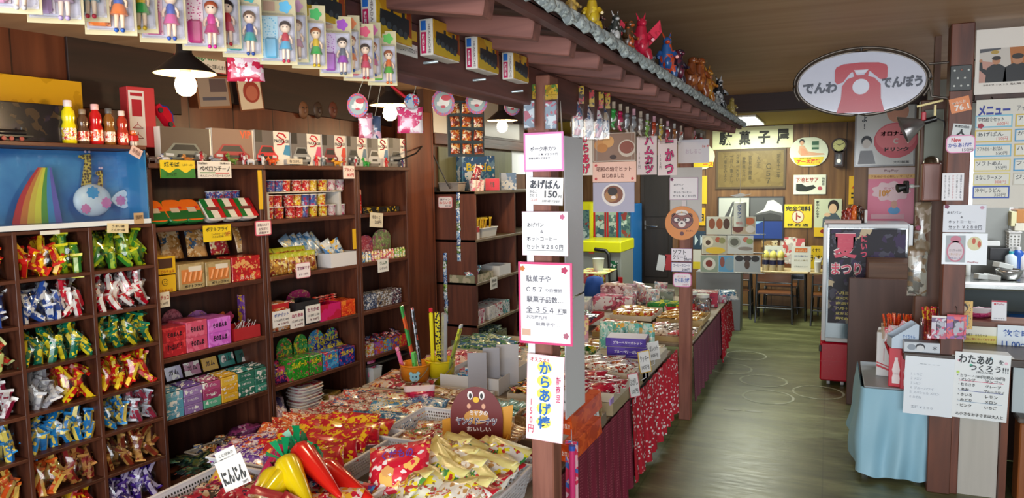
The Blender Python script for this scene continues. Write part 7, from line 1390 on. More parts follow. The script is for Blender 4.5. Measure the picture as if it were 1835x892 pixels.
# ---- desks and chairs
STEEL=flat('#5a5c60',.3,.8);TOPW=wood('#a89468','#c4b088',.8,'x',.4);CHW=wood('#5a321c','#7c4c2c',1,'x',.4)
def desk(label,x,y,z=.57):
    t=thing('school_desk',label,'desk',(x,y,0),0);w_,d=.60,.42
    part(t,'desktop',MB().box((0,0,z-.011),(w_,d,.022),b=.004),TOPW);part(t,'tray',MB().box((0,.01,z-.09),(w_*.84,d*.8,.008)).box((0,d*.4,z-.06),(w_*.84,.006,.06)).box((-w_*.42,0,z-.06),(.006,d*.8,.066)).box((w_*.42,0,z-.06),(.006,d*.8,.066)),STEEL)
    for sx_ in(-1,1):
        for sy in(-1,1):part(t,'leg',MB().tube([(sx_*w_*.44,sy*d*.4,z-.02),(sx_*w_*.46,sy*d*.42,.0)],.011,8),STEEL)
    part(t,'foot_bar',MB().tube([(-w_*.45,d*.41,.1),(w_*.45,d*.41,.1)],.009,8).tube([(-w_*.455,-d*.41,.06),(-w_*.455,d*.41,.06)],.009,8).tube([(w_*.455,-d*.41,.06),(w_*.455,d*.41,.06)],.009,8),STEEL);return t
def chair(label,x,y,rz=0):
    """school chair seen from behind: back to -y"""
    t=thing('school_chair',label,'chair',(x,y,0),rz);w_=.36
    bk_=MB();n=8
    bk_.add([(-w_/2+w_*i/n,-.0-.012*math.sin(PI*i/n),z)for z in(.475,.575)for i in range(n+1)]+[(-w_/2+w_*i/n,.014-.012*math.sin(PI*i/n),z)for z in(.475,.575)for i in range(n+1)],[(i,i+1,n+2+i,n+1+i)for i in range(n)]+[(2*n+2+i+1,2*n+2+i,3*n+3+i,3*n+4+i)for i in range(n)]+[(n+1+i,n+2+i,3*n+4+i,3*n+3+i)for i in range(n)]+[(i+1,i,2*n+2+i,2*n+3+i)for i in range(n)])
    part(t,'backrest',bk_,CHW);part(t,'seat',MB().box((0,.20,.335),(.36,.34,.014),b=.005),CHW)
    for q in(-1,1):
        part(t,'leg',MB().tube([(q*.185,.006,.565),(q*.19,.02,.33),(q*.20,-.02,0)],.011,8),STEEL);part(t,'leg',MB().tube([(q*.185,.03,.32),(q*.185,.34,.32),(q*.195,.37,.0)],.011,8),STEEL)
    part(t,'stretcher',MB().tube([(-.192,.005,.17),(.192,.005,.17)],.008,8).tube([(-.192,.0,.15),(-.192,.36,.15)],.008,8).tube([(.192,.0,.15),(.192,.36,.15)],.008,8).tube([(-.18,-.003,.465),(.18,-.003,.465)],.008,8),STEEL);return t
desk('school desk with bottles and leaflets standing on it against the back wall',-.50,9.25);desk('school desk nearest the drinks cooler, mostly behind it',.115,9.25)
desk('school desk on the back wall behind the photo menus',-1.12,9.25)
chair('school chair with its wooden back towards the aisle, in front of the bottles',-.555,8.82);chair('school chair half hidden by the drinks cooler',.04,8.80);chair('school chair tucked in at the left beside the grey cabinet',-1.02,8.98)
for k,x_ in enumerate((-.52,.1)):chair(('school chair on the wall side of the desk with the bottles','school chair on the wall side of the desk by the cooler')[k],x_,9.86,PI)
DZ=.571
for k in range(3):
    t=thing('sauce_bottle',('left','middle','right')[k]+' one of the three sauce bottles with yellow tops on the desk','bottle',(pY(1372+k*13.5,480,9.15).x,9.15-.02*(k==1),DZ));part(t,'body',MB().lathe([(.038,0),(.04,.01),(.04,.13),(.034,.15)],16),[flat('#b8a888',.3)]);part(t,'label_band',MB().lathe([(.0408,.07),(.0408,.125)],16,cap=False),flat('#28284a',.4));part(t,'top',MB().lathe([(.036,.15),(.042,.17),(.03,.215),(.008,.235)],14),flat('#d8cc6a',.35))
def desk_sheet(lab,px,Y,**k):l,w_,h_=rectY(*px,Y);l.z=DZ+h_/2-.002 if k.pop('sit',True)else l.z;return board('leaflet',lab,'leaflet',l,w_,h_,0,lean=R(-6),**k)
desk_sheet('white leaflet with an orange heading standing on the desk',(1418,443,1453,488),9.12,face='#d8d8d0',texts=[('ありがとう',0,.34,.5,.1,'#e8d8b0',.02),('コロナに負けない',0,.12,.7,.07,'#3a5a9a'),('おいしい給食',0,-.05,.7,.07,'#8a7a4a'),('ご予約承ります',0,-.3,.7,.05,'#4a5a5a')],art=lambda mb,mi,W,H,y:mb.box((0,y,H*.35),(W*.62,.001,H*.16),mi('#d8702c')))
cardY('notice','white sheet standing behind the sauce bottles','sign',(1370,440,1403,458),9.2,face='#d0d4d4',texts=[('手指の消毒',-.05,0,.5,.25,'#4a5a98')])
desk_sheet('red and white checked leaflet behind the white one',(1398,425,1426,474),YB-.004,face=wrap('#d8d0c8','#b0a8a0','#b83a30',scale=14),sit=False);desk_sheet('red and white leaflet beside the checked one',(1426,427,1442,450),YB-.004,face=wrap('#b82c24','#d8c8c0',scale=14),sit=False);desk_sheet('small brown picture hung above the sauce bottles',(1364,425,1394,443),YB-.004,face=wrap('#8a6a38','#c8b890','#3a2c20',scale=14),sit=False)
t=thing('tissue_cup','white paper cup of napkins on the desk by the cooler','cup',(pY(1465,485,9.1).x,9.1,DZ));part(t,'cup',MB().lathe([(.03,0),(.04,.12)],14),flat('#d8d8d4',.4));part(t,'napkin',MB().prism([(-.035,.1),(.03,.1),(.045,.17),(.01,.15),(-.03,.18)],-.01,.012,0),flat('#e4e4e4',.5))
# photo menus on a grey stand
YM=8.2;l,w_,h_=rectY(1247,480,1327,560,YM+.06)
solo('menu_cabinet',MB().box((0,.12,.32),(w_*1.0,.24,.64),b=.004),flat('#7e8288',.5),'plain grey cabinet carrying the photo menus','cabinet',(l.x,YM+.06,0))
MB_=thing('menu_rack','wire rack holding the photo menus above the grey cabinet','rack',(-.93,YM+.02,.64))
for z in(.0,.22,.42):part(MB_,'rail',MB().tube([(-.66 if z==.22 else-.32,0,z),(.32,0,z)],.005,6),STEEL)
for q in(-.3,.0,.3):part(MB_,'upright',MB().tube([(q,.012,0),(q,.012,.60)],.005,6),STEEL)
FOODS=[((1266,388,1311,420),'three pastries','#c8c8b8',[(-.28,.1,.13,.3,'#8a4a2c'),(.02,.1,.13,.3,'#9a5228'),(.3,.1,.13,.3,'#4a2c20')]),((1312,388,1354,420),'a round bun and boxes','#b8a890',[(-.25,-.1,.24,.3,'#6a2c20'),(.25,.25,.2,.2,'#c8683c'),(.28,-.2,.2,.2,'#d8d0c8')]),((1258,422,1302,455),'noodles with two side dishes','#b8b49c',[(-.25,.15,.22,.28,'#d8d0b8'),(-.25,.12,.1,.14,'#4a3420'),(.15,.28,.11,.14,'#b0583c'),(.32,.24,.13,.16,'#8a8a58'),(.05,-.3,.4,.18,'#dcb830')]),((1303,422,1350,455),'a grey soup and vegetables','#c4c8c4',[(-.22,.15,.24,.3,'#a8aca0'),(-.22,.15,.16,.2,'#5a5c50'),(.22,.28,.12,.14,'#c0705c'),(.36,.2,.13,.16,'#8aa068'),(.2,-.2,.28,.1,'#8a8078')]),((1255,457,1287,488),'a red topped dish on a checked cloth','#8a9a88',[(0,0,.36,.36,'#d0d0c4'),(0,.02,.2,.2,'#7a2c1c')]),((1287,457,1317,488),'a plate on a blue cloth','#5a98c0',[(.2,.0,.3,.38,'#7a98a8'),(-.25,.1,.14,.3,'#8a4a40')]),((1315,457,1363,488),'a glass dessert on a tray','#a8b0b4',[(-.3,.3,.15,.18,'#1c1c20'),(.0,.3,.15,.18,'#2a1c1c'),(.3,.3,.15,.18,'#1c1a1a'),(.0,-.05,.1,.26,'#4a3428')])]
for k,(px,nm,bg,it)in enumerate(FOODS):cardY('photo_menu','photo menu showing '+nm,'menu',px,YM-.004*k,face='#d4d4c8',art=lambda mb,mi,W,H,y,it=it,bg=bg:food(mb,mi,W,H,y,it,bg))
cardY('photo_menu','tilted photo menu seen edge on at the left of the menu stand','menu',(1178,457,1192,485),YM+.0,face='#c8ccd0',tilt=R(10));cardY('photo_menu','red photo menu half behind the second post','menu',(1192,456,1204,484),YM,face=wrap('#a83038','#d0c0b8',scale=14))
cardY('notice','small yellow and white note on the menu stand beside the second post','sign',(1242,447,1257,482),YM-.01,face='#d8d8c8',art=lambda mb,mi,W,H,y:mb.box((0,y,-H*.3),(W,.001,H*.36),mi('#dcc820')))
gp=pY(1326,385,7.9);t=thing('paper_lantern','white paper cylinder with blue vertical writing hanging above the photo menus','hanging sign',gp);rr=.062;part(t,'cylinder',MB().lathe([(rr,-.12),(rr,.13)],24),flat('#cdd2c8',.6));m=MB();put_text(m,'グラタン',0,.04,.045,.14,-rr-.001,0,.03,None,True);put_text(m,'180円',0,-.08,.06,.03,-rr-.001,1,.01);part(t,'lettering',m,[flat('#2a4a88',.5),flat('#b84a48',.5)]);part(t,'bird_ornament',MB().prism([(-.10,.20),(-.02,.215),(0,.225),(.05,.21),(.11,.215),(.03,.19),(-.04,.185)],-.004,.004),flat('#c8c8c8',.5));part(t,'string',MB().tube([(0,0,.13),(0,0,2.31-gp.z)],.002,5),flat('#b0a898',.6))
# ---- game machines on the left at the back
def machine():
    Y=8.55;z0_=.262;L=lambda x,y:pY(x,y,Y);x0,x1=L(1040,500).x,L(1113,500).x;w_=x1-x0;zt=L(1080,432).z
    t=thing('game_machine','grey arcade game machine with yellow top and black tube handle','game machine',((x0+x1)/2,Y,z0_));h=zt-z0_
    part(t,'body',MB().box((0,.3,h*.42),(w_,.6,h*.78),b=.01),flat('#8c908c',.45));part(t,'base',MB().box((0,.3,.015),(w_*.96,.56,.03)),flat('#2a2a2c',.5));part(t,'yellow_top',MB().box((0,.28,h*.9),(w_*1.04,.66,h*.2),b=.012),flat('#d8d81c',.3));part(t,'coin_panel',MB().box((-w_*.2,-.035,h*.84),(w_*.12,.01,h*.12)),flat('#a83a30',.4));part(t,'sticker',MB().box((w_*.22,-.002,h*.6),(.09,.006,.1),0,Matrix.Rotation(R(8),4,'Y')),wrap('#d8dcd8','#2a6a4a',scale=40))
    part(t,'handle',MB().tube([(-w_*.1,-.06,h*.86),(w_*.18,-.08,h*.84),(w_*.26,-.09,h*.76),(w_*.26,-.09,.02)],.022,10).tube([(w_*.26,-.09,.2),(w_*.44,-.07,.2),(w_*.44,-.07,h*.7)],.014,8),flat('#18181a',.4));part(t,'red_sign',MB().box((w_*.5,-.05,h*.25),(.06,.02,.16)),flat('#b01c24',.4))
machine()
def cab(lab,px0,px1,ytop,Y,c,fr,win,name='capsule_machine'):
    a,b=pY(px0,450,Y),pY(px1,450,Y);zt=pY((px0+px1)/2,ytop,Y).z;w_=b.x-a.x;h=zt-.262;t=thing(name,lab,'vending machine',((a.x+b.x)/2,Y,.262))
    part(t,'body',MB().box((0,.25,h/2),(w_,.5,h),b=.008),flat(c,.4));part(t,'window',MB().box((0,-.004,h*.66),(w_*.66,.01,h*.5)),win);part(t,'frame',MB().box((-w_*.42,-.006,h*.6),(w_*.12,.014,h*.76)).box((w_*.42,-.006,h*.6),(w_*.12,.014,h*.76)),flat(fr,.35));part(t,'coin_slot',MB().box((0,-.006,h*.2),(w_*.3,.014,h*.1)),flat('#c8c8c8',.4))
WIN=wrap('#5a7a78','#b8c8c4','#8a3a3a','#3a5a68',scale=12)
cab('yellow capsule cabinet behind the white sheet',1030,1062,362,9.2,'#d8d418','#e0dc28',WIN);cab('narrow capsule machine with red frame behind the game machine',1064,1087,372,9.25,'#a8c0b0','#b81c28',WIN);cab('second narrow capsule machine with red frame',1088,1108,372,9.25,'#a8c0b0','#b81c28',WIN);cab('tall blue capsule machine beside the dark door',1109,1134,366,9.2,'#1c68b0','#1a5a9c',WIN)
solo('floor_mat',MB().box((0,0,.005),(.5,.7,.01),b=.002),flat('#3a3c30',.9),'dark mat on the low platform before the door','mat',(-1.98,8.5,.261))
Yt=7.5;a,b=pY(1036,495,Yt),pY(1083,495,Yt);t=thing('side_table','small round-cornered table under a fruit printed cloth beside the white sheets','table',((a.x+b.x)/2,Yt+.2,0));tz=pY(1060,490,Yt).z
part(t,'tabletop',MB().box((0,0,tz-.01),(b.x-a.x,.4,.02),b=.004),CHW); 
for sx_ in(-1,1):
    for sy in(-1,1):part(t,'leg',MB().tube([(sx_*.1,sy*.15,tz-.02),(sx_*.12,sy*.17,0)],.012,6),STEEL)
drape('fruit printed vinyl cloth hanging from the small side table',((a.x-.02,Yt-.03,tz+.006),(b.x+.02,Yt-.03,tz+.006)),0,lambda u:tz-.16-.1*u,wrap('#d8dca8','#b02c30','#7ab03a','#e0d868',scale=12,rough=.4),.02,.2);solo('tablecloth',MB().box((0,0,0),(b.x-a.x+.05,.46,.006),b=.002),wrap('#d8dca8','#b02c30','#7ab03a','#e0d868',scale=12,rough=.4),'flat top of the fruit printed cloth on the small side table','tablecloth',((a.x+b.x)/2,Yt+.2,tz+.005))
t=thing('paper_bin','white bin standing on the fruit printed cloth','bin',((a.x+b.x)/2+.02,Yt+.2,tz+.009));part(t,'body',MB().lathe([(.05,0),(.065,.13),(.068,.135),(.06,.13),(.046,.01)],20),flat('#c8ccc8',.4))
blu=MB();bp_=pY(1066,545,6.9)
for i in range(1):blu.lathe([(.13,0),(.12,.06),(.09,.2),(.07,.26),(.0,.28)],16,0,Matrix.Scale(1,4))
for k,v in enumerate(blu.v):blu.v[k]=(v[0]*(1+.12*math.sin(k*1.7)),v[1]*(1+.12*math.cos(k*2.1)),v[2])
solo('stool',MB().lathe([(.11,0),(.11,.44),(.12,.45)],16),CHW,'low stool under the blue cloth','stool',(bp_.x,6.9,0));solo('blue_cloth',blu,flat('#1c4a9a',.8),'bright blue cloth heaped on a stool beyond the long table','cloth',(bp_.x,6.9,.451))
# ============================================================ DRINKS COOLER, PARTITION BOARD
def cooler():
    t=thing('drinks_cooler','upright drinks cooler with red base and a poster on its glass door','refrigerator',(.275,6.26,0));w_=.62;h=1.29;d=.5
    part(t,'body',MB().box((0,d/2+.02,.36+(h-.36)/2),(w_,d,h-.36),b=.02),flat('#c0c4c8',.3));part(t,'red_base',MB().box((0,d/2+.01,.195),(w_+.01,d+.02,.31),b=.012).box((0,.0,.20),(w_,.02,.008)),flat('#b8142c',.25))
    dm=MB(); 
    for x in(-w_/2+.016,w_/2-.016):dm.box((x,-.002,.36+(h-.36)/2),(.032,.03,h-.37),b=.006)
    for z in(.375,h-.016):dm.box((0,-.002,z),(w_-.064,.03,.03),b=.004)
    part(t,'door_frame',dm,flat('#cfd4d8',.25));part(t,'door_glass',MB().box((0,.004,.36+(h-.36)/2),(w_-.06,.006,h-.42)),film('#e8f0f4',.3));part(t,'inner_panel',MB().box((0,.012,.45),(w_-.07,.004,.13)),flat('#b8c0c0',.35))
    pw,ph=w_-.09,.74;pz=h-.04-ph/2;part(t,'poster',MB().box((0,-.006,pz),(pw,.002,ph)),wrap('#24222c','#4a4a5a','#8a8478','#c8b898','#3a2c50',scale=9,share=.55,rough=.55,coat=0))
    m=MB(); 
    put_text(m,'夏',-.15,pz+.24,.17,.2,-.009,1,.09);put_text(m,'夏',-.15,pz+.24,.16,.19,-.010,0,.03);put_text(m,'まつり',-.14,pz+.06,.22,.10,-.009,1,.08);put_text(m,'まつり',-.14,pz+.06,.21,.095,-.010,0,.02);put_text(m,'にいつ',-.02,pz+.24,.045,.17,-.009,0,.03,None,True)
    for k in range(6):put_text(m,('八月三日','花火大会','商店街','八月十日','盆おどり','駅前')[k],-.15,pz-.13-.04*k,.12,.022,-.009,2,.02);put_text(m,('商店街夜市','河川敷公園','縁日ひろば','駅前大通り','中央公園','歩行者天国')[k],.06,pz-.13-.04*k,.2,.026,-.009,2,.02)
    part(t,'poster_lettering',m,[flat('#d03a5a',.4),flat('#e8dcdc',.4),flat('#d8cc6a',.4)])
    part(t,'notice',MB().box((.13,-.010,pz+.02),(.2,.002,.17)),flat('#e4e4e8',.2),label='white glossy sheet on the cooler poster');part(t,'rating_label',MB().box((.10,-.003,.16),(.12,.004,.06)),wrap('#d8d8d8','#4a4a5a',scale=60));part(t,'latch',MB().box((-w_/2-.004,.01,.30),(.02,.03,.05),b=.003),flat('#1c1416',.5))
    for x in(-w_/2+.06,-w_/2+.16,w_/2-.06):part(t,'caster',MB().lathe([(.018,-.012),(.02,0),(.018,.012)],12,0,Matrix.Translation((x,.05,.02))@Matrix.Rotation(PI/2,4,'Y')),flat('#b8b8b8',.4))
cooler()
FZ=1.292
for k,(px_,h,c1,c2,lab)in enumerate(((1513,.10,'#6a1c1c','#8a2c20','dark red wooden doll at the left on the cooler'),(1521,.12,'#8a2a20','#c84a28','red wooden doll second on the cooler'),(1530,.14,'#d86a20','#c8501c','large orange wooden doll on the cooler'),(1540,.135,'#2a1c18','#4a2a20','black wooden doll beside the orange one'),(1546,.11,'#3a2018','#5a3020','short brown wooden doll at the right on the cooler'))):
    x=pY(px_,390,6.45).x;solo('wooden_doll',MB().lathe([(.022,0),(.026,.02),(.022,h*.6),(.016,h*.68),(.024,h*.8),(.018,h*.95),(.0,h)],14),[wrap(c1,c2,scale=20)],lab,'doll',(x,6.45,FZ))
x=pY(1530,395,6.38).x;solo('book',MB().box((0,0,.012),(.26,.16,.024),b=.003),flat('#c8b0a8',.5),'pale flat box lying in front of the wooden dolls','box',(x-.08,6.36,FZ));solo('book',MB().box((0,0,.05),(.02,.14,.1),b=.002),flat('#d0d0cc',.5),'white upright booklet at the end of the wooden dolls','book',(pY(1551,385,6.45).x,6.45,FZ))
pb=solo('partition_board',MB().box((.27,0,.465),(.58,.035,.93),b=.004),wood('#46302a','#5c423a',.5,'z',.5),'dull brown standing board between the cooler and the counter','board',(.165,5.8,0));solo('board_stand',MB().box((.0,.0,.52),(.46,.36,1.04),b=.004),wood('#4a3020','#6a4a34',.8,'x',.5),'dark wooden cabinet top showing above the brown board','cabinet',(.50,6.045,0))
# ============================================================ FLOOR RINGS
for k,(px_,py,lab)in enumerate(((1336,637,'white ring on the floor farthest down the aisle'),(1308,660,'white ring on the floor beside the second table'),(1368,682,'white ring on the floor in the middle of the aisle'),(1376,711,'white ring on the floor nearest the viewer'),(1466,703,'white ring on the floor in front of the drinks cooler'))):
    p=pZ(px_,py,0);m=MB();n=48;ro,ri=.19,.172;vs=[(r_*math.cos(2*PI*i/n),r_*math.sin(2*PI*i/n),.0015)for r_ in(ri,ro)for i in range(n)];m.add(vs,[(i,n+i,n+(i+1)%n,(i+1)%n)for i in range(n)]);solo('floor_ring',m,wrap('#b4b8a0','#9aa084',scale=30,rough=.6,coat=0),lab,'floor marking',p)
for k,(px_,py)in enumerate(((1313,734),(1351,737))):
    m=MB();m.add([(.06*math.cos(2*PI*i/20),.022*math.sin(2*PI*i/20),.0015)for i in range(20)],[list(range(20))]);solo('floor_mark',m,flat('#b8bca8',.6),('left','right')[k]+' one of two small white marks on the floor before the rings','floor marking',pZ(px_,py,0),R(5))
# ============================================================ COUNTER
CY=4.28;CZ=.735
ct=thing('counter','dark topped sales counter with white panel and charred wood post','counter',(.40,CY,0)); 
part(ct,'countertop',MB().box((1.1,.33,CZ-.02),(2.25,.66,.04),b=.004),wood('#2a201c','#463830',.6,'x',.35));part(ct,'corner_post',MB().box((.155,.06,(CZ-.04)/2),(.105,.11,CZ-.04),b=.003),wood('#120a08','#6e3c28',.5,'z',.5),label='dark charred wood corner post')
part(ct,'front_panel',MB().box((.315,.05,(CZ-.04)/2),(.205,.03,CZ-.042)),wood('#aaa69e','#c0bcb4',.5,'z',.6),label='scuffed white front panel');part(ct,'divider',MB().box((.435,.2,(CZ-.04)/2),(.03,.4,CZ-.042)),wood('#5a2c18','#7a4024',.8,'z',.5));part(ct,'upper_panel',MB().box((.85,.08,.57),(.75,.02,.24)),flat('#b4c0c4',.4),label='pale blue panel under the top');part(ct,'ledge',MB().box((.95,.5,CZ+.10),(1.65,.2,.03),b=.004).box((.95,.42,CZ+.045),(1.65,.025,.09)),wood('#5a3424','#7a4c36',.8,'x',.45),label='raised wooden ledge behind the notices');part(ct,'back_panel',MB().box((1.2,.64,.34),(2.0,.02,.66)),W_DARK)
bx=thing('wood_cabinet','orange brown wooden stool-like cabinet at the right edge under the counter','cabinet',pZ(1826,905,0),0);part(bx,'body',MB().box((.2,.06,.21),(.42,.12,.42),b=.006),wood('#7a4420','#9c5c30',.8,'z',.45));part(bx,'top',MB().box((.2,.06,.435),(.44,.13,.03),b=.006),wood('#4a4440','#6a625c',.8,'x',.5))
cardY('paper_notice','plain white typed price sheet hanging on the counter front','sign',(1620,640,1709,744),CY-.006,face='#dfe6ee',texts=[('御見 か き 氷',-.05,.36,.52,.05,'#a0a8b4'),('１ いちご',-.26,.2,.24,.045,'#b4bcc8'),('２ メロン',-.26,.12,.22,.045,'#b4bcc8'),('３ レモン',-.27,.04,.2,.045,'#b4bcc8'),('４ ブルーハワイ',-.14,-.04,.48,.045,'#b4bcc8'),('５ スペシャル メロン',-.08,-.12,.6,.045,'#b4bcc8'),('６ みぞれ',-.26,-.2,.24,.045,'#b4bcc8'),('各種 ￥２００',-.12,-.37,.44,.045,'#a8b0bc')],tilt=R(1))
INKB='#262b30'
def wata(mb,mi,W,H,y):
    for cz,c in((.07,'#d05070'),(-.08,'#3a4a90'),(-.245,'#90a8c0')):mb.box((W*.0,y,H*cz),(W*.8,.0006,H*.008),mi(c))
    for cx,cz,c in((-.42,.37,'#e0a8b8'),(-.2,.31,'#58c0a0'),(.42,.38,'#e8b8c8'),(.15,.43,'#a8d0e0'),(-.43,.19,'#b8d860')):disc(mb,cx*W,cz*H,W*.03,W*.03,y-.001,y,mi(c),14)
cardY('paper_notice','white handwritten cotton candy price list hanging on the counter front','sign',(1708,633,1808,752),CY-.008,face='#e4e9ec',art=wata,tilt=R(1.5),texts=[('わたあめ',-.12,.40,.62,.13,INKB,.025),('を',.33,.39,.09,.07,INKB,.02),('つくろう!!!',.12,.28,.7,.10,INKB,.02),('(税込価格)',.05,.215,.3,.035,'#4a5058'),('・カラー→100円(税込108円)',-.01,.145,.86,.06,INKB,.01),('・オレンジ',-.26,.09,.3,.045,INKB),('マンゴー',.22,.09,.3,.045,INKB),('・むらさき',-.26,.015,.3,.045,INKB),('グレープ',.22,.015,.28,.045,INKB),('・あか',-.31,-.06,.2,.045,INKB),('ブルーハワイ',.24,-.06,.36,.045,INKB),('・きいろ',-.28,-.14,.26,.045,INKB),('レモン',.2,-.14,.22,.045,INKB),('・みどり',-.28,-.22,.26,.045,INKB),('メロン',.2,-.22,.22,.045,INKB),('・ピンク',-.28,-.3,.26,.045,INKB),('いちご',.2,-.3,.22,.045,INKB),('△小さなお子さまは大人と',-.0,-.43,.86,.05,INKB)])
solo('clear_sleeve',MB().box((0,0,0),(.27,.16,.003)),flat('#b8b4ac',.3),'flat plastic sleeve lying on the counter edge over the cotton candy list','sleeve',(.40+.33,CY+.085,CZ+.002))
# things on the counter
def onct(px_,py,Y):p=pY(px_,py,Y);return p.x,Y
t=thing('flyer_holder','white slanted cardboard holder of slim packs on the counter end','holder',(*onct(1620,600,4.42),CZ+.001),R(8));part(t,'carton',MB().add([(-.07,-.05,0),(.06,-.05,0),(.06,-.05,.13),(.045,-.05,.135),(-.07,-.05,.055),(-.07,.06,0),(.06,.06,0),(.06,.06,.13),(.045,.06,.135),(-.07,.06,.055)],[(0,1,2,3,4),(9,8,7,6,5),(0,4,9,5),(1,6,7,2),(0,5,6,1)]),flat('#c0d0e0',.4));m=MB();put_text(m,'ケイちゃん',.012,.066,.06,.02,-.052,0,.02);put_text(m,'ーゴム',.012,.04,.06,.014,-.052,0,.02);part(t,'lettering',m,flat('#3a6aa8',.5))
fb=solo('face_box',carton(.17,.07,.052,flat('#c4ccd4',.4),[('＊',.33,0,.12,.5,'#3a4048')],top='#8a9098',art=lambda mb,mi,wd,h:(disc(mb,-.01,h*.55,.022,h*.36,-.0012,0,mi('#2a2c34')),disc(mb,-.01,h*.42,.018,h*.3,-.0018,0,mi('#ccd0d4')),disc(mb,-.05,h*.5,.02,h*.3,-.001,0,mi('#8a94a0')))),None,'long grey box with a printed cartoon face at the counter edge','box',(*onct(1653,625,4.30),CZ+.001),R(2))
t=thing('stick_jar','clear tall jar of red and yellow candy sticks beside the post','jar',(*onct(1665,590,4.42),CZ+.001));part(t,'glass',MB().lathe([(.036,0),(.04,.005),(.042,.16),(.040,.16),(.036,.008)],20,cap=False),film('#ffe8e8',.2))
JS=('candy_stick','candy',[('w',MB().tube([(0,0,0),(0,0,.2)],.0055,6).mesh([wrap('#b01828','#e0b030','#d83040',scale=60)]),[])]);JO=('candy_stick','candy',[('w',MB().tube([(0,0,0),(0,0,.12)],.006,6).mesh([wrap('#d8481c','#e8782c','#c03018',scale=60)]),[])])
for k in range(16):place(JS,Vector((*onct(1665,590,4.42),CZ+.02))+Vector((.02*math.cos(k*2.4),.02*math.sin(k*2.4),.003*(k%4))),(R(random.uniform(-9,9)),R(random.uniform(-9,9)),0),'red and yellow candy stick in the clear tall jar','sticks in the tall jar')
solo('open_tray',carton(.18,.12,.07,flat('#c8b8a0',.5),open_=True),None,'open box of orange candy sticks at the counter end','tray',(*onct(1614,580,4.60),CZ+.001),0)
for k in range(20):place(JO,Vector((*onct(1614,580,4.66),CZ+.02))+Vector((-.075+.0078*k,.02*(k%3)-.02,0)),(R(random.uniform(-8,8)),R(random.uniform(-14,14)),0),'orange candy stick in the open box at the counter end','orange candy sticks')
for k in range(3):solo('small_pack',bag_mesh(.05,.08,.02,[wrap('#d0c8c8','#c84858','#e0a0a8',scale=50)],520+k),None,('pink and white pack leaning before the orange sticks','grey and pink pack leaning on the slanted holder','pale pack hanging over the counter end')[k],'candy',(*onct((1600,1618,1594)[k],578,4.50),CZ+(.06,.085,.045)[k]),(R(-10),R((8,30,4)[k]),R(10)))
for k,(px,c,lab)in enumerate((((1668,564,1694,605),('#c8c4d0','#5a3a68','#e0d8d8','#b84a6a'),'pale toy pack with a doll picture leaning on the post'),((1695,562,1730,605),('#8a4a98','#d84a5a','#c8b8d0','#e0702c','#4a3a58'),'violet and red toy pack with picture cards leaning on the post'))):
    l,w_,h_=rectY(*px,4.28);t=thing('toy_pack',lab,'toy',(l.x,4.255,l.z));part(t,'card',MB().box((0,0,0),(w_,.003,h_)),wrap(*c,scale=22));part(t,'inner_pack',MB().box((w_*.1,-.006,-h_*.05),(w_*.55,.008,h_*.62),b=.002),wrap('#a8a8b8','#c03868','#3a3048',scale=26,share=.5));part(t,'header',MB().box((0,-.003,h_*.46),(w_,.004,h_*.08)),flat(('#e0dcd8','#c82840')[k],.4))
    part(t,'hook',MB().tube([(0,.002,h_/2),(0,.01,h_/2+.03),(0,.045,h_/2+.035)],.002,6),STEEL)
def leopard(mb,mi,W,H,y):
    for cz in(.26,):disc(mb,0,cz*H,W*.24,H*.15,y-.001,y,mi('#241c18'));disc(mb,0,(cz-.04)*H,W*.17,H*.11,y-.0016,y,mi('#dcc0a0'))
    mb.prism([(-W*.28,-H*.38),(W*.28,-H*.38),(W*.28,H*.0),(-W*.28,H*.0)],y-.0008,y,mi('#8ab0c8'));disc(mb,0,-.12*H,W*.14,H*.1,y-.0016,y,mi('#241c18'));disc(mb,0,-.17*H,W*.1,H*.08,y-.0022,y,mi('#d0a888'));mb.prism([(-W*.2,-H*.38),(-W*.12,-H*.26),(W*.12,-H*.26),(W*.2,-H*.38)],y-.002,y,mi('#3a5a98'))
l,w_,h_=rectY(1711,503,1744,553,4.42);board('card_pack','yellow spotted card pack with a face picture standing at the post','card',(l.x,4.42,CZ+.117+h_/2),w_,h_,R(-6),lean=R(-8),face=dots('#d8ac3c','#3a2c18',130,.3,.4),art=leopard,texts=[('おばけカード',0,.08,.8,.06,'#b04858',.02)],th=.02,edge='#6a4a9a')
l,w_,h_=rectY(1729,553,1786,576,4.72);solo('candy_bag',bag_mesh(w_,.16,.05,[wrap('#d03a78','#e06a98','#e8dce0',scale=40)],530,mi_top=0,top=None)if False else bag_mesh(w_,.13,.05,[wrap('#d03a78','#e06a98',scale=60),flat('#dcd4d8',.3)],530,mi_top=1),None,'clear bag of bright pink sweets on the ledge behind the notices','bag',(l.x,4.80,CZ+.145),(R(55),0,0))
l,w_,h_=rectY(1785,541,1813,577,4.62);board('payment_stand','small white payment card with red top edge standing on the ledge','sign',(l.x,4.74,CZ+.117+h_/2),w_,h_,0,lean=R(-6),face='#dfe2e8',art=lambda mb,mi,W,H,y:(mb.box((0,y,H*.46),(W,.001,H*.07),mi('#c82848')),mb.box((-W*.28,y,H*.32),(W*.14,.001,H*.09),mi('#c83a48'))),texts=[('PayPay',.1,.32,.5,.1,'#a83a58',.01),('決済できます',0,-.4,.7,.06,'#6a7080')])
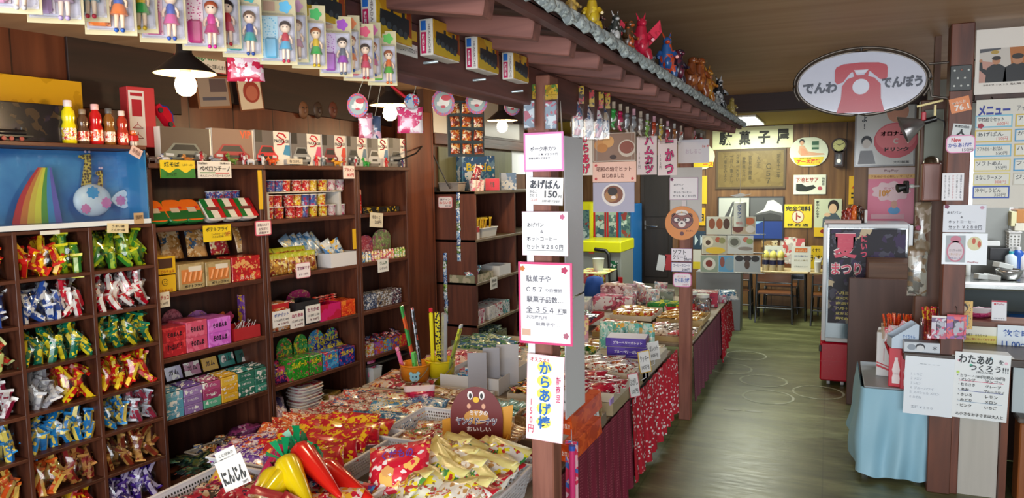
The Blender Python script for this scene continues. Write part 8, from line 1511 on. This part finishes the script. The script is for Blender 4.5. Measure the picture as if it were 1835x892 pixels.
cardY('notice','white and yellow printed notice about sweets leaning on the ledge','sign',(1722,585,1787,630),4.66,face='#dadcd0',lean=R(-4),art=lambda mb,mi,W,H,y:mb.prism([(-W*.47,-H*.45),(W*.48,-H*.45),(W*.48,H*.16),(-W*.36,H*.16)],y-.0004,y,mi('#e0d468')),texts=[('駄菓子・おもちゃは',-.08,.16,.6,.1,'#4a4a30',.01),('前払い制となっております',.02,.0,.84,.1,'#b8402c',.01),('レジにて会計をお願いいた',.0,-.17,.84,.1,'#4a4a30',.01),('します',-.3,-.33,.22,.1,'#4a4a30',.01)])
cardY('notice','white notice with blue handwritten dining hours at the right edge of the counter','sign',(1787,584,1868,634),4.64,face='#d8e4ec',lean=R(-4),texts=[('飲食時間',.02,.22,.8,.26,'#2a58a8',.02),('11 00～15',.0,-.18,.8,.24,'#2a58a8',.02)])
# blue cloth table with red drink cases
t=thing('small_table','low table under the pale blue cloth','table',(.345,4.69,0));part(t,'tabletop',MB().box((0,0,.50),(.29,.60,.02),b=.003),flat('#9aa4ac',.4),label='grey plastic top')
for sx_ in(-1,1):
    for sy in(-1,1):part(t,'leg',MB().box((sx_*.13,sy*.26,.245),(.03,.03,.49)),STEEL)
def bluecloth():
    mb=MB();n,m=44,12;y0=4.375
    def P(u,v):   # u along the left side then the front, v down
        if u<.38:
            s_=u/.38;x,y=.195,5.0-(5.0-y0)*s_;o=Vector((-1,0,0))
        else:
            s_=(u-.38)/.62;x,y=.195+.315*s_,y0;o=Vector((0,-1,0))
        z=.506*(1-v)+(.03+.01*math.sin(u*20))*v;k=.02*v*math.sin(u*26+2*v)+.012*math.sin(v*7+u*11)*v+.02*v*(1-v)*math.sin(9*u);c=math.exp(-((u-.38)/.06)**2)
        if u<.38:z=.506*(1-v)+(.10-.07*s_)*v
        p=Vector((x,y,z))+o*(.012+k+.03*v);return p+Vector((-.02*c*v,-.02*c*v,0))
    vs=[tuple(P(i/n,j/m))for j in range(m+1)for i in range(n+1)];fs=[(j*(n+1)+i,(j+1)*(n+1)+i,(j+1)*(n+1)+i+1,j*(n+1)+i+1)for j in range(m)for i in range(n)]
    N=len(vs);vs+=[(x+.004,y+.004,z)for x,y,z in vs];fs+=[tuple(N+q for q in f[::-1])for f in fs]
    mb.add(vs,[f[::-1]for f in fs],0,None,True);return solo('tablecloth',mb,flat('#8cb8cc',.55),'pale blue vinyl cloth hanging round the low table at the counter end','tablecloth')
bluecloth()
BOT=[(-.012,0),(-.013,.02),(-.010,.034),(-.013,.05),(-.008,.072),(-.005,.085),(-.005,.095),(.005,.095),(.005,.085),(.008,.072),(.013,.05),(.010,.034),(.013,.02),(.012,0)]
for k,(px,Yc,c,lab)in enumerate((((1570,622,1597,700),4.66,'#d8dcdc','white drink case with red ribbon stripe on the low table'),((1592,642,1619,711),4.44,'#c01830','red drink case with a white bottle silhouette in front'),((1613,640,1640,714),4.40,'#c41c34','red drink case half behind the white price sheet'))):
    l,w_,h_=rectY(*px,Yc);m=MB();m.box((0,.06,h_/2),(w_,.16,h_),0,b=.003)
    if k==0:m.prism([(-w_*.48,h_*.22),(w_*.48,h_*.12),(w_*.48,h_*.16),(-w_*.48,h_*.27)],-.0225,-.02,1).prism([(-w_*.48,h_*.30),(w_*.48,h_*.2),(w_*.48,h_*.22),(-w_*.48,h_*.33)],-.0225,-.02,1).box((0,-.021,h_*.5),(w_*.03,.002,h_*.3),1)
    else:m.prism([(p[0]*1.5,p[1]*1.5+.02)for p in BOT],-.0225,-.02,1);put_text(m,'Coca-Cola',0,.075,.024,.012,-.024,2,.01)
    solo('drink_case',m,[flat(c,.3),flat('#c02838' if k==0 else '#e4dcdc',.35),flat('#b8a0a8',.4)],lab,'box',(l.x,Yc,.511),R(-6))
solo('plastic_wand',MB().tube([pY(1586,610,4.6),pY(1600,648,4.55),pY(1606,668,4.5)],.008,10),flat('#a01428',.35),'dark red handle lying against the drink cases','handle')
# ============================================================ TALL POST WITH NOTICES, OVAL SIGN
PYF=4.30
solo('wooden_post',MB().box((.5925,PYF+.055,1.2),(.102,.11,2.4),b=.004),wood('#4a241a','#7a4430',.9,'z',.5),'tall dark post at the counter end hung with cards and the speaker plate','post',(0,0,0))
solo('wooden_post',MB().box((.515,PYF+.36,1.03),(.13,.10,2.06),b=.004).box((.525,PYF+.36,2.23),(.03,.05,.34)),wood('#4a2c1e','#6a4430',.9,'z',.5),'brown post just behind the tall post, carrying the bell box','post',(0,0,0))
l,w_,h_=rectY(1656,196,1690,288,PYF+.28);solo('grey_board',MB().box((0,0,0),(w_,.012,h_),b=.002),flat('#6a6e62',.5),'plain grey green board on the post behind the clamp lamp','board',l)
l,w_,h_=rectY(1702,117,1741,163,PYF-.012);t=thing('speaker_plate','square black plate with seven white studs near the top of the tall post','plate',l);part(t,'plate',MB().box((0,0,0),(w_,.02,h_),b=.003),flat('#2c3030',.4))
for x,z in((-.3,.3),(.02,.32),(.34,.3),(-.14,.0),(.18,.0),(-.3,-.3),(.02,-.3),(.34,-.3)):part(t,'stud',MB().ball((x*w_,-.011,z*h_),(.0055,.003,.0055),n=10,m=5),flat('#d0d4d0' if(x,z)!=(.02,.32)else '#8a5a50',.3))
board('sticker','orange tilted radio sticker with 76.1 on the tall post','sticker',rectY(1702,172,1739,203,PYF-.003)[0],.088,.072,0,tilt=R(-12),face='#d8782c',texts=[('FMらじお',-.05,.18,.7,.2,'#e8d8c8',.02),('76.1',.05,-.18,.7,.4,'#f0e8e0',.03)])
board('notice','white slip with a black figure mark behind the new item tag','sign',rectY(1706,222,1740,246,PYF-.003)[0],.08,.065,0,tilt=R(8),face='#c8cccc',texts=[('商店街組合',0,.3,.8,.2,'#24282c',.02),('人',0,-.15,.5,.5,'#16181c',.06)])
cardY('notice','scalloped pink-edged tag announcing new fried chicken sticks','sign',(1695,242,1748,274),PYF-.010,face='#e4dce4',border='#d87aa8',bw=.06,corner=.3,texts=[('New',-.15,.24,.34,.24,'#d04048',.03),('からあげ棒',-.02,-.06,.8,.26,'#4050a8',.02),('150円',.24,-.33,.36,.2,'#4a4048',.0)])
cardY('notice','small white card with five columns of handwriting on the tall post','sign',(1688,310,1727,359),PYF-.004,face='#dfdee2',texts=[('当店やソフトめんも',.36,.0,.09,.86,'#2a3058',.01,True),('ご一緒に和スイーツ',.18,.0,.08,.86,'#3a3a48',.0,True),('かわいい小さなもの',.0,.0,.08,.86,'#c84a58',.0,True),('どれでもご自由に',-.18,.02,.08,.8,'#3a3a48',.0,True),('ありがとうございま',-.36,.0,.08,.86,'#3a3a48',.0,True)])
cardY('notice','white fried bread and coffee set card with violet flower on the tall post','sign',(1690,367,1767,416),PYF-.012,face='#d4d8e2',texts=[('あげパン',-.24,.22,.34,.1,G),('＆',-.06,.05,.06,.08,G),('ホットコーヒー',-.06,-.12,.62,.1,G),('セット ￥２８０円',.02,-.31,.78,.12,G)],art=lambda mb,mi,W,H,y:(flower(mb,-W*.42,H*.44,W*.055,y-.002,y,mi('#7a1c4a'),5),mb.box((.02*W,y,-H*.4),(W*.8,.0006,H*.012),mi(G)),disc(mb,W*.4,H*.4,W*.05,H*.06,y-.001,y,mi('#c898b0'))))
cardY('notice','shiny white sheet with a pink doll-shaped label under the coffee set card','sign',(1688,418,1769,474),PYF-.016,face='#d0d6dc',rough=.12,art=lambda mb,mi,W,H,y:(mb.box((-W*.2,y,0),(W*.44,.0006,H*.86),mi('#a8b0b8')),disc(mb,-W*.2,-H*.08,W*.2,H*.34,y-.001,y,mi('#c87a90')),disc(mb,-W*.2,H*.3,W*.12,H*.12,y-.001,y,mi('#c87a90')),disc(mb,-W*.2,-H*.08,W*.165,H*.29,y-.0016,y,mi('#d8ccd4')),disc(mb,W*.22,H*.18,W*.16,H*.22,y-.0008,y,mi('#dcd8b0')),disc(mb,W*.2,H*.26,W*.04,H*.1,y-.0014,y,mi('#c85a40')),disc(mb,W*.32,H*.16,W*.04,H*.1,y-.0014,y,mi('#c85a40'))),texts=[('HotPepper',-.2,.1,.26,.08,'#6a4858',.01),('ことりっぷに',-.2,-.04,.28,.07,'#4a6a98',.01),('けいさい',-.2,-.17,.26,.07,'#b88a40',.01),('されました',-.2,-.3,.24,.06,'#4a6a98',.01),('PayPay',.2,-.42,.24,.06,'#b03a50',.01)])
# bell box, spot lamp, clamp lamp
l,w_,h_=rectY(1652,292,1686,360,PYF+.22);t=thing('bell_box','small reddish wooden wall box with a metal bell dome on top','box',l);part(t,'case',MB().box((0,.04,0),(w_,.1,h_),b=.006),wood('#6a3a2e','#8a5848',.8,'z',.4));part(t,'door',MB().box((0,-.012,0),(w_*.8,.006,h_*.9),b=.002),wood('#7a4c42','#946458',.8,'z',.4));part(t,'bell',MB().lathe([(w_*.42,0),(w_*.38,.02),(w_*.2,.034),(0,.038)],18,0,Matrix.Translation((0,.03,h_/2))),flat('#6a5c4a',.3,.8))
l=pY(1622,335,PYF+.2);t=thing('spot_lamp','black spot lamp head on a white joint beside the bell box','lamp',l,(0,0,R(15)));t.scale=(.75,)*3;part(t,'head',MB().lathe([(.030,-.055),(.034,-.05),(.022,-.005),(.024,0),(.036,.004),(.036,.012),(.02,.02)],20,0,Matrix.Rotation(R(80),4,'Y')),flat('#101012',.4));part(t,'fin',MB().box((.006,0,0),(.02,.07,.09),b=.006),flat('#121214',.4));part(t,'joint',MB().ball((.045,0,.005),(.022,.016,.016)).tube([(.05,0,.005),(.1,.03,.005)],.008,8),flat('#b8b8b4',.35))
l=pY(1662,218,PYF+.1);t=thing('clamp_lamp','clamp lamp with grey cone reflector, red tag and black socket on the tall post','lamp',l,0)
part(t,'reflector',MB().lathe([(.018,0),(.022,.01),(.075,.10),(.078,.10)],24,0,Matrix.Translation((-.02,0,.0))@Matrix.Rotation(R(-112),4,'Y'),cap=False).lathe([(.016,.004),(.073,.10)],24,0,Matrix.Translation((-.02,0,.0))@Matrix.Rotation(R(-112),4,'Y'),cap=False),flat('#8a8684',.3,.6));part(t,'socket',MB().tube([(-.015,0,0),(.04,-.005,.015)],.015,12),flat('#121214',.35));part(t,'red_tag',MB().box((-.02,-.02,.028),(.022,.012,.045),b=.004),flat('#b8182c',.35));part(t,'cord',MB().tube([(.04,0,.015),(.075,.0,.0),(.085,.01,-.06),(.085,.02,-.2)],.004,6),flat('#161416',.5));part(t,'clamp',MB().box((.03,.02,.09),(.12,.012,.010),0,Matrix.Rotation(R(-12),4,'Y')).box((.035,.02,.045),(.01,.012,.08)),flat('#a89868',.4,.5))
for k,(px,c,lab)in enumerate((((1638,362,1668,455),('#8a7860','#b0a090','#6a4a38','#a8a8a0'),'long clear bag of dried goods hanging under the bell box'),((1626,440,1662,530),('#a8a89c','#6a6860','#c8c4b8','#8a7458'),'clear hanging pouch of leaflets beside the brown board'))):
    l,w_,h_=rectY(*px,PYF+.24);t=thing('hanging_pouch',lab,'pouch',l);part(t,'contents',bag_mesh(w_,h_,.03,[wrap(*c,scale=14,share=.4)],540+k),None);part(t,'film',bag_mesh(w_*1.06,h_*1.03,.05,[FILM2],542+k),None);part(t,'hook',MB().tube([(0,0,h_/2-.005),(.01,.02,h_/2+.03)],.003,6),STEEL)
solo('flower_pin',(lambda m:(flower(m,0,0,.012,-.004,.004,0,5),m)[1])(MB()),flat('#8a1c48',.5),'small crimson flower pin on the hanging bag of dried goods','pin',pY(1645,408,PYF+.20))
# oval sign
def phone_sign():
    YS=4.36;c=pY(1545,149,YS);a=pY(1427,151,YS);b=pY(1663,141,YS);rx=(b.x-a.x)/2;rz_=(pY(1545,91,YS).z-pY(1545,206,YS).z)/2
    t=thing('oval_sign','large white oval hanging sign with a red telephone between black lettering','sign',((a.x+b.x)/2,YS,c.z),(R(1.0),R(0.6),0));m=MB();disc(m,0,0,rx*.965,rz_*.95,-.022,.022,0,64);part(t,'face',m,flat('#c2c4d4',.12,0,.35))
    part(t,'rim',MB().tube([(rx*.985*math.cos(2*PI*i/56),0,rz_*.985*math.sin(2*PI*i/56))for i in range(57)],.010,8),flat('#6a625c',.35,.7));part(t,'tube_frame',MB().tube([(rx*1.04*math.cos(R(-25)+PI*1.28*i/40),.0,rz_*1.10*math.sin(R(-25)+PI*1.28*i/40))for i in range(41)],.007,8),flat('#5a524c',.35,.7));part(t,'hanger',MB().tube([(0,0,rz_),(0,0,rz_*1.12)],.008,8),flat('#3a3430',.4))
    part(t,'bracket_arm',MB().tube([(rx*1.0,0,rz_*.48),(rx+.26,.0,rz_*.52)],.006,8),flat('#5a524c',.35,.7));part(t,'bracket_arm',MB().tube([(rx*1.03,0,-rz_*.15),(rx*1.06,0,-rz_*.5),(rx+.26,0,-rz_*.78)],.006,8),flat('#5a524c',.35,.7))
    m=MB();P=lambda pts:[(p[0]*rz_,p[1]*rz_)for p in pts]
    m.prism(P([(-.74,.42),(-.70,.52),(-.5,.60),(0,.63),(.5,.60),(.72,.52),(.76,.42),(.76,.14),(.70,.06),(.55,.09),(.34,.28),(.28,.34),(-.26,.34),(-.32,.28),(-.50,.04),(-.66,-.02),(-.74,.08)]),-.0265,-.022,0)
    m.prism(P([(-.24,.44),(-.10,.24),(.10,.24),(.26,.46),(.22,.2),(.40,.14),(.58,-.06),(.60,-.5),(.72,-.92),(-.66,-.92),(-.54,-.5),(-.52,-.08),(-.36,.14),(-.18,.2)]),-.0262,-.022,0)
    disc(m,.02*rz_,-.12*rz_,.24*rz_,.24*rz_,-.028,-.022,1,30);m.prism(P([(-.2,.40),(.22,.40),(.14,.30),(-.12,.30)]),-.0282,-.022,1);part(t,'telephone',m,[flat('#a8102c',.25),flat('#c4c6d4',.3)])
    m=MB();put_text(m,'でんわ',-rx*.62,-.10*rz_,rx*.54,rz_*.36,-.0265,0,.055);put_text(m,'でんぽう',rx*.62,-.02*rz_,rx*.60,rz_*.36,-.0265,0,.055);part(t,'lettering',m,flat('#141c38',.35))
phone_sign()
# photo poster and menu board over the counter opening
def duo(mb,mi,W,H,y):
    q=lambda pts:[(p[0]*W,p[1]*H)for p in pts]
    mb.prism(q([(-.45,-.32),(.5,-.32),(.5,.2),(-.45,.2)]),y-.0004,y,mi('#c0b8b0'));mb.prism(q([(-.05,-.32),(.5,-.32),(.5,.2),(-.1,.2)]),y-.0007,y,mi('#a8642c'));mb.prism(q([(-.45,-.32),(-.25,-.32),(-.25,-.02),(-.45,.02)]),y-.0007,y,mi('#b8887a'));mb.prism(q([(-.45,.14),(-.2,.18),(-.2,.2),(-.45,.2)]),y-.0009,y,mi('#4a4a50'))
    for cx,s_ in((-.25,.85),(.0,1.1)):
        mb.prism(q([(cx-.15*s_,-.32),(cx-.13*s_,-.1),(cx-.05*s_,-.045),(cx+.05*s_,-.045),(cx+.13*s_,-.1),(cx+.15*s_,-.32)]),y-.0012,y,mi('#1c1c20'));disc(mb,cx*W,.01*H*s_,W*.058*s_,H*.068*s_,y-.0016,y,mi('#b07a58'),18);disc(mb,cx*W,(.055*s_)*H,W*.064*s_,H*.038*s_,y-.002,y,mi('#201814'),18)
    mb.prism(q([(-.36,-.22),(-.45,-.12),(-.45,.0),(-.42,.0),(-.41,-.1),(-.33,-.14)]),y-.0014,y,mi('#1c1c20'));disc(mb,-.435*W,.02*H,W*.02,H*.025,y-.0018,y,mi('#b07a58'),10);disc(mb,-.27*W,.14*H,W*.05,H*.03,y-.0016,y,mi('#a88a3c'),14)
PW=pY(1745,120,PYF+.02).x
cardY('photo_poster','white framed photo of two people in black, one making a peace sign, above the menu','poster',(1748,48,1902,166),PYF+.02,face='#d8d0c8',art=duo,texts=[('2019.10.15 駄菓子屋さんへ',.0,-.36,.8,.03,'#6a6058')])
solo('lintel_board',MB().box((.62,0,0),(1.24,.04,.05),b=.003),W_DARK,'dark wooden rail carrying the photo poster and menu over the counter','rail',(PW+.01,PYF+.06,pY(1790,172,PYF+.05).z))
mbd=thing('menu_board','pale menu board with handwritten slips over the counter opening','menu',rectY(1746,176,1900,372,PYF+.0)[0]);l,w_,h_=rectY(1746,176,1900,372,PYF);part(mbd,'board',MB().box((0,0,0),(w_,.004,h_)),flat('#cfcabf',.4))
m=MB();put_text(m,'メニュー',-.285*w_,.40*h_,.38*w_,.10*h_,-.004,0,.05);put_text(m,'アイス',.06*w_,.41*h_,.16*w_,.05*h_,-.004,1,.0);part(mbd,'heading',m,[flat('#1c2c90',.5),flat('#6a6a70',.5)])
SL=[('学校給食セット','600円','#7ab8d0',.30),('あげぱん','150円','#d0b458',.165),('ソフトめん・あげぱん','550円','#6ab0d8',.03),('ソフトめん','350円','#d8c878',-.105),('きなこラーメン','300円','#d8cc88',-.235),('冷やしうどん','350円','#2a50a8',-.355)]
for cx,sset in((-.285,SL),(.19,[('アラカルト','250円','#d0b458',.30),('がらあげ','200円','#4a98c8',.165),('ハムカツ','100円','#d0b458',.03),('フランク','150円','#4a98c8',-.105),('ジュース','120円','#c8c4b8',-.235)])):
    for k,(a,b,c,zc)in enumerate(sset):
        m=MB();sw,sh=w_*.44,h_*.115;m.box((cx*w_,-.004,zc*h_),(sw,.003,sh),0).box((cx*w_,-.0058,zc*h_),(sw*.93,.001,sh*.78),1);put_text(m,a,cx*w_-sw*.08,zc*h_+sh*.15,sw*.7,sh*.36,-.0075,2,.01);put_text(m,b,cx*w_+sw*.24,zc*h_-sh*.22,sw*.3,sh*.28,-.0075,3 if k in(0,1,4)else 2,.0);part(mbd,'menu_slip',m,[flat(c,.5),flat('#dcdcd4',.5),flat('#2a2c38',.5),flat('#c85a50',.5)])
part(mbd,'flower_pin',(lambda m:(flower(m,-.44*w_,.26*h_,.012,-.012,-.005,0,5),m)[1])(MB()),flat('#a01838',.5))
for x in(-.3,.3):part(mbd,'hanger',MB().tube([(x*w_,.004,h_/2),(x*w_,.05,h_/2+.02)],.003,6),STEEL)
# ============================================================ KITCHEN BEHIND THE COUNTER
struct('wall_kitchen',MB().box((2.2,6.75,1.22),(3.0,.06,2.44)),flat('#8a8c86',.6))
KY=5.45;kz=pY(1780,508,KY).z
st=thing('steel_worktop','stainless worktop with rounded edge in the kitchen','worktop',(1.6,KY,0));part(st,'top',MB().box((0,.35,kz-.02),(1.9,.7,.05),b=.012),flat('#b4b6b4',.25,.85));part(st,'under_shelf',MB().box((0,.38,kz-.30),(1.86,.6,.02)),flat('#a8aaa8',.3,.8));part(st,'side',MB().box((0,.68,(kz-.05)/2),(1.86,.02,kz-.06)),flat('#7c8a8c',.4))
for x in(-.9,.9):part(st,'leg',MB().tube([(x,.06,0),(x,.06,kz-.05)],.02,10),STEEL)
def onk(px_,py=500,dy=.2):p=pY(px_,py,KY+dy);return(p.x,KY+dy,kz+.006)
for k,(px_,rz_,lab)in enumerate(((1762,20,'white paper box lying at the left on the worktop'),(1777,-15,'second white paper box lying on the worktop'),(1795,30,'white box balanced on the steel bowl'))):solo('paper_box',MB().box((0,0,.018),(.10,.06,.034),b=.003),flat('#c4c8c4',.5),lab,'box',Vector(onk(px_,dy=.16))+Vector((0,0,.075 if k==2 else 0)),(0,R(6 if k<2 else 14),R(rz_)))
solo('steel_bowl',MB().lathe([(.04,0),(.06,.01),(.075,.05),(.08,.07),(.074,.07),(.055,.015),(.0,.01)],24),flat('#b0b2b0',.2,.9),'stainless bowl on the worktop','bowl',Vector(onk(1808,dy=.18)))
for px_,r_,h,c,lab in((1812,.04,.17,'#b8c4cc','white spray can in the kitchen'),(1822,.035,.2,'#1c4a98','blue bottle behind the white can'),(1838,.05,.17,'#d0d0d4','white canister with red band at the right edge'),(1733,.02,.12,'#d0d4d0','small white bottle beside the tall post')):
    t=thing('bottle',lab,'bottle',onk(px_,dy=.36));part(t,'body',MB().lathe([(r_*.95,0),(r_,.01),(r_,h*.8),(r_*.5,h*.9)],18),flat(c,.35));part(t,'cap',MB().lathe([(r_*.5,h*.9),(r_*.5,h)],14),flat('#3aa8b8' if c=='#b8c4cc' else '#c8c8c8',.4))
l,w_,h_=rectY(1770,443,1806,465,KY+.5);solo('black_box',MB().box((0,0,0),(w_,.12,h_),b=.004),flat('#17171c',.4),'black tray box fixed to the grey kitchen panel','box',l);l,w_,h_=rectY(1742,345,1806,505,KY+.6);solo('steel_backsplash',MB().box((0,0,0),(w_,.03,h_),b=.003),flat('#7c7e7a',.35,.3),'tall grey panel behind the worktop','panel',l)
l,w_,h_=rectY(1744,432,1792,440,KY+.45);solo('rail_bar',MB().box((0,0,0),(w_,.02,h_),b=.002).box((-w_*.3,0,-.05),(.02,.02,.1)),flat('#d0d2d0',.3),'white rail bar in front of the grey kitchen panel','rail',l)
l,w_,h_=rectY(1805,415,1826,452,KY+.5);basket('white lattice basket hanging on the kitchen wall',Vector((l.x,l.y,l.z-h_/2)),0,w_,.1,h_,'#c8c8c4',holes=1)
for px,c,lab in(((1812,398,1850,412),'#c4c0b0','pale shelf board in the kitchen'),((1816,375,1850,398),'#a87038','brown carton on the kitchen shelf'),((1806,378,1816,404),'#c8c49a','cream carton at the shelf end')):l,w_,h_=rectY(*px,KY+.6);solo('kitchen_shelf' if 'shelf board' in lab else 'kitchen_carton',MB().box((0,0,0),(w_,.2,h_),b=.003),flat(c,.5),lab,'shelf' if 'shelf board' in lab else 'box',l)
solo('blue_tub',MB().box((0,0,.03),(.16,.12,.06),b=.008),flat('#2a6ac0',.35),'blue plastic tub on the shelf under the worktop','tub',(pY(1830,570,KY+.3).x,KY+.3,kz-.288))
wn=solo('window_1',MB().box((0,0,0),(.5,.02,.6)),emit('#dfeaf4',1.6),None,None,(1.05,6.70,1.55));wn['kind']='structure';part(wn,'window_frame',MB().box((-.26,-.01,0),(.03,.04,.66)).box((.26,-.01,0),(.03,.04,.66)).box((0,-.01,.31),(.5,.04,.03)).box((0,-.01,-.31),(.5,.04,.03)),flat('#b8bab8',.4))
